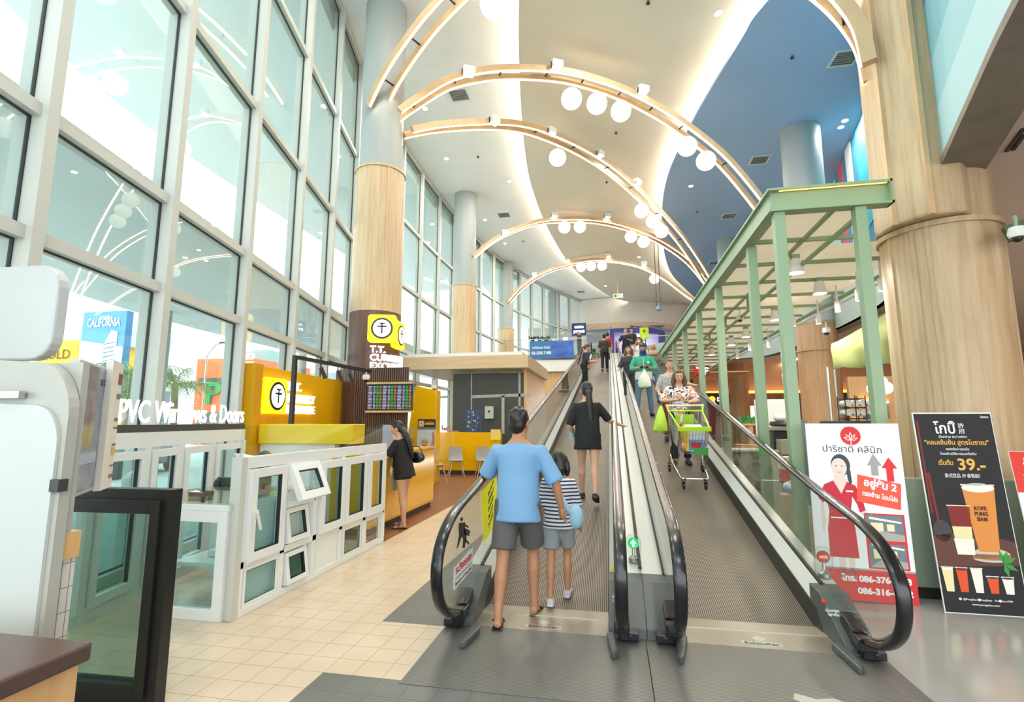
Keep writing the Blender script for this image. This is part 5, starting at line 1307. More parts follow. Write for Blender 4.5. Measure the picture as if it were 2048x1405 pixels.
# black hoarding unit with wooden roof slab
o = thing('kiosk_unit', (-4.5, 16.2, 0), 'black boarded kiosk unit under a thick pale wooden roof slab', 'kiosk')
a_ = Yp(806, 720, 16).x
MB().box(a_, -2.6, 16, 21.2, 3.32, 3.74).build('roof_slab', M['wood_h'], o)
MB().box(a_ + .1, -2.8, 16.1, 21, 3.74, 3.86).build('roof_cap', M['white'], o)
MB().box(-5.25, -2.82, 16.5, 16.62, 0, 3.2).build('hoarding', mat('black_hoarding', '454742', .6), o)
MB().box(-2.82, -2.72, 16.5, 21.1, 0, 3.32).build('side_wall', M['wood_orange'], o)
m_ = MB(); 
def tape(u0, v0, u1, v1, w_=.05):
    a1 = Yp(u0, v0, 16.49); b1 = Yp(u1, v1, 16.49); m_.beam(a1, b1, w_, .012, (0, 1, 0))
tape(943, 748, 943, 862, .035); tape(1039, 745, 1039, 900, .07); tape(944, 794, 1062, 790, .1); tape(1006, 792, 1006, 868, .1); tape(873, 795, 903, 794, .08); tape(873, 798, 873, 845, .03)
m_.build('joint_plaster', mat('joint_plaster', 'b7b8b4', .8, vary=.2, vscale=(12, 12, 12)), o)
m_ = MB(); m_.box(-5.3, -2.9, 16.5, 16.55, 3.2, 3.32); m_.build('upper_glass', M['glass_teal'], o)
o = thing('souvenir_rack', (-4.1, 15.35, 1.27), 'blue wire rack of small souvenirs on the low yellow wall', 'rack')
a_ = Yp(934, 865, 15.35); b_2 = Yp(960, 820, 15.35)
m_ = MB()
for i in range(6):
    x = a_.x + (b_2.x - a_.x) * i / 5
    m_.cyl((x, 15.25, 1.27), (x, 15.25, b_2.z), .012, n=6); m_.cyl((x, 15.45, 1.27), (x, 15.45, b_2.z), .012, n=6)
for i in range(7):
    z = 1.28 + (b_2.z - 1.3) * i / 6; m_.box(a_.x, b_2.x, 15.24, 15.26, z, z + .015); m_.box(a_.x, b_2.x, 15.44, 15.46, z, z + .015)
m_.build('wire_frame', mat('blue_wire', '2a5c9c', .4), o)
m_ = MB()
for i in range(46):
    x = random.uniform(a_.x + .02, b_2.x - .02); z = random.uniform(1.33, b_2.z - .05); m_.m(i % 4); m_.ball((x, 15.22 + random.uniform(-.01, .01), z), (.016, .012, .028), 8, 6)
so_ = m_.build('souvenirs', [col('d9dcdf'), col('7a5a48'), col('c7a35c'), col('3f4a63')], o); so_['kind'] = 'stuff'
o = thing('fuse_box', tuple(Yp(979, 825, 16.4)), 'pale grey electrical box with a warning mark on the black boards', 'electrical box')
a_ = Yp(970, 838, 16.4); b_2 = Yp(987, 813, 16.4)
MB().box(a_.x, b_2.x, 16.36, 16.49, a_.z, b_2.z).build('casing', col('c3c6ba'), o, bevel=.01)
m_ = MB(); cxx = (a_.x + b_2.x) / 2; czz = (a_.z + b_2.z) / 2; m_.prism([(-.05, .06), (.05, .06), (0, -.04)], (cxx, 16.359, czz), (1, 0, 0), (0, 0, 1), (0, -.003, 0)); m_.build('warning_mark', M['black'], o)
o = thing('toy_plane', tuple(Yp(893, 862, 15.35)), 'small toy plane and bits on the low yellow wall left of the rack', 'toy')
p = Yp(893, 860, 15.35); m_ = MB(); m_.m(0); m_.ball((p.x, p.y, p.z + .02), (.16, .05, .04), 12, 8); m_.m(1); m_.box(p.x - .12, p.x + .1, p.y - .08, p.y + .1, p.z + .09, p.z + .1); m_.box(p.x - .15, p.x - .13, p.y - .02, p.y + .02, p.z + .02, p.z + .16); m_.m(2); m_.box(p.x + .1, p.x + .4, p.y - .05, p.y + .05, 1.272, 1.31); m_.build('body', [col('d98e72'), col('74747c'), col('b5846a')], o)

# ================================================================ UPPER FLOOR EDGE AND SHOPS
o = thing('blue_banner', (-2.9, 30.45, 5.0), 'blue banner with a phone number hung on the upper floor edge', 'banner')
a_ = Yp(1060, 718, 30.4); b_2 = Yp(1147, 681, 30.4)
MB().box(a_.x, b_2.x, 30.4, 30.5, a_.z, b_2.z).build('sheet', mat('banner_print', '3d6fc0', .5, col2='2a4a9a', vscale=(1.2, 1, 2.5)), o)
m_ = MB(); m_.prism([(0, 0), (1.15, 0), (1.32, .3), (1.36, .6), (1.3, .85), (1.15, b_2.z - a_.z), (0, b_2.z - a_.z)], (a_.x, 30.395, a_.z), (1, 0, 0), (0, 0, 1), (0, .004, 0)); m_.build('print', col('2b6ea6'), o)
text('สนใจโฆษณา ติดต่อ', .2, M['paper_white'], o, (a_.x + .68, 30.385, a_.z + .6), bold=.004, width=1.1)
text('02-250-7100', .26, M['paper_white'], o, (a_.x + .7, 30.385, a_.z + .25), bold=.008, width=1.2)
o = thing('upper_railing', (-3.5, 30.65, 5.6), 'glass railing along the upper floor edge above the blue banner', 'railing')
m_ = MB(); m_.beam((-6.6, 30.68, 6.62), (-1.45, 30.68, 6.62), .06, .04); m_.build('top_rail', M['steel'], o)
for x in (-6.4, -4.8, -3.2, -1.6): MB().box(x - .02, x + .02, 30.66, 30.7, 5.6, 6.6).build('post', M['steel'], o)
MB().box(-6.55, -1.5, 30.675, 30.685, 5.65, 6.55).build('glass_infill', M['glass_rail'], o)
o = thing('upper_railing', (5, 31, 5.6), 'glass railing along the right side of the upper floor, before the purple shop', 'railing')
m_ = MB(); m_.beam((1.9, 31.2, 6.7), (9.5, 31.2, 6.7), .06, .04); m_.build('top_rail', M['steel'], o)
for x in (2, 4, 6, 8): MB().box(x - .02, x + .02, 31.18, 31.22, 5.6, 6.7).build('post', M['steel'], o)
MB().box(1.95, 9.4, 31.195, 31.205, 5.65, 6.65).build('glass_infill', M['glass_rail'], o)
m_ = MB(); m_.box(-6.8, -1.4, 30.5, 30.6, 4.6, 5.3); tag(m_.build('slab_fascia', M['white'], loc=(-4, 30.55, 5)), 'white fascia under the upper railing on the left', 'fascia')
p = Yp(1218, 690, 30.58)
# purple beauty shop portal
o = thing('beauty_shop', (2.4, 42.5, 5.6), 'purple framed beauty shop at the head of the walkways', 'shop front')
a_ = Yp(1219, 645, 42.4); b_2 = Yp(1329, 660, 42.4)
pu = col('4a4496'); m_ = MB()
m_.prism([(a_.x, 5.6), (a_.x + .35, 5.6), (a_.x + .35, 9.0), (b_2.x - .5, 8.7), (b_2.x - .5, 5.6), (b_2.x, 5.6), (b_2.x, 8.9), (b_2.x - 1.2, 9.25), (a_.x + 1.6, 9.45), (a_.x, 9.35)], (0, 42.3, 0), (1, 0, 0), (0, 0, 1), (0, .25, 0)); m_.build('portal_frame', pu, o)
MB().box(a_.x, b_2.x, 45.2, 45.3, 5.6, 9.6).build('back_wall', mat('shop_lilac', 'b9aed0', .6, emit=.15), o)
MB().box(a_.x, b_2.x, 42.5, 45.3, 9.45, 9.5).build('soffit', col('dcd4e6'), o)
m_ = MB(); m_.box(a_.x + 1.0, a_.x + 2.9, 42.45, 42.55, 7.7, 8.5); sg = m_.build('sign_board', col('28346e'), o)
text('cute press', .42, M['text_white'], o, (a_.x + 1.95, 42.42, 7.95), bold=.02, width=1.75)
m_ = MB()
for i, x in enumerate((.7, 1.5, 2.3, 3.4, 4.1)):
    for z in (5.6, 6.2, 6.8): m_.m(i % 3); m_.box(a_.x + x, a_.x + x + .45, 44.7, 45.1, z + .1, z + .5)
m_.build('display_shelf', [col('c95a9a'), col('e6e2ee'), col('7d6bc0')], o)
lamp('shop_light', (a_.x + 2.2, 43.8, 9.3), 120, 2, (.95, .9, 1))
o = thing('green_notice', tuple(Yp(1301, 668, 42.2)), 'lime green hanging notice in front of the purple shop', 'notice')
a2 = Yp(1280, 680, 41.8); b3 = Yp(1297, 655, 41.8); MB().box(a2.x, b3.x, 41.8, 41.84, a2.z, b3.z).build('board', col('b4d82a', emit=.3), o); MB().cyl(((a2.x + b3.x) / 2 , 41.79, b3.z - .3), ((a2.x + b3.x) / 2, 41.795, b3.z - .3), .12).build('mark', col('e0451c'), o)
MB().box((a2.x + b3.x) / 2 - .01, (a2.x + b3.x) / 2 + .01, 41.8, 41.82, b3.z, 11.45).build('hanger', M['steel'], o)
o = thing('press_sign', tuple(Yp(1158, 658, 41)), 'navy square shop sign left of the shop windows upstairs', 'sign')
a2 = Yp(1144, 672, 41); b3 = Yp(1172, 646, 41); MB().box(a2.x, b3.x, 41, 41.1, a2.z, b3.z).build('board', col('2a3a78'), o)
text('cute\npress', .36, M['text_white'], o, ((a2.x + b3.x) / 2, 40.99, b3.z - .42), bold=.015, width=.9)
MB().cyl(((a2.x + b3.x) / 2, 40.995, a2.z + .18), ((a2.x + b3.x) / 2, 40.98, a2.z + .18), .14).build('emblem', col('e9a24a'), o)
MB().box(a2.x + .4, b3.x - .4, 41.0, 41.08, 5.6, a2.z).build('stand', M['darkgrey'], o)
o = thing('shop_window', (-.9, 42.8, 5.6), 'grey shop window between the navy sign and the purple shop', 'shop front')
a2 = Yp(1173, 700, 42.7).x; b3 = Yp(1217, 700, 42.7).x
MB().box(a2, b3, 44.5, 44.6, 5.6, 9.5).build('back_wall', mat('shop_grey', 'a3a8ac', .6, emit=.05), o)
MB().box(a2, b3, 42.7, 42.72, 5.6, 9.3).build('glass', M['glass_rail'], o)
for i in range(7):
    m_ = MB(); x = a2 + .25 + i * (b3 - a2 - .4) / 7
    if i == 0: m_.box(a2, b3, 43.6, 44.1, 5.6, 6.9); m_.build('display_shelf', col('cfc39a'), o)
m_ = MB()
for i in range(26): m_.ball((random.uniform(a2 + .2, b3 - .2), random.uniform(43.5, 43.9), 7.0 + random.uniform(0, .7)), random.uniform(.12, .22), 7, 5)
m_.build('shrub_display', mat('dark_leaves', '3d5a3c', .8, vary=.4, vscale=(8, 8, 8)), o)
# exit sign and round mirror
o = thing('exit_sign', tuple(Zp(1236, 590, 11.2)), 'green and white hanging exit sign far back under the beige ceiling', 'exit sign')
p = Yp(1236, 592, 33); MB().box(p.x - .32, p.x + .32, p.y, p.y + .08, p.z - .14, p.z + .14).build('box', col('cfe0bd', emit=.2), o)
m_ = MB(); m_.box(p.x - .25, p.x - .1, p.y - .005, p.y - .001, p.z - .08, p.z + .08); m_.build('running_figure', col('2f7a3c'), o)
text('EXIT', .15, col('2f7a3c'), o, (p.x + .08, p.y - .006, p.z - .05), width=.3)
MB().box(p.x - .01, p.x + .01, p.y, p.y + .02, p.z + .14, 11.45).build('hanger', M['steel'], o)
o = thing('convex_mirror', tuple(Yp(1318, 612, 30)), 'round blue grey convex mirror on two rods below the beige ceiling', 'mirror')
p = Yp(1318, 617, 28); MB().ball((p.x, p.y, p.z), (.17, .1, .17), 20, 12).build('mirror', mat('mirror_blue', '8ea2c0', .1, .8), o, smooth=True)
m_ = MB(); m_.cyl((p.x - .12, p.y, p.z), (p.x - .12, p.y, 11.45), .02, n=8); m_.cyl((p.x + .08, p.y, p.z), (p.x + .08, p.y, 11.45), .02, n=8); m_.build('rod', M['darkgrey'], o)
# green potted plants on the upper rail
for i, (u, w_) in enumerate(((1066, .3), (1078, .35), (1092, .28))):
    p = Yp(u, 672, 31.3); o = thing('potted_plant', (p.x, p.y, 5.6), 'small dark plant on the upper floor left, %s of three' % ('leftmost', 'middle', 'rightmost')[i], 'plant', 'potted plants behind the upper railing')
    MB().lathe([(.12, 0), (.17, .9), (0, .9)], (p.x, p.y, 5.6), 16, cap=True).build('pot', col('e3e2dd'), o)
    m_ = MB()
    for j in range(16):
        a = random.uniform(0, 2 * PI); r_ = random.uniform(.1, w_); m_.hexa([(p.x, p.y, 6.48), (p.x + .02, p.y, 6.48), (p.x + .02, p.y + .02, 6.48), (p.x, p.y + .02, 6.48), (p.x + math.cos(a) * r_ - .03, p.y + math.sin(a) * r_, 6.8 + random.uniform(0, .2)), (p.x + math.cos(a) * r_ + .03, p.y + math.sin(a) * r_, 6.8), (p.x + math.cos(a) * r_ + .03, p.y + math.sin(a) * r_ + .02, 6.85), (p.x + math.cos(a) * r_ - .03, p.y + math.sin(a) * r_ + .02, 6.85)])
    m_.build('foliage', mat('dark_leaves', '3d5a3c', .8, vary=.4, vscale=(8, 8, 8)), o)

# ================================================================ NOTICES ON THE WALKWAY GLASS
xg = -1.205
def gsheet(y0, y1, zl, zh, sl=SL): return [(y0, zl), (y1, zl + (y1 - y0) * sl), (y1, zh + (y1 - y0) * sl), (y0, zh)]
def glass_pt(u, v): p = Xp(u, v, xg + .012); return (p.y, p.z)
o = thing('yellow_notice', (xg, 4.4, .5), 'bright yellow notice with black Thai writing on the left glass', 'notice')
q4 = [glass_pt(963, 985), glass_pt(993, 952), glass_pt(998, 1032), glass_pt(969, 1088)]
q4 = [q4[3], q4[2], q4[1], q4[0]]
m_ = MB(); m_.prism(q4, (xg + .008, 0, 0), (0, 1, 0), (0, 0, 1), (.003, 0, 0)); m_.build('sheet', col('ecea1e', emit=.1), o)
cy_ = sum(p[0] for p in q4) / 4; cz_ = sum(p[1] for p in q4) / 4
ru = Vector((0, 1, .5)).normalized(); rv = Vector((0, 0, 1))
for j, t_ in enumerate(('โปรดระวัง ทุกครั้ง', 'เมื่อใช้ทางเลื่อน 12', 'โปรดจับราวบันได', 'Please hold', 'handrail')):
    text(t_, .05, M['black'], o, (xg + .0125, cy_, cz_ + .16 - j * .075), ru, rv, width=.26 - .015 * j, ext=.0005, bold=.001)
o = thing('glass_warning_sticker', (xg, 4.0, .4), 'white sticker reading Beware of the glass on the left newel glass', 'sticker')
q4 = [glass_pt(908, 1182), glass_pt(945, 1140), glass_pt(946, 1096), glass_pt(909, 1138)]
m_ = MB(); m_.prism(q4, (xg + .008, 0, 0), (0, 1, 0), (0, 0, 1), (.003, 0, 0)); m_.build('sheet', M['paper_white'], o)
cy_ = sum(p[0] for p in q4) / 4; cz_ = sum(p[1] for p in q4) / 4; e_ = Vector((0, q4[1][0] - q4[0][0], q4[1][1] - q4[0][1])); Lq = e_.length; ru = e_.normalized()
text('ระวังกระจก', .075, col('d01f26'), o, (xg + .0125, cy_, cz_ + .02), ru, (0, 0, 1), width=Lq * .86, ext=.0005, bold=.002)
text('Beware of the glass', .04, M['black'], o, (xg + .0125, cy_, cz_ - .065), ru, (0, 0, 1), width=Lq * .88, ext=.0005)
m_ = MB(); m_.beam((xg + .013, cy_ - e_.y * .44, cz_ - .015 - e_.z * .44), (xg + .013, cy_ + e_.y * .44, cz_ - .015 + e_.z * .44), .001, .004); m_.build('rule', M['black'], o)
o = thing('cart_pictogram', (xg, 4.0, .7), 'black figure pushing a cart sticker on the left newel glass', 'sticker')
m_ = MB(); gp_ = lambda l: [glass_pt(u, v) for u, v in l]
for l in ([(921, 1038), (925, 1034), (927, 1040), (923, 1044)], [(919, 1047), (931, 1045), (931, 1060), (934, 1076), (930, 1097), (926, 1097), (927, 1078), (924, 1074), (918, 1092), (914, 1099), (916, 1087), (919, 1070), (918, 1055)], [(930, 1048), (938, 1054), (937, 1057), (930, 1053)], [(929, 1056), (941, 1062), (939, 1073), (929, 1070)], [(930, 1078), (938, 1084), (937, 1088), (930, 1083)], [(936, 1086), (939, 1086), (939, 1090), (936, 1090)]):
    m_.prism(gp_(l), (xg + .008, 0, 0), (0, 1, 0), (0, 0, 1), (.002, 0, 0))
m_.build('figure', M['black'], o)
for x, y, z, lb, uu in ((1.52, 4.46, .21, 'dark sticker with a red stop mark on the right walkway cover', 1), (-.03, 4.46, .21, 'small dark sticker with a red stop mark between the walkways', -1)):
    o = thing('stop_sticker', (x, y, z), lb, 'sticker')
    m_ = MB(); m_.cyl((x + .02, 4.46, .242), (x + .02, 4.455, .25), .016); m_.build('stop_mark', col('d02a24'), o)
    text('ปุ่มหยุด\nฉุกเฉิน', .035, M['paper_white'], o, (x + (.045 if uu > 0 else .02), 4.36, .205), (1, 0, 0), (0, .85, .5), width=.09 if uu > 0 else .05)
o = thing('yellow_safety_label', (-.05, 4.85, .22), 'yellow safety pictogram label on the deck left of the middle newel', 'label')
m_ = MB(); m_.hexa([(-.062, 4.78, .19), (-.01, 4.78, .275), (-.01, 4.95, .31), (-.062, 4.95, .225), (-.064, 4.78, .193), (-.012, 4.78, .278), (-.012, 4.95, .313), (-.064, 4.95, .228)]); m_.build('sheet', col('f0d21a'), o)
# brand plates in the comb
for x, lb in ((-.57, 'small raised maker plate in the left comb plate'), (1.02, 'small raised maker plate in the right comb plate')):
    o = thing('maker_plate', (x, 4.22, .006), lb, 'maker plate')
    MB().box(x - .14, x + .14, 4.17, 4.23, .006, .009).build('plate', M['steel'], o)
    text('Schindler', .05, M['darkgrey'], o, (x, 4.18, .0095), (1, 0, 0), (0, 1, 0), width=.24, ext=.0005, bold=.001)
    m_ = MB(); m_.lathe([(.03, 0), (.045, 0), (.045, .003), (.03, .003)], (x, 4.28, .006), 24); m_.build('ring_mark', M['steel'], o)

# ================================================================ PEOPLE
def fuse(mb, name, m_, parent, voxel=.012, smooth=4, fac=.5, mats=None):
    """union of the shapes into one continuous skin"""
    me = mb.mesh('t', [])
    ob = bpy.data.objects.new('t', me); C.objects.link(ob)
    r = ob.modifiers.new('r', 'REMESH'); r.mode = 'VOXEL'; r.voxel_size = voxel; r.use_smooth_shade = True
    s = ob.modifiers.new('s', 'SMOOTH'); s.factor = fac; s.iterations = smooth
    dg = bpy.context.evaluated_depsgraph_get(); dg.update()
    m2 = bpy.data.meshes.new_from_object(ob.evaluated_get(dg))
    bpy.data.objects.remove(ob); bpy.data.meshes.remove(me)
    m2.name = name; m2.materials.clear(); m2.materials.append(m_)
    for p in m2.polygons: p.use_smooth = True
    o = bpy.data.objects.new(name, m2); C.objects.link(o); o.parent = parent; OFF[o.name] = (0, 0, 0)
    return o

V = Vector
def person(label, loc, rz, h=1.65, female=True, skin='skin', lean=4, legs=((14, 0, 4), (-12, 0, 10)), arms=((-8, 8, 15), (8, 8, 15)), arm_pts=None,
           head=(0, 0), hair=('cap', 'hair'), top=('tee', '222222', .45, -.12), bottom=('shorts', '333333', .5), shoes='1c1c1c', voxel=.012, wide=1.0, fingers=.5, sit=False, group=None, tilt=0, top_mat=None, sole=None):
    """forward is local +Y, the person's right is +X. legs/arms: (right, left)"""
    k = h / 1.635
    o = thing('person', loc, label, 'person', group, local=True)
    o.rotation_euler = (0, 0, rz)
    sw = (.158 if female else .185) * wide; hw = (.155 if female else .15) * wide
    def legj(a, out, bend, s):
        hip = V((s * .085 * wide, 0, 0)); a = math.radians(a); b = a - math.radians(bend); ou = math.radians(out)
        kn = hip + V((s * math.sin(ou) * .41, math.sin(a) * .41 * math.cos(ou), -math.cos(a) * .41 * math.cos(ou)))
        an = kn + V((s * math.sin(ou) * .3, math.sin(b) * .40, -math.cos(b) * .40))
        return hip, kn, an, b
    LR = legj(*legs[0], 1); LL = legj(*legs[1], -1)
    pz = .075 - min(LR[2].z, LL[2].z)
    if sit: pz = sit / k
    base = V((0, 0, pz))
    l = math.radians(lean); up_ = V((math.radians(tilt), math.sin(l), math.cos(l))).normalized(); fw = V((0, math.cos(l), -math.sin(l))); rt = V((1, 0, 0))
    def T(t, x=0, y=0): return base + up_ * t + rt * x + fw * y
    kk = lambda p: tuple(p * k)
    def torso(mb, rows, n=20, x0=0, y0=0):
        rings = []
        for t, rx, ry, yo in rows:
            rings.append([kk(T(t, rx * math.cos(2 * PI * j / n), yo + ry * math.sin(2 * PI * j / n))) for j in range(n)])
        mb.loft(rings)
    g = wide
    rows = [(-.11, .09 * g, .08, -.01), (-.05, hw, .11 * g, -.01), (.03, hw * 1.0, .112 * g, -.012), (.13, .132 * g, .093 * g, 0), (.2, .13 * g, .09 * g, .005), (.3, .15 * g, .108 * g, .01), (.38, sw * .96, .1 * g, 0), (.425, sw * .84, .078, -.005), (.462, .1, .062, -.008), (.49, .062, .057, -.002), (.56, .052, .054, .01)]
    b = MB(); torso(b, rows)
    # shoulders and arms
    sh = {}; 
    for s, i in ((1, 0), (-1, 1)):
        S_ = T(.405, s * sw * .95, -.005)
        if arm_pts and arm_pts[i]:
            E_, W_ = [T(0) + V(p) for p in arm_pts[i]]
        else:
            a, out, bend = arms[i]; a = math.radians(a); ou = math.radians(out); bb = a + math.radians(bend)
            E_ = S_ + V((s * math.sin(ou), math.sin(a) * math.cos(ou), -math.cos(a) * math.cos(ou))) * .285
            W_ = E_ + V((s * math.sin(ou) * .3, math.sin(bb), -math.cos(bb))).normalized() * .245
        sh[s] = (S_, E_, W_)
        b.tube([kk(p) for p in (T(.40, s * sw * .55), S_, S_.lerp(E_, .35), S_.lerp(E_, .7), E_, E_.lerp(W_, .3), E_.lerp(W_, .7), W_)], [r_ * k * (g ** .5) for r_ in (.055, .05, .045, .04, .036, .038, .03, .023)], 14)
        # hand
        d_ = (W_ - E_).normalized(); side = d_.cross(V((0, 0, 1)) if abs(d_.z) < .8 else V((0, 1, 0))).normalized(); 
        pal = d_.cross(side).normalized()   # palm normal
        if abs(d_.z) >= .8: side = V((0, 1, 0)); pal = V((-s, 0, 0))
        c0 = W_ + d_ * .045
        b.tube([kk(W_ - d_ * .01), kk(W_ + d_ * .03), kk(W_ + d_ * .075), kk(W_ + d_ * .085)], [.024 * k, .034 * k, .036 * k, .028 * k], 12, flat=.55 if abs(d_.z) < .8 else .6)
        for f_i in range(4):
            o_ = (f_i - 1.5) * .0175; L_ = (.065, .075, .07, .055)[f_i]; r0 = W_ + d_ * .08 + side * o_
            p1 = r0 + d_ * L_ * .5 + pal * (-L_ * .25 * fingers); p2 = p1 + d_ * L_ * .5 * (1 - fingers * .7) + pal * (-L_ * .5 * fingers)
            b.tube([kk(r0 - d_ * .02), kk(r0), kk(p1), kk(p2)], [.009 * k, .0088 * k, .008 * k, .0068 * k], 8)
        th = W_ + d_ * .03 - side * (.028)
        b.tube([kk(W_ + d_ * .015), kk(th), kk(th + d_ * .03 - side * .018), kk(th + d_ * .055 - side * .018)], [.012 * k, .0115 * k, .0095 * k, .008 * k], 8)
    # legs
    feet = []
    for s, (hip, kn, an, bt_) in ((1, LR), (-1, LL)):
        hip = hip + base; kn = kn + base; an = an + base
        b.tube([kk(p) for p in (hip + V((0, 0, .03)), hip.lerp(kn, .15), hip.lerp(kn, .5), hip.lerp(kn, .85), kn, kn.lerp(an, .15), kn.lerp(an, .35) + V((0, -.012, 0)), kn.lerp(an, .75), an, an - V((0, 0, .03)))], [r_ * k * (g ** .6) for r_ in (.088, .088, .073, .056, .05, .05, .052, .037, .032, .033)], 16)
        fp = math.radians(-22) if bt_ < -.45 else 0.0
        fd = V((s * .12, math.cos(fp), math.sin(fp))).normalized(); fu = V((0, -math.sin(fp), math.cos(fp)))
        heel = an - fu * .045 - fd * .045; toe = an - fu * .058 + fd * .16
        b.tube([kk(heel), kk(heel.lerp(toe, .3) + fu * .012), kk(heel.lerp(toe, .65)), kk(toe)], [.03 * k, .034 * k, .036 * k, .022 * k], 12, flat=.75)
        feet.append((heel, toe, fd, fu, an))
    # head
    hy, hp = math.radians(head[0]), math.radians(head[1])
    nb = T(.532, 0, .012)
    HM = Matrix.Translation(nb * k) @ Matrix.Rotation(hy, 4, 'Z') @ Matrix.Rotation(hp, 4, 'X') @ Matrix.Scale(k, 4)
    st = len(b.v)
    b.ball((0, .005, .115), (.074, .092, .098), 20, 14); b.ball((0, .03, .055), (.055, .062, .06), 16, 10); b.ball((0, .055, .025), (.03, .03, .022), 10, 8)
    b.tube([(0, .093, .105), (0, .108, .075), (0, .1, .068)], [.008, .013, .008], 8)
    for s in (1, -1): b.ball((s * .077, -.002, .09), (.011, .022, .032), 8, 8); b.ball((s * .033, .072, .065), (.02, .014, .018), 8, 6)
    b.ball((0, .088, .045), (.024, .01, .012), 10, 6)
    b.tube([(0, -.01, -.04), (0, .0, .04)], [.05, .055], 12)
    b.v = b.v[:st] + [tuple(HM @ V(p)) for p in b.v[st:]]
    body = fuse(b, 'body', M[skin], o, voxel, 5)
    body['label'] = 'bare skin'
    # face
    f_ = MB(); f_.m(0)
    for s in (1, -1): f_.ball((s * .03, .09, .105), (.014, .007, .0075), 12, 8)
    f_.m(1)
    for s in (1, -1): f_.ball((s * .03, .0955, .105), (.007, .0035, .0075), 10, 8); f_.tube([(s * .012, .1, .127), (s * .032, .099, .133), (s * .05, .088, .127)], [.003, .0035, .002], 6)
    f_.m(2); f_.tube([(-.024, .096, .048), (0, .105, .049), (.024, .096, .048)], [.003, .0065, .003], 8)
    f_.v = [tuple(HM @ V(p)) for p in f_.v]
    f_.build('face', [col('ece6e0', .3), col('2a1c18', .3), col('a85a50', .4)], o, smooth=True)
    # hair
    hk, hc = hair[0], M.get(hair[1]) or hair[1]
    hb_ = MB()
    if hk in ('cap', 'long', 'ponytail', 'bob', 'bun', 'short'):
        hb_.ball((0, -.014, .128), (.084, .098, .1), 20, 14); hb_.ball((0, -.045, .09), (.076, .06, .085), 16, 10)
        hb_.ball((0, .055, .185), (.05, .04, .028), 12, 8)
        if hk == 'short':
            for j in range(22):
                a = random.uniform(0, 2 * PI); e_ = random.uniform(.2, 1.3); q = V((.08 * math.cos(a) * math.cos(e_), -.014 + .095 * math.sin(a) * math.cos(e_), .13 + .095 * math.sin(e_)))
                if q.y < .05: hb_.ball(tuple(q), (.02, .02, .018), 6, 5)
        if hk == 'long': hb_.tube([(0, -.055, .12), (0, -.1, .0), (0, -.13, -.15), (0, -.14, -.3), (0, -.13, -.42)], [.08, .095, .095, .075, .03], 14, flat=.5)
        if hk == 'ponytail':
            hb_.ball((0, -.11, .12), (.03, .03, .03), 10, 8); hb_.tube([(0, -.1, .12), (.01, -.15, .06), (.02, -.15, -.1), (.03, -.14, -.3), (.03, -.13, -.48), (.03, -.12, -.56)], [.028, .045, .052, .05, .036, .012], 12, flat=.7)
        if hk == 'bob':
            for s in (1, -1): hb_.tube([(s * .06, .01, .16), (s * .09, .012, .08), (s * .1, .01, -.0), (s * .095, .02, -.07)], [.035, .036, .04, .025], 10)
            hb_.tube([(0, -.06, .12), (0, -.075, .02), (0, -.07, -.06)], [.085, .09, .07], 12, flat=.55)
        if hk == 'bun': hb_.ball((0, -.115, .13), (.04, .04, .04), 10, 8)
        hb_.v = [tuple(HM @ V(p)) for p in hb_.v]
        hm_ = fuse(hb_, 'hair', hc, o, .009 if voxel < .011 else .012, 2)
    elif hk == 'hijab':
        hb_.ball((0, -.01, .115), (.09, .1, .112), 20, 14); hb_.ball((0, -.02, .03), (.085, .085, .08), 16, 10); hb_.tube([(0, 0, .02), (0, .02, -.05), (0, .03, -.12)], [.09, .14, .13], 16, flat=.75)
        cut = MB()
        hb_.v = [tuple(HM @ V((p[0], min(p[1], .062 + abs(p[0]) * .1) if .03 < p[2] < .17 and abs(p[0]) < .06 else p[1], p[2]))) for p in hb_.v]
        fuse(hb_, 'headscarf', hc, o, .012, 2)
    # clothes
    kind, c_, slv, hem = top
    tm = top_mat or col(c_, .85, bump=.15, bscale=90)
    tb = MB(); e = .016
    loose = .03 if kind in ('tee', 'jacket') else .012
    R_rows = []
    if hem < -.02: R_rows += [(hem, hw + loose + .012, .125 * g + loose, -.008), (hem * .4, hw + loose * .8, .12 * g + loose * .8, -.008)]
    else: R_rows += [(hem, hw * .92 + loose, .11 * g + loose, -.006)]
    R_rows += [(.13, .14 * g + loose, .1 * g + loose, 0), (.22, .142 * g + loose * .8, .1 * g + loose * .7, .003), (.3, .158 * g + e, .112 * g + e, .008), (.38, sw + e, .1 * g + e, 0), (.43, sw * .85 + e, .078 + e, -.005), (.462, .085, .07, -.005)]
    torso(tb, R_rows, 24)
    for s in (1, -1):
        S_, E_, W_ = sh[s]; tot = [S_, S_.lerp(E_, .4), S_.lerp(E_, .8), E_, E_.lerp(W_, .4), E_.lerp(W_, .85)]
        rr = [.06, .062, .062, .052, .047, .04] if slv > .6 else [.062, .07, .073, .06, .05, .05]
        cnt_ = 2 + int(slv * 4.01); pts_ = [T(.39, s * sw * .5)] + tot[:max(2, cnt_)]
        if slv <= .6: pts_ = [T(.39, s * sw * .5), S_, S_.lerp(E_, slv), S_.lerp(E_, min(1.0, slv * 1.9))]; rr = [.062, .067, .074]
        tb.tube([kk(p) for p in pts_], [.06 * k * g ** .5] + [r_ * k * g ** .5 for r_ in rr[:len(pts_) - 1]], 14)
    shirt = fuse(tb, {'tee': 't_shirt', 'jacket': 'jacket', 'blouse': 'blouse', 'sweater': 'sweater'}.get(kind, 'shirt'), tm, o, .012, 4)
    bk_, c2, ln = bottom
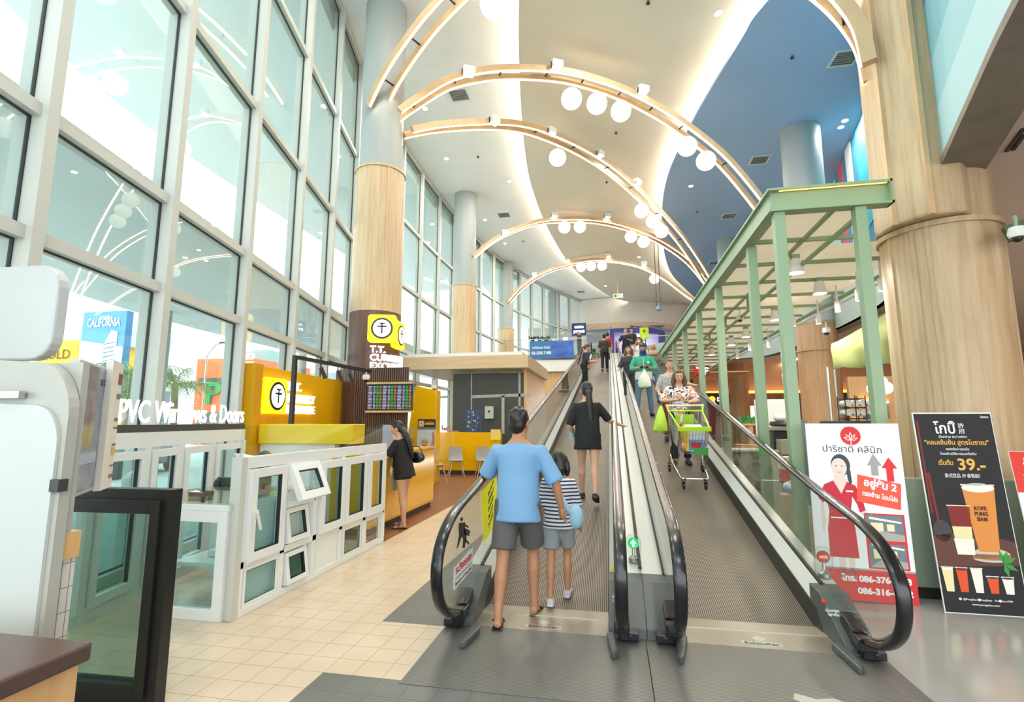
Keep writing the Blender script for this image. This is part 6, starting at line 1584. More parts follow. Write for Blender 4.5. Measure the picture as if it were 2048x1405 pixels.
    bb_ = MB(); torso(bb_, [(-.12, .12, .1, -.01), (-.05, hw + .014, .125 * g, -.012), (.04, hw + .012, .122 * g, -.012), (.1, .145 * g, .108 * g, -.005)], 24)
    for s, (hip, kn, an, _) in ((1, LR), (-1, LL)):
        hip = hip + base; kn = kn + base; an = an + base
        seq = [hip + V((0, 0, .02)), hip.lerp(kn, .3), hip.lerp(kn, .7), kn, kn.lerp(an, .5), kn.lerp(an, .93)]
        if bk_ == 'shorts': seq = [hip + V((0, 0, .02)), hip.lerp(kn, ln * .5), hip.lerp(kn, ln)]; rr = [.1, .1, .098]
        else: rr = [.1, .09, .076, .066, .062, .056]
        bb_.tube([kk(p) for p in seq], [r_ * k * g ** .6 for r_ in rr], 16)
    fuse(bb_, {'shorts': 'shorts', 'jeans': 'jeans'}.get(bk_, 'trousers'), col(c2, .85, bump=.15, bscale=90), o, .012, 3)
    if shoes:
        for heel, toe, fd, fu, an in feet:
            sb_ = MB()
            if shoes == 'sandal':
                sb_.tube([kk(heel - fu * .03 - fd * .02), kk(heel.lerp(toe, .5) - fu * .028), kk(toe - fu * .018 + fd * .02)], [.038 * k, .044 * k, .036 * k], 14, flat=.22)
                sb_.tube([kk(heel.lerp(toe, .55) + rt * .045), kk(heel.lerp(toe, .5) + fu * .038), kk(heel.lerp(toe, .55) - rt * .045)], .012 * k, 8, flat=.5)
                sb_.build('sandal', col('1d1715', .5), o, smooth=True)
            else:
                sb_.tube([kk(heel - fd * .012), kk(heel.lerp(toe, .3) + fu * .02), kk(heel.lerp(toe, .7) + fu * .004), kk(toe + fd * .02)], [.04 * k, .046 * k, .044 * k, .024 * k], 14, flat=.85)
                sb_.tube([kk(heel - fu * .026 - fd * .02), kk(heel.lerp(toe, .5) - fu * .022), kk(toe - fu * .012 + fd * .025)], [.04 * k, .045 * k, .036 * k], 14, flat=.3)
                fuse(sb_, 'shoe', col(shoes, .6), o, .009, 2)
    return o, {'k': k, 'T': T, 'sh': sh, 'HM': HM, 'kk': kk, 'base': base, 'tm': tm, 'feet': feet}
def extra(o, mb, name, m_, smooth=True, **kw): return mb.build(name, m_, o, smooth=smooth, **kw)
stripes = ribmat('striped_jersey', 'e9e9ee', '27303f', 'Z', .032, .9, 0, .42, 0)
floral = mat('floral_blouse', 'e9e4e0', .85, vscale=(17, 17, 17))
_r = [n for n in floral.node_tree.nodes if n.type == 'VALTORGB'][0]; _r.color_ramp.interpolation = 'CONSTANT'
_e = _r.color_ramp.elements; _e[0].position = 0; _e[0].color = lin('2a3350'); _e[1].position = .42; _e[1].color = lin('e6e2de')
for p_, c_ in ((.55, 'd9704a'), (.62, 'e9b79a'), (.66, '86b4d4')):
    x_ = _e.new(p_); x_.color = lin(c_)

# 1 man in the blue T-shirt stepping on
o, I = person('man in light blue T-shirt and grey shorts stepping onto the left walkway, seen from behind', (-.8, 4.36, 0), 0, 1.75, False, 'skin_t', 6, ((20, 2, 26), (-14, 2, 4)),
              arm_pts=[[(.3, .02, .16), (.335, .08, -.04)], [(-.28, .12, .2), (-.33, .33, .17)]], head=(-18, 0), hair=('short', 'hair'), top=('tee', '78a4cb', .55, -.14), bottom=('shorts', '5f5d5c', .86), shoes='sandal', voxel=.009, fingers=.6, tilt=0)
# 2 child
o, I = person('child in striped shirt and grey shorts walking beside the man, pale blue sling bag', (-.5, 4.78, .03), 0, 1.32, True, 'skin_t', 4, ((20, 0, 25), (-12, 0, 4)), arms=((10, 12, 20), (-5, 8, 10)), hair=('bob', 'hair'),
              top=('tee', 'e9e9ee', .6, -.1), bottom=('shorts', '94999d', .8), shoes='c9c4cc', voxel=.01, wide=.95, top_mat=stripes)
k = I['k']; T = I['T']; kk = I['kk']
m_ = MB(); m_.tube([kk(T(.44, -.06, -.06)), kk(T(.38, -.06, -.135)), kk(T(.25, .04, -.15)), kk(T(.1, .13, -.14)), kk(T(.04, .18, -.08))], .022, 8, flat=.4); extra(o, m_, 'bag_strap', col('a9cfe2'))
q = thing('sling_bag', (0, 0, 0), 'pale blue sling bag hanging at the child\'s right hip', 'bag', local=True); q.location = o.location
m_ = MB(); m_.ball(kk(T(.03, .19, -.05)), (.075, .05, .11), 14, 10); m_.build('pouch', col('9fc9de'), q, smooth=True)
# 3 woman in black T-shirt with long ponytail
o, I = person('woman in oversized black T-shirt with a very long ponytail walking up the left walkway', (-.34, 7.26, .54), 0, 1.64, True, 'skin', 5, ((-16, 1, 10), (14, 1, 8)),
              arm_pts=[[(.3, .06, .2), (.45, .2, .14)], [(-.25, -.02, .13), (-.2, .14, .02)]], head=(8, 2), hair=('ponytail', 'hair'), top=('tee', '17181b', .62, -.2), bottom=('shorts', '1b1b1d', .4), shoes='2a2422', voxel=.009, fingers=.5)
q = thing('phone', (0, 0, 0), 'light blue phone case held at the left hip of the ponytail woman', 'phone', local=True); q.location = o.location
W_ = I['sh'][-1][2]; m_ = MB(); c_ = V(I['kk'](W_)) + V((-.02, .08, -.02)); m_.box(c_.x - .045, c_.x + .045, c_.y - .005, c_.y + .005, c_.z - .08, c_.z + .08); m_.build('case', col('8fd0dd'), q)
# 4 uniformed woman with tool belt and phone
o, I = person('woman in navy uniform with red brown ponytail, leaning on the left balustrade with a phone', (-.86, 17.3, belt(17.3) + .02), -PI / 2, 1.64, True, 'skin', 6, ((6, 0, 6), (-4, 0, 4)), arms=((18, 4, 75), (18, 4, 75)), head=(0, -18), hair=('ponytail', mat('red_brown_hair', '5b2a24', .5)), top=('shirt', '2b3245', .5, -.05), bottom=('trousers', '1d1f24', 1), shoes='1c1c1c', voxel=.014)
m_ = MB(); kk = I['kk']; T = I['T']
m_.m(0); m_.tube([kk(T(.02, .175 * math.cos(a), .135 * math.sin(a) - .01)) for a in [2 * PI * j / 16 for j in range(17)]], .025, 8)
m_.m(1)
for a in (.9, 1.4, 2.0): m_.ball(kk(T(-.03, .19 * math.cos(a), .16 * math.sin(a))), (.04, .035, .07), 10, 8)
extra(o, m_, 'tool_belt', [col('1b1b1b'), col('d9822b')])
# 5, 6 people at the head of the left walkway
o, I = person('man in dark brown shirt and black trousers near the top of the left walkway', (-.26, 24.0, belt(24) + .01), 0, 1.78, False, 'skin', 3, ((8, 1, 6), (-6, 1, 6)), hair=('short', 'hair'), top=('shirt', '3a3532', .5, -.06), bottom=('trousers', '1c1b1c', 1), voxel=.016, fingers=.4)
o, I = person('person in red top just above the dark shirted man on the left walkway', (-.12, 28.3, belt(28.3) + .01), 0, 1.7, False, 'skin', 3, ((6, 1, 5), (-6, 1, 5)), hair=('short', 'hair'), top=('tee', 'b02a2c', .5, -.08), bottom=('trousers', '2a2628', 1), voxel=.018)
# right walkway, coming down (facing the camera)
o, I = person('woman in floral blouse with shoulder length brown hair leaning on the cart handle', (1.12, 9.02, belt(9.02)), PI, 1.6, True, 'skin', 12, ((10, 2, 8), (-6, 2, 6)), arm_pts=[[(.3, .12, .2), (.11, .36, .2)], [(-.3, .12, .2), (-.12, .38, .17)]], head=(0, -12), hair=('bob', 'hair_b'),
              top=('blouse', 'e6e2de', .7, -.06), bottom=('trousers', '201f22', 1), shoes='17171a', voxel=.009, wide=1.14, top_mat=floral, fingers=.7)
kk = I['kk']; T = I['T']
m_ = MB(); m_.tube([kk(T(.46, .07, .03)), kk(T(.41, .055, .085)), kk(T(.33, .012, .118)), kk(T(.22, .0, .118))], .013, 8); m_.tube([kk(T(.46, -.07, .03)), kk(T(.41, -.055, .085)), kk(T(.33, -.012, .118))], .013, 8); extra(o, m_, 'neck_trim', col('17181c'))
m_ = MB(); HM = I['HM']
for s in (1, -1): m_.tube([HM @ V((s * .03 + .022 * math.cos(a), .101, .105 + .016 * math.sin(a))) for a in [2 * PI * j / 14 for j in range(15)]], .0016, 5)
m_.tube([HM @ V((-.009, .103, .108)), HM @ V((.009, .103, .108))], .0016, 5); extra(o, m_, 'glasses', M['steel'])
W_ = I['sh'][1][2]; E_ = I['sh'][1][1]; d_ = (W_ - E_).normalized(); m_ = MB(); m_.tube([kk(W_ - d_ * .03), kk(W_ - d_ * .015)], .031, 14); extra(o, m_, 'wristwatch', M['steel'])
o, I = person('woman with tied back hair in grey patterned jacket right behind the cart woman', (1.18, 10.75, belt(10.75)), PI, 1.62, True, 'skin', 3, ((5, 2, 5), (-4, 2, 4)), arm_pts=[[(.25, .02, .14), (.24, .2, .05)], [(-.27, .1, .25), (-.42, .28, .2)]], head=(0, 0), hair=('bun', 'hair_b'),
              top=('jacket', 'b9b4ae', .95, -.1), bottom=('trousers', '7d2f45', 1), voxel=.011, top_mat=mat('grey_pattern_cloth', 'c9c6c0', .85, col2='8f8c88', vscale=(40, 40, 40)))
o, I = person('man in green and white jacket with navy face covering, holding a white plastic bag', (.82, 13.3, belt(13.3)), PI, 1.84, False, 'skin_t', 5, ((6, 7, 6), (-3, 6, 4)), arm_pts=[[(.27, .05, .16), (.06, .26, .17)], [(-.27, .05, .16), (-.06, .26, .17)]], head=(0, -22), hair=('short', 'hair'),
              top=('jacket', '3fa883', .95, -.06), bottom=('jeans', '5f7f99', 1), shoes='25272c', voxel=.011, fingers=.9)
kk = I['kk']; T = I['T']; HM = I['HM']
m_ = MB(); m_.ball((0, .03, .05), (.072, .082, .07), 18, 12); m_.tube([(0, .0, .04), (0, .03, -.06), (0, .07, -.16), (0, .085, -.26)], [.08, .085, .075, .03], 14, flat=.6); m_.v = [tuple(HM @ V(p)) for p in m_.v]; fuse(m_, 'face_covering', col('23457e'), o, .012, 2)
m_ = MB(); torso_rows = [(-.075, .192, .165, -.008), (-.02, .195, .166, -.008), (.05, .188, .155, -.004), (.1, .182, .148, 0)]
rings = [[kk(T(t, rx * math.cos(2 * PI * j / 24), yo + ry * math.sin(2 * PI * j / 24))) for j in range(24)] for t, rx, ry, yo in torso_rows]; m_.loft(rings); extra(o, m_, 'white_hem_band', col('e3e1dc'))
m_ = MB()
for s in (1, -1):
    W_ = I['sh'][s][2]; m_.ball(kk(W_ + V((0, .06, 0))), (.045, .065, .035), 12, 8)
extra(o, m_, 'glove', col('202327'))
m_ = MB(); m_.tube([kk(T(.42, 0, .115)), kk(T(.3, 0, .145)), kk(T(.1, 0, .16))], .006, 6); m_.cyl(kk(T(.31, -.1, .13)), kk(T(.31, -.1, .136)), .032); extra(o, m_, 'zip_and_badge', col('e6e9ea'))
q = thing('plastic_bag', (0, 0, 0), 'white plastic shopping bag hanging from the gloved hands of the green jacket man', 'bag', local=True); q.location = o.location; q.rotation_euler = (0, 0, PI)
c_ = V(kk(T(.17, 0, .33))); m_ = MB(); m_.tube([c_ + V((0, 0, -.02)), c_ + V((0, .01, -.12)), c_ + V((0, .02, -.22)), c_ + V((.01, .02, -.36)), c_ + V((.0, .02, -.46)), c_ + V((0, .02, -.49))], [.02, .06, .12, .16, .15, .06], 18, flat=.5)
fuse(m_, 'bag_body', mat('thin_white_plastic', 'dfe6dc', .35, col2='cfd9b8', vscale=(7, 7, 7)), q, .012, 1)
o, I = person('woman with brown hair partly hidden behind the green jacket man', (.52, 14.9, belt(14.9)), PI, 1.68, True, 'skin', 3, ((4, 1, 4), (-3, 1, 3)), arm_pts=[[(.26, .02, .14), (.3, .2, .06)], [(-.24, 0, .13), (-.24, .04, -.1)]], hair=('bob', 'hair_b'), top=('shirt', '3b3a40', .6, -.06), bottom=('trousers', '39393f', 1), voxel=.014)
o, I = person('woman in beige headscarf, grey sweater and blue jeans on the right walkway', (1.22, 15.2, belt(15.2)), PI, 1.72, True, 'skin_t', 3, ((7, 3, 5), (-6, 3, 6)), arm_pts=[[(.26, -.02, .14), (.29, .05, -.1)], [(-.28, .08, .2), (-.4, .24, .14)]], hair=('hijab', mat('beige_scarf', 'c7a585', .85, vary=.2, vscale=(20, 20, 20))),
              top=('sweater', '77736a', .95, -.03), bottom=('jeans', '6d8ba0', 1), shoes='1d1e22', voxel=.013, wide=1.05)
q = thing('handbag', (0, 0, 0), 'dark handbag hanging from the right hand of the headscarf woman', 'bag', local=True); q.location = o.location; q.rotation_euler = (0, 0, PI)
c_ = V(I['kk'](I['sh'][1][2])); m_ = MB(); m_.box(c_.x - .03, c_.x + .05, c_.y - .11, c_.y + .13, c_.z - .42, c_.z - .2); m_.tube([c_ + V((0, -.08, -.2)), c_ + V((0, 0, -.06)), c_ + V((0, .1, -.2))], .008, 6); m_.build('bag_body', col('2e2c2c'), q, bevel=.01)
o, I = person('woman in white T-shirt with face mask, hand raised to her head', (1.06, 19.2, belt(19.2)), PI, 1.76, True, 'skin_t', 3, ((5, 2, 5), (-4, 2, 4)), arm_pts=[[(.24, .16, .3), (.12, .1, .5)], [(-.27, -.0, .15), (-.3, .04, -.08)]], hair=('bob', mat('red_brown_hair', '5b2a24', .5)), top=('tee', 'e6e2da', .5, -.02), bottom=('trousers', '3a3d40', 1), voxel=.015)
HM = I['HM']; m_ = MB(); m_.ball((0, .05, .055), (.055, .062, .042), 14, 8); m_.v = [tuple(HM @ V(p)) for p in m_.v]; extra(o, m_, 'face_mask', col('eef0f2'))
o, I = person('man in navy shirt and black shorts high on the right walkway', (.82, 26.6, belt(26.6)), PI, 1.95, False, 'skin', 3, ((5, 2, 5), (-4, 2, 4)), arm_pts=[[(.28, .05, .17), (.36, .12, -.02)], [(-.26, .1, .18), (-.12, .28, .2)]], hair=('short', 'hair_b'), top=('shirt', '1e2836', .5, -.06), bottom=('shorts', '18191c', .9), shoes='3a3a3c', voxel=.016)
o, I = person('person in dark cap and dark jacket behind the navy shirted man', (1.2, 28.4, belt(28.4)), PI, 1.95, True, 'skin', 3, ((5, 2, 5), (-4, 2, 4)), hair=('long', 'hair'), top=('jacket', '22342c', .95, -.06), bottom=('trousers', 'd8d6d2', 1), voxel=.018)
HM = I['HM']; m_ = MB(); m_.ball((0, -.01, .16), (.09, .105, .07), 14, 8); m_.box(-.06, .06, .06, .16, .165, .178); m_.v = [tuple(HM @ V(p)) for p in m_.v]; extra(o, m_, 'cap', col('17181b'))
# counter customer
o, I = person('long haired woman in black T-shirt and shorts standing at the yellow counter', (-3.19, 7.57, 0), math.radians(88), 1.62, True, 'skin', 9, ((3, 1, 2), (-5, 1, 1)), arm_pts=[[(.24, .16, .2), (.14, .4, .24)], [(-.22, .16, .2), (-.13, .42, .25)]], head=(10, -14), hair=('long', 'hair'), top=('tee', '1a1a1c', .7, -.14), bottom=('shorts', '141416', .38), shoes='sandal', voxel=.009, fingers=.4, wide=1.08)
m_ = MB(); kk = I['kk']; T = I['T']; m_.tube([kk(T(.44, .1, -.02)), kk(T(.3, .19, -.06)), kk(T(.16, .24, -.12))], .01, 8, flat=.5); extra(o, m_, 'bag_strap', col('1b1b1d'))
m_ = MB(); S_, E_, W_ = I['sh'][1]; c_ = V(kk(S_.lerp(E_, .55))); 
for dx, dz, r_ in ((0, 0, .022), (.0, .035, .016), (0, -.03, .018), (0, .005, .014)): m_.ball((c_.x + .068, c_.y + dz * .8 - .01, c_.z + dz), (.012, r_, r_), 10, 8)
extra(o, m_, 'sleeve_print', col('e8e8ea'))
q = thing('shoulder_bag', (0, 0, 0), 'black shoulder bag under the arm of the woman at the counter', 'bag', local=True); q.location = o.location; q.rotation_euler = o.rotation_euler
c_ = V(kk(T(.14, .23, -.13))); m_ = MB(); m_.ball(c_, (.05, .15, .09), 16, 10); m_.tube([c_ + V((0, .12, .04)), c_ + V((0, .08, .17)), c_ + V((0, -.05, .17)), c_ + V((0, -.12, .04))], .009, 6); m_.build('bag_body', M['rubber'], q, smooth=True)
q = thing('shopping_bag', (0, 0, 0), 'soft green carrier bag hanging in front of the woman at the counter', 'bag', local=True); q.location = o.location; q.rotation_euler = o.rotation_euler
m_ = MB(); m_.tube([(.12, .2, 1.02), (.13, .2, .9), (.14, .2, .72), (.14, .21, .56), (.14, .21, .53)], [.03, .085, .12, .12, .06], 16, flat=.45); m_.tube([(.12, .18, 1.0), (.13, .26, 1.14), (.14, .3, 1.1)], .008, 6); fuse(m_, 'bag_body', col('7fb59a'), q, .01, 1)
m_ = MB(); m_.box(.2, .205, .1, .16, .86, .95); tag(m_.xf(Matrix.Translation(o.location) @ Matrix.Rotation(o.rotation_euler.z, 4, 'Z')).build('name_tag', col('e8eaec'), loc=tuple(V(o.location) + Matrix.Rotation(o.rotation_euler.z, 3, 'Z') @ V((.2, .13, .9)))), 'small white tag hanging at the waist of the counter customer', 'tag')
# seated clerk behind the display wall
q = thing('office_chair', (-4.05, 5.2, 0), 'dark mesh office chair with the clerk, behind the glass counter', 'chair')
m_ = MB(); m_.box(-4.28, -3.82, 4.98, 5.42, .44, .5); m_.build('seat', M['darkgrey'], q, bevel=.02)
m_ = MB(); m_.tube([(-4.25, 4.96, .56), (-4.25, 4.92, .8), (-4.2, 4.92, .98)], [.05, .05, .03], 8); m_.prism([(-.22, .55), (.22, .55), (.24, .85), (.18, 1.0), (-.18, 1.0), (-.24, .85)], (-4.05, 4.93, 0), (1, 0, 0), (0, 0, 1), (0, .05, 0)); m_.build('backrest', M['darkgrey'], q, bevel=.02)
m_ = MB(); m_.cyl((-4.05, 5.2, .08), (-4.05, 5.2, .44), .03); 
for a in range(5): m_.beam((-4.05, 5.2, .07), (-4.05 + .28 * math.cos(a * 1.257), 5.2 + .28 * math.sin(a * 1.257), .05), .04, .03)
m_.build('pedestal', M['black'], q)
o, I = person('clerk with dark hair in a blue grey shirt seated behind the white display wall', (-4.02, 5.2, 0), math.radians(-25), 1.62, False, 'skin', 10, ((82, 4, 84), (80, 4, 80)), arm_pts=[[(.24, .14, .16), (.14, .36, .14)], [(-.24, .14, .16), (-.14, .36, .14)]], head=(10, -25), hair=('short', mat('greying_hair', '4c4948', .5, vary=.3, vscale=(60, 60, 8))), top=('shirt', '7f8ea0', .5, -.04), bottom=('trousers', '2b2d33', 1), shoes='1c1c1c', voxel=.012, sit=.52)
# cafe staff and guest
o, I = person('cafe worker with dark hair behind the coffee machine', (4.62, 10.8, 0), 2.6, 1.62, True, 'skin', 8, ((4, 1, 3), (-3, 1, 3)), hair=('bun', 'hair'), top=('tee', '2b2b2e', .5, -.06), bottom=('trousers', '222226', 1), voxel=.016, head=(0, -15))

# ================================================================ SHOPPING CART AND SHOPPING
ct = thing('shopping_cart', (1.13, 8.2, belt(8.2)), 'wire shopping cart with lime green rim, pushed down the right walkway', 'shopping cart', local=True)
ct.rotation_euler = (math.atan(SL), 0, 0)
def wire(mb, a, b, r=.003, n=5): mb.cyl(a, b, r, n=n)
# local: handle at y=+.42, front at y=-.5
T0 = [(-.25, .36), (.25, .36), (.2, -.5), (-.2, -.5)]     # rim plan (x,y)
B0 = [(-.2, .3), (.2, .3), (.16, -.4), (-.16, -.4)]
zr = lambda y: .98 if y > 0 else .9
m_ = MB(); n_ = 0
def qd(P, Q, t, z0, z1):
    return V((*V(P).lerp(V(Q), t), z0))
faces = [(0, 1), (1, 2), (2, 3), (3, 0)]
for (i, j) in faces:
    cntw = 9 if i in (0, 2) else 15
    for c_ in range(cntw + 1):
        t = c_ / cntw; tp = V(T0[i]).lerp(V(T0[j]), t); bt2 = V(B0[i]).lerp(V(B0[j]), t)
        wire(m_, (tp.x, tp.y, .9 + .09 * max(0, min(1, (tp.y + .5) / .86))), (bt2.x, bt2.y, .52), .0038)
    for z_ in (.6, .7, .8):
        u_ = (z_ - .52) / .4; a = V(B0[i]).lerp(V(T0[i]), u_); b_3 = V(B0[j]).lerp(V(T0[j]), u_); wire(m_, (a.x, a.y, z_), (b_3.x, b_3.y, z_), .0035)
for c_ in range(9):
    t = c_ / 8; a = V(B0[0]).lerp(V(B0[1]), t); b_3 = V(B0[3]).lerp(V(B0[2]), t); wire(m_, (a.x, a.y, .52), (b_3.x, b_3.y, .52), .0035)
for c_ in range(8):
    t = c_ / 7; a = V(B0[0]).lerp(V(B0[3]), t); b_3 = V(B0[1]).lerp(V(B0[2]), t); wire(m_, (a.x, a.y, .515), (b_3.x, b_3.y, .515), .0028)
m_.build('basket', M['chrome'], ct)
rim = [(-.25, .36, .99), (-.2, -.5, .9), (.2, -.5, .9), (.25, .36, .99), (-.25, .36, .99)]
lime = mat('lime_plastic', 'b7e02c', .4)
m_ = MB(); m_.tube(rim, .012, 8); m_.beam((-.22, -.505, .89), (.22, -.505, .89), .03, .06); m_.build('rim', lime, ct)
m_ = MB(); m_.cyl((-.27, .44, 1.06), (.27, .44, 1.06), .014, n=12)
m_.build('handle', mat('pale_handle', 'd9dccb', .4), ct)
m_ = MB()
for s in (-1, 1): m_.tube([(s * .27, .44, 1.06), (s * .255, .36, .99)], .014, 8); m_.ball((s * .27, .44, 1.06), .022, 10, 8)
m_.build('handle_clip', lime, ct)
m_ = MB()
for s in (-1, 1):
    m_.tube([(s * .25, .38, .98), (s * .235, .33, .5), (s * .24, .36, .3), (s * .25, .42, .14)], .012, 8); m_.tube([(s * .24, .36, .3), (s * .22, .2, .2), (s * .18, -.42, .16), (s * .12, -.46, .16)], .012, 8); m_.tube([(s * .19, -.38, .52), (s * .2, -.1, .22)], .01, 8)
m_.tube([(-.17, -.44, .16), (.17, -.44, .16)], .012, 8); m_.build('undercarriage', M['chrome'], ct, smooth=True)
for x, y in ((-.25, .42), (.25, .42), (-.15, -.42), (.15, -.42)):
    m_ = MB(); m_.cyl((x - .016, y, .055), (x + .016, y, .055), .055, n=20); wh = m_.build('wheel', M['rubber'], ct)
    m_ = MB(); m_.box(x - .024, x - .018, y - .015, y + .015, .04, .15); m_.box(x + .018, x + .024, y - .015, y + .015, .04, .15); m_.box(x - .024, x + .024, y - .02, y + .02, .13, .15); m_.build('fork', M['darkgrey'], wh)
m_ = MB(); m_.box(-.17, .1, .2, .21, .62, .96); m_.build('child_seat_flap', mat('green_flap', '9fc832', .5), ct)
def in_cart(name, lb, cat, mb, m_, smooth=False, bevel=0):
    CT = Matrix.Translation((1.13, 8.2, belt(8.2))) @ Matrix.Rotation(math.atan(SL), 4, 'X')
    c = sum((V(p) for p in mb.v), V()) / len(mb.v); mb.xf(CT)
    q = mb.build(name, m_, loc=tuple(CT @ c), smooth=smooth, bevel=bevel); return tag(q, lb, cat)
m_ = MB(); m_.m(0); m_.box(-.1, .15, -.42, -.06, .55, .8); m_.m(1); m_.box(-.102, .152, -.422, -.4, .56, .72); m_.m(2); m_.box(-.1, .15, -.423, -.06, .8, .86); m_.m(3); m_.box(-.105, -.07, -.426, -.06, .56, .86); m_.m(4); m_.box(-.04, .1, -.4235, -.42, .6, .68)
in_cart('cereal_carton', 'white carton with red, blue and yellow bands standing in the cart', 'carton', m_, [col('e7e9ec'), col('5a9fd0'), col('eef1f3'), col('f0cf1e'), col('c93438')])
m_ = MB(); m_.box(0.02, .17, -.4, -.1, .525, .548); m_.box(-.0, .19, -.435, -.425, .5, .6)
in_cart('green_pack', 'green and pink pack low in the front of the cart', 'pack', m_, col('4a9a4a'))
m_ = MB(); m_.ball((-.11, -.3, .58), (.07, .1, .06), 14, 10); in_cart('orange_bag', 'bag of orange fruit low on the left of the cart', 'bag', m_, mat('orange_fruit_net', 'e8a888', .6, col2='d9784a', vscale=(30, 30, 30)), True)
m_ = MB(); m_.tube([(-.17, .05, .62), (-.12, .0, .85), (-.1, -.02, 1.0)], [.03, .025, .012], 12); in_cart('red_bottle', 'red and blue bottle leaning in the cart under the handle', 'bottle', m_, mat('red_bottle', 'd6392c', .4, col2='dfe4ea', vscale=(9, 9, 9)), True)
q = thing('lime_bag', (.82, 8.75, belt(8.75) + .5), 'lime green plastic carrier bag hanging beside the cart handle', 'bag')
m_ = MB(); z_ = belt(8.75) + .5; m_.tube([(.8, 8.72, z_ + .52), (.79, 8.7, z_ + .4), (.78, 8.68, z_ + .25), (.77, 8.68, z_ + .12), (.77, 8.68, z_ + .08)], [.02, .06, .1, .12, .07], 16, flat=.6); m_.v = [p for p in m_.v]
for i in range(len(m_.v)):
    p = m_.v[i]; m_.v[i] = (p[0], p[1], p[2])
m_.build('bag_body', mat('lime_plastic_bag', 'b8e048', .4), q, smooth=True)

# ================================================================ CAFE ON THE RIGHT
o = thing('green_awning', (3.9, 8.6, 2.4), 'sagging green canvas awning with scalloped edge behind the green frame', 'awning')
a_ = Yp(1662, 752, 8.4); b_2 = Yp(1815, 735, 8.4); zt_ = Yp(1680, 702, 9.2).z
rings = []
n_ = 40
for r_, (yy, zz, sag) in enumerate(((8.3, 2.38, .02), (8.36, 2.52, .012), (8.42, 2.75, .0), (8.55, 2.95, 0), (8.8, 3.12, 0), (9.3, 3.3, 0))):
    row = []
    for j in range(n_ + 1):
        t = j / n_; x = a_.x + (0, .03, .05, .09, .2, .5)[r_] * (1 - t) + (b_2.x + .3 - a_.x) * t
        z = 2.38 + (zz - 2.38) * (.6 + .4 * t) + .12 * t + (-.018 * abs(math.sin(t * PI * 9)) if r_ == 0 else 0) + (.02 * math.sin(t * 17) if r_ < 3 else 0)
        row.append((x, yy + .03 * math.sin(t * 21) * (1 if r_ < 3 else .3), z))
    rings.append(row)
m_ = MB()
A_ = rings; B_ = [[(x, y + .012, z - .006) for x, y, z in r] for r in rings]
vs = [p for r in A_ for p in r] + [p for r in B_ for p in r]; K = len(A_) * (n_ + 1); fs = []
for i in range(len(A_) - 1):
    for j in range(n_): a = i * (n_ + 1) + j; fs += [(a, a + 1, a + n_ + 2, a + n_ + 1), (K + a, K + a + n_ + 1, K + a + n_ + 2, K + a + 1)]
for j in range(n_): fs.append((j, K + j, K + j + 1, j + 1))
m_.add(vs, fs); m_.build('canvas', M['green_cloth'], o, smooth=True, auto=False)
m_ = MB(); m_.cyl((a_.x + .05, 8.38, 0), (a_.x + .05, 8.38, 2.4), .02, n=10); m_.cyl((a_.x + .3, 9.3, 0), (a_.x + .3, 9.3, 2.5), .02, n=10); m_.build('pole', M['steel'], o)
m_ = MB(); m_.cyl((a_.x + .6, 8.7, 2.52), (a_.x + .6, 8.7, 2.58), .13, n=24); lm = m_.build('lamp', M['lampface_w'], o)
lamp('awning_lamp', (a_.x + .6, 8.7, 2.48), 8, .2, (1, .8, .58))
def cafe_box(name, u0, v0, u1, v1, y, d, lb, cat, m_, bevel=.01, zmin=None):
    a = Yp(u0, v1, y); b = Yp(u1, v0, y); o = thing(name, (a.x, y, zmin if zmin is not None else a.z), lb, cat)
    MB().box(a.x, b.x, y, y + d, zmin if zmin is not None else a.z, b.z).build('body', m_, o, bevel=bevel); return o, a, b
o, a, b = cafe_box('white_partition', 1514, 799, 1583, 880, 11.6, .06, 'tall white board standing behind the coffee machine', 'board', M['white'], zmin=0)
o, a, b = cafe_box('menu_screen', 1503, 812, 1512, 836, 13.0, .06, 'small lit white screen left of the white board', 'screen', mat('lit_menu', 'f2f4ff', .5, emit=1))
o, a, b = cafe_box('cafe_counter', 1436, 905, 1610, 960, 9.2, .6, 'grey cafe counter behind the walkway glass with equipment on it', 'counter', col('8f8f84'), zmin=0)
MB().box(a.x - .02, b.x + .02, 9.16, 9.82, b.z, b.z + .03).build('top', col('c6c2b4'), o)
ctop = b.z + .03
o = thing('coffee_machine', (3.7, 9.4, ctop), 'black coffee machine on the cafe counter between two green posts', 'coffee machine')
a = Yp(1548, 900, 9.3); b = Yp(1592, 862, 9.3)
m_ = MB(); m_.box(a.x, b.x + .05, 9.3, 9.65, ctop, b.z); m_.build('body', M['black'], o, bevel=.02)
m_ = MB(); m_.box(a.x - .06, b.x + .08, 9.26, 9.7, b.z, b.z + .07); m_.build('lid', M['steel'], o, bevel=.01)
m_ = MB()
for i in range(4): m_.cyl((a.x + .05 + i * .1, 9.29, ctop + .12), (a.x + .05 + i * .1, 9.24, ctop + .12), .025, n=14)
m_.build('knobs', M['chrome'], o)
o = thing('pot_lid_stack', (3.6, 9.45, b.z + .07), 'black pans and a white kettle stacked on the coffee machine', 'pans')
m_ = MB(); m_.lathe([(.2, 0), (.22, .03), (.2, .08), (0, .09)], (a.x + .22, 9.45, b.z + .072), 24); m_.build('pan', M['black'], o, smooth=True); m_ = MB(); m_.ball((a.x + .17, 9.45, b.z + .22), (.1, .1, .08), 16, 10); m_.build('kettle', M['white'], o, smooth=True)
o, a, b = cafe_box('equipment_box', 1563, 880, 1592, 910, 9.05, .25, 'olive grey box in front of the coffee machine', 'box', col('8d8b76'))
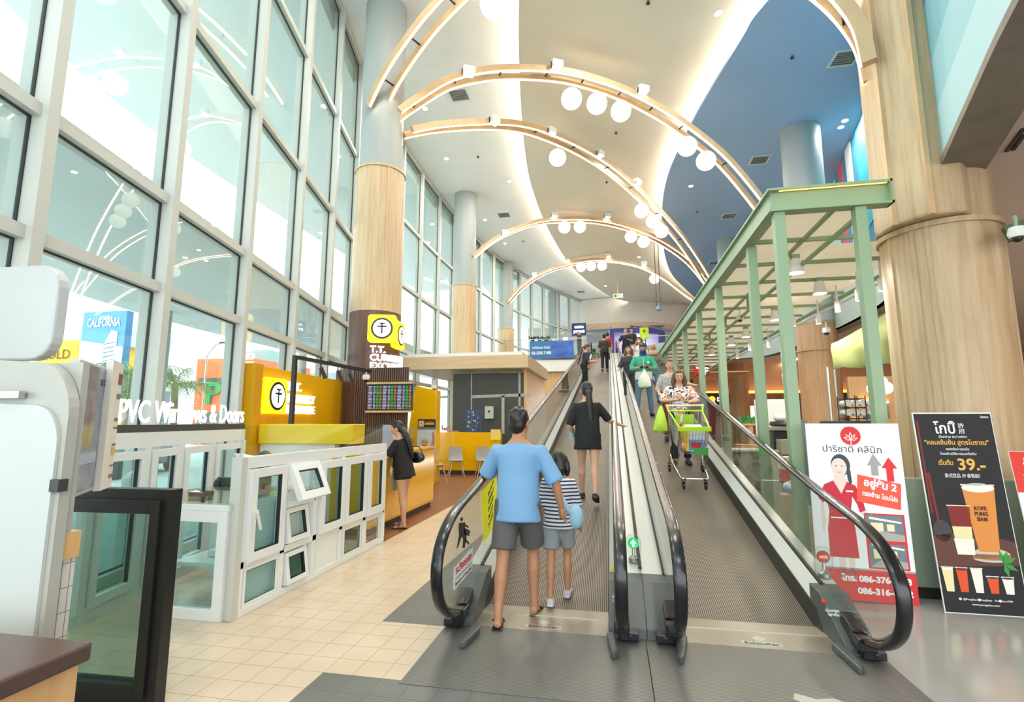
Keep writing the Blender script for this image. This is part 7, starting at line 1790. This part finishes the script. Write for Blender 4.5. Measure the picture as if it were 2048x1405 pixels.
o, a, b = cafe_box('undercounter', 1545, 915, 1600, 965, 8.8, .35, 'pale shelf unit with red packets under the coffee machine', 'shelf unit', col('bdb9a9'), zmin=0)
m_ = MB(); m_.box(a.x + .1, a.x + .4, 8.78, 8.8, a.z, a.z + .2); m_.build('packets', col('b5463a'), o)
o = thing('green_cans', (4.1, 13.5, 1.6), 'green drink can packs on a narrow wooden shelf', 'drinks')
a = Yp(1481, 848, 13); b = Yp(1514, 832, 13)
for i in range(3):
    w_ = (b.x - a.x) / 3; q = MB(); q.box(a.x + w_ * i + .01, a.x + w_ * (i + 1) - .01, 13, 13.15, a.z, b.z)
    cb_ = q.build('can_pack', mat('green_cans', '3f9a35', .4, col2='1f6a24', vscale=(9, 9, 9)), o)
MB().box(a.x - .1, b.x + .1, 12.95, 13.25, a.z - .04, a.z).build('shelf', M['wood_orange'], o); MB().box(b.x - .2, b.x - .1, 13, 13.1, 0, a.z - .04).build('shelf_leg', M['wood_orange'], o)
o = thing('folded_umbrellas', (2.45, 6.5, 0), 'bundle of folded grey parasol tubes leaning upright by the low partition', 'parasols')
for i, (u0, u1) in enumerate(((1598, 1612), (1604, 1618), (1610, 1625))):
    a = Yp(u0, 838 + i * 2, 6.4); m_ = MB(); b = Yp(u1, 945, 6.4); m_.tube([a, a.lerp(b, .4), b, b + (b - a) * .6], [.018, .028, .03, .02], 10); m_.build('parasol', mat('grey_fabric_tube', '7d8a87', .6), o, smooth=True)
o = thing('rubbish_bag', (2.1, 6.9, .2), 'cardboard and blue patterned bag behind the right balustrade', 'bag')
a = Yp(1575, 1010, 7.2); m_ = MB(); m_.box(a.x, a.x + .35, 7.2, 7.5, 0, a.z + .1); m_.build('carton', col('c9c0a4'), o); m_ = MB(); m_.ball((a.x + .18, 7.3, a.z + .2), (.2, .15, .1), 14, 9); m_.build('blue_bag', mat('blue_print_bag', '5d8fc0', .5, col2='e6ecf0', vscale=(14, 14, 14)), o, smooth=True)
o, a, b = cafe_box('glass_fridge', 1675, 842, 1765, 910, 7.4, .5, 'low dark grey glazed fridge behind the white poster', 'fridge', M['darkgrey'], zmin=0)
MB().box(a.x + .04, b.x - .06, 7.385, 7.4, b.z - .28, b.z - .04).build('glass_front', mat('fridge_glass', '77807a', .1), o)
fz = b.z
o = thing('cup_rack', (3.25, 7.5, fz), 'black wire rack stacked with white paper cups on the fridge', 'rack')
a = Yp(1686, 840, 7.6); b = Yp(1722, 792, 7.6); m_ = MB()
for z in (fz + .02, fz + (b.z - fz) * .5, b.z - .05):
    m_.box(a.x, b.x, 7.5, 7.52, z, z + .012); m_.box(a.x, b.x, 7.72, 7.74, z, z + .012); m_.box(a.x, a.x + .012, 7.5, 7.74, z, z + .012); m_.box(b.x - .012, b.x, 7.5, 7.74, z, z + .012)
for x in (a.x, (a.x + b.x) / 2, b.x): m_.box(x, x + .01, 7.5, 7.51, fz, b.z); m_.box(x, x + .01, 7.73, 7.74, fz, b.z)
m_.build('wire_frame', M['black'], o)
for i, (z, n2) in enumerate(((fz + .05, 4), (fz + (b.z - fz) * .52, 5))):
    for j in range(n2):
        m_ = MB(); x = a.x + .05 + j * .09; m_.tube([(x, 7.52, z + .06), (x, 7.72, z + .06)], [.045, .035], 14); q = tag(m_.build('cup_stack', M['white'], loc=(x, 7.6, z)), 'sleeve of white paper cups lying in the %s tier of the black wire rack' % ('lower', 'upper')[i], 'cups', 'paper cup sleeves in the %s rack tier' % ('lower', 'upper')[i])
# pictures, cove lines and globes deeper in the cafe
o = thing('wall_picture', tuple(Yp(1750, 820, 16)), 'blue and orange flower picture on the far cafe wall', 'picture')
a = Yp(1728, 838, 16.4); b = Yp(1776, 806, 16.4); MB().box(a.x, b.x, 16.4, 16.45, a.z, b.z).build('canvas', mat('flower_print', 'd9a06a', .6, col2='4f5f8f', vscale=(3, 3, 3)), o)
MB().box(a.x, b.x, 16.35, 16.4, b.z, b.z + .03).build('picture_light', M['lampface_w'], o)
MB().box(a.x - .3, b.x + .6, 16.46, 16.6, 0, 2.9).build('wall_panel', M['wood_orange'], o)
for u, v, lb in ((1748, 778, 'white globe cluster seen between the awning and the green post'), (1572, 751, 'white globe cluster deep in the cafe left of the middle column')):
    p = Yp(u, v, 15.0 if u > 1600 else 24.5); o = thing('globe_cluster', tuple(p), lb, 'pendant lamp', 'white globe clusters in the cafe')
    for dx, dz in ((0, 0), (.28, .02), (.16, .18)): MB().ball((p.x + dx, p.y, p.z + dz), .17, 18, 12).build('globe', M['globe'], o, smooth=True)
    MB().cyl((p.x + .14, p.y, p.z + .1), (p.x + .14, p.y, 4.46), .008, n=6).build('cord', M['black'], o)
for u0, v0, u1, v1, lb in ((1536, 739, 1600, 717, 'upper warm light line on the cafe ceiling, left of the middle column'), (1536, 741, 1610, 739, 'lower warm light line on the cafe ceiling, left of the middle column')):
    a = Zp(u0, v0, 4.43); b = Zp(u1, v1, 4.43); m_ = MB(); m_.beam(a, b, .04, .05)
    tag(m_.build('light_line', M['lampface_w'], loc=tuple((a + b) / 2)), lb, 'strip light', 'warm light lines over the cafe')
# square red sign and round yellow sign
o = thing('red_square_sign', tuple(Yp(1404, 740, 22.9)), 'red and dark square sign with slanted S and P letters between the green posts', 'sign')
a = Yp(1390, 753, 22.9); b = Yp(1418, 725, 22.9)
m_ = MB(); m_.m(0); m_.box(a.x, b.x, 22.9, 23.0, a.z, b.z); m_.m(1); m_.prism([(a.x, a.z), (b.x, a.z), (b.x, b.z)], (0, 22.895, 0), (1, 0, 0), (0, 0, 1), (0, .004, 0))
m_.build('board', [col('d8242c', emit=.3), col('6a2320')], o)
text('S', .42, M['text_white'], o, (a.x + .15, 22.88, a.z + .33), bold=.012, align='CENTER'); text('&', .24, M['text_white'], o, (a.x + .3, 22.88, a.z + .24), bold=.006); text('P', .42, M['text_white'], o, (a.x + .46, 22.88, a.z + .08), bold=.012)
a = Yp(1340, 756, 23.3); b = Yp(1448, 712, 23.3); m_ = MB(); m_.prism([(a.x, a.z + .35), (b.x, a.z + .5), (b.x, b.z), (a.x, b.z)], (0, 23.1, 0), (1, 0, 0), (0, 0, 1), (0, .15, 0)); struct(m_.build('trim_8', col('c3cbcb')))
m_ = MB(); m_.box(a.x, b.x + 1, 23.3, 27, a.z + .2, a.z + .25); struct(m_.build('trim_9', col('c78f62')))
o = thing('round_yellow_sign', tuple(Yp(1424, 798, 26)), 'glowing round yellow sign with white letters beside it in the far shops', 'sign')
p = Yp(1424, 799, 27.05); m_ = MB(); m_.cyl((p.x, 27.05, p.z), (p.x, 26.99, p.z), .15, n=28); m_.build('disc', mat('lit_amber', 'ffb91e', .5, emit=1.3), o)
m_ = MB(); m_.box(p.x - .3, p.x + 1.2, 27.07, 27.15, p.z - .25, 3.02); m_.build('backing', col('3a2620'), o)
text('IXE', .26, M['text_white'], o, (p.x + .42, 27.03, p.z - .1), bold=.01)
for x, y in ((8, 6), (11, 11), (7, 12), (12, 18), (4.8, 21.5), (9, 24), (6, 3), (3.4, 10.5), (8, 29)): lamp('cafe_warm_fill', (x, y, 4.35), 42, .25, (1, .8, .6))  # warm fill lamps without fixtures, added over the cafe and shops
o = thing('pastry_counter', (3.6, 11, 0), 'pale cafe counter with a warm pastry case, seen through the right balustrade', 'counter')
a = Yp(1440, 925, 11.5); MB().box(a.x, a.x + 1.1, 10.7, 11.3, 0, .95).build('body', col('b7b3a2'), o, bevel=.01)
MB().box(a.x + .2, a.x + .6, 10.8, 11.1, .95, 1.15).build('pastry_case', mat('warm_pastry', 'd9a06a', .4), o)

# ================================================================ THINGS OUTSIDE
def outbox(name, u0, v0, u1, v1, y, d, lb, cat, m_, zmin=-.15):
    a = Yp(u0, v1, y); b = Yp(u1, v0, y); o = thing(name, (a.x, y, zmin), lb, cat); MB().box(a.x, b.x, y, y + d, zmin, b.z).build('walls', m_, o); return o, a, b
# billboard
o = thing('property_billboard', (-20, 17, 0), 'tall blue billboard with a tower block picture beyond the glass', 'billboard')
yb = 17.0; tl = Yp(168, 618, yb); tr_ = Yp(254, 629, yb); brr = Yp(243, 738, yb); bl2 = Yp(155, 738, yb)
x0, x1, z0, z1 = bl2.x, tr_.x, bl2.z - 1.6, (tl.z + tr_.z) / 2
m_ = MB(); m_.box(x0, x1, yb, yb + .3, z0, z1); m_.build('board', mat('billboard_sky', '5f9fd6', .6), o)
m_ = MB(); W_ = x1 - x0; H_ = z1 - z0
def bb(i, pts): m_.m(i); m_.prism([(x0 + a * W_, z0 + b * H_) for a, b in pts], (0, yb - .01, 0), (1, 0, 0), (0, 0, 1), (0, -.01 - .004 * i, 0))
bb(0, [(0, .38), (1, .38), (1, .62), (0, .7)]); bb(1, [(0, .0), (1, 0), (1, .38), (0, .4)]); bb(2, [(.55, .1), (.82, .1), (.85, .78), (.7, .8), (.6, .7), (.53, .62)]); bb(2, [(.36, .1), (.5, .1), (.5, .42), (.38, .4)])
for i in range(12): bb(3, [(.56, .15 + i * .045), (.8, .17 + i * .045), (.8, .18 + i * .045), (.56, .16 + i * .045)])
bb(4, [(0, 0), (1, 0), (1, .1), (0, .12)])
m_.build('picture', [col('c5d6dc'), col('3f93bb'), col('c3cdd6'), col('6f7f92'), col('5d8a6a')], o)
text('CALIFORNIA', .5, M['paper_white'], o, (x0 + W_ * .5, yb - .03, z0 + H_ * .84), width=W_ * .76, bold=.01); text('RIVIERA', .22, M['paper_white'], o, (x0 + W_ * .55, yb - .03, z0 + H_ * .915), width=W_ * .3)
m_ = MB(); m_.cyl((x0 + .3, yb + .2, -.15), (x0 + .3, yb + .2, z0), .12); m_.cyl((x1 - .3, yb + .2, -.15), (x1 - .3, yb + .2, z0), .12); m_.build('pole', M['steel'], o)
o, a, b = outbox('yellow_sign_building', 66, 680, 158, 760, 24, 6, 'low building with a yellow fascia left of the billboard', 'building', col('f2b632'))
text('GOLD', .8, col('5a4a2a'), o, (a.x + 1.4, 23.95, b.z - 1.1), width=2.2); m_ = MB()
for x in (3.2, 3.9): m_.prism([(0, -.2), (.35, -.2), (1.1, 1.1), (.75, 1.1)], (a.x + x + .6, 23.93, b.z - 1.9), (1, 0, 0), (0, 0, 1), (0, -.03, 0))
m_.build('zigzag_mark', col('4a5a60'), o)
MB().box(a.x, a.x + 3.4, 26, 30, b.z, b.z + 1.1).build('roof_block', col('b9cfca'), o)
o, a, b = outbox('orange_clinic', 384, 716, 500, 850, 34, 8, 'orange dental clinic building with green letters, beyond the street', 'building', col('ef7f4d'))
text('PK', 2.2, col('37a862'), o, (a.x + 2.6, 33.9, b.z - 3.4), width=3.2, ext=.08, bold=.06); text('Dental', .8, M['paper_white'], o, (a.x + 6.1, 33.9, b.z - 1.9), width=2, bold=.02)
MB().box(a.x + .3, b.x - .2, 33.95, 33.99, b.z - 1.5, b.z - 2.0).build('dark_band', col('5c6b62'), o); MB().box(a.x + .3, b.x - .2, 33.9, 33.98, 0, 2.3).build('shop_glass', col('6b7c80'), o)
MB().box(a.x + 1.0, b.x, 36, 40, b.z, b.z + .9).build('roof_block', col('9fc0b8'), o)
for nm, u0, v0, u1, v1, y, c_, lb in (('pale_shophouse', 262, 700, 352, 850, 42, 'c9d3d2', 'pale shophouse behind the palms'), ('grey_shophouse', 355, 742, 392, 850, 48, '8d9a9c', 'grey low shop left of the orange clinic'), ('long_grey_building', 500, 745, 690, 850, 60, 'b5c3c6', 'long grey building far beyond the booth'), ('far_tower', 940, 640, 965, 800, 120, 'c5cfd4', 'pale tower far away between the left columns')):
    o, a, b = outbox(nm, u0, v0, u1, v1, y, 6, lb, 'building', col(c_))
    m_ = MB(); nw = 5
    for i in range(nw):
        for z in (1.2, 3.4, 5.6):
            if z + 1 < b.z: xx = a.x + (b.x - a.x) * (i + .2) / nw; m_.box(xx, xx + (b.x - a.x) * .6 / nw, y - .05, y, z, z + 1.1)
    if m_.v: m_.build('window', col('5f7278'), o)
def palm(u, v, y, lb, s=1.0):
    p = Yp(u, v, y); o = thing('palm_tree', (p.x, y, -.15), lb, 'palm tree', 'palms outside the window wall')
    MB().tube([(p.x, y, -.15), (p.x + .1, y, p.z * .5), (p.x, y, p.z)], [.2, .15, .13], 10).build('trunk', col('8a7a62'), o, smooth=True)
    m_ = MB()
    for i in range(17):
        a = 2 * PI * i / 17 + random.uniform(-.1, .1); el = random.uniform(.1, 1.0); L_ = 1.9 * s * random.uniform(.8, 1.1); prev = V((p.x, y, p.z)); d_ = V((math.cos(a) * math.cos(el), math.sin(a) * math.cos(el), math.sin(el))); sd_ = V((-math.sin(a), math.cos(a), 0))
        for st in range(7):
            nx = prev + d_ * L_ / 7; d_ = (d_ + V((0, 0, -.2))).normalized(); m_.beam(prev, nx, .025, .02)
            if st > 0:
                for s2 in (-1, 1):
                    for q2 in (0, .5):
                        r0 = prev.lerp(nx, q2); tp = r0 + sd_ * s2 * .42 * s * (1 - st / 9) + V((0, 0, -.22)) + d_ * .15; wv = d_ * .035; m_.hexa([r0, r0 + wv, tp + wv * .3, tp, r0 + V((0, 0, .01)), r0 + wv + V((0, 0, .01)), tp + wv * .3 + V((0, 0, .01)), tp + V((0, 0, .01))])
            prev = nx
    m_.build('fronds', mat('palm_fronds', '7d9a5a', .7, vary=.3, vscale=(3, 3, 3)), o)
palm(258, 752, 16, 'palm right of the blue billboard'); palm(350, 770, 19, 'palm just left of the orange clinic', .9); palm(225, 790, 14, 'lower palm in front of the blue billboard', .8)
o = thing('street_lamp', (-23, 30, 0), 'thin street lamp standing before the orange clinic', 'street lamp')
p = Yp(402, 850, 28); q_ = Yp(405, 712, 28); m_ = MB(); m_.tube([(p.x, 28, -.15), (p.x, 28, q_.z), (p.x + .6, 28, q_.z + .7), (p.x + 1.0, 28, q_.z + .8)], .06, 8); m_.build('pole', M['steel'], o); m_ = MB(); m_.box(p.x + .9, p.x + 1.5, 27.9, 28.1, q_.z + .76, q_.z + .86); m_.build('lamp_head', M['darkgrey'], o)
def car(x, y, rz, c_, lb):
    o = thing('car', (x, y, -.15), lb, 'car', 'parked cars outside the glass', local=True); o.rotation_euler = (0, 0, rz)
    m_ = MB(); m_.prism([(-2.1, .3), (2.1, .3), (2.15, .75), (1.3, .92), (.7, 1.4), (-1.0, 1.42), (-1.7, .98), (-2.15, .85)], (0, -.85, 0), (1, 0, 0), (0, 0, 1), (0, 1.7, 0)); m_.build('body', col(c_, .25), o, bevel=.06)
    m_ = MB(); m_.prism([(1.2, .95), (.66, 1.34), (-.95, 1.36), (-1.55, 1.0)], (0, -.865, 0), (1, 0, 0), (0, 0, 1), (0, 1.73, 0)); m_.build('window', M['darkgrey'], o)
    for a in (-1.35, 1.35):
        for b in (-.8, .8): m_ = MB(); m_.cyl((a, b - .1, .32), (a, b + .1, .32), .32, n=20); m_.build('wheel', M['rubber'], o)
car(-13.2, 3.0, 1.81, '5d6a74', 'dark grey car parked outside behind the sample windows'); car(-14.6, 8.6, 1.81, 'd8dadb', 'white car parked outside, beyond the dark grey one'); car(-16, 14.4, 1.81, '8a9096', 'silver car parked outside near the orange clinic')
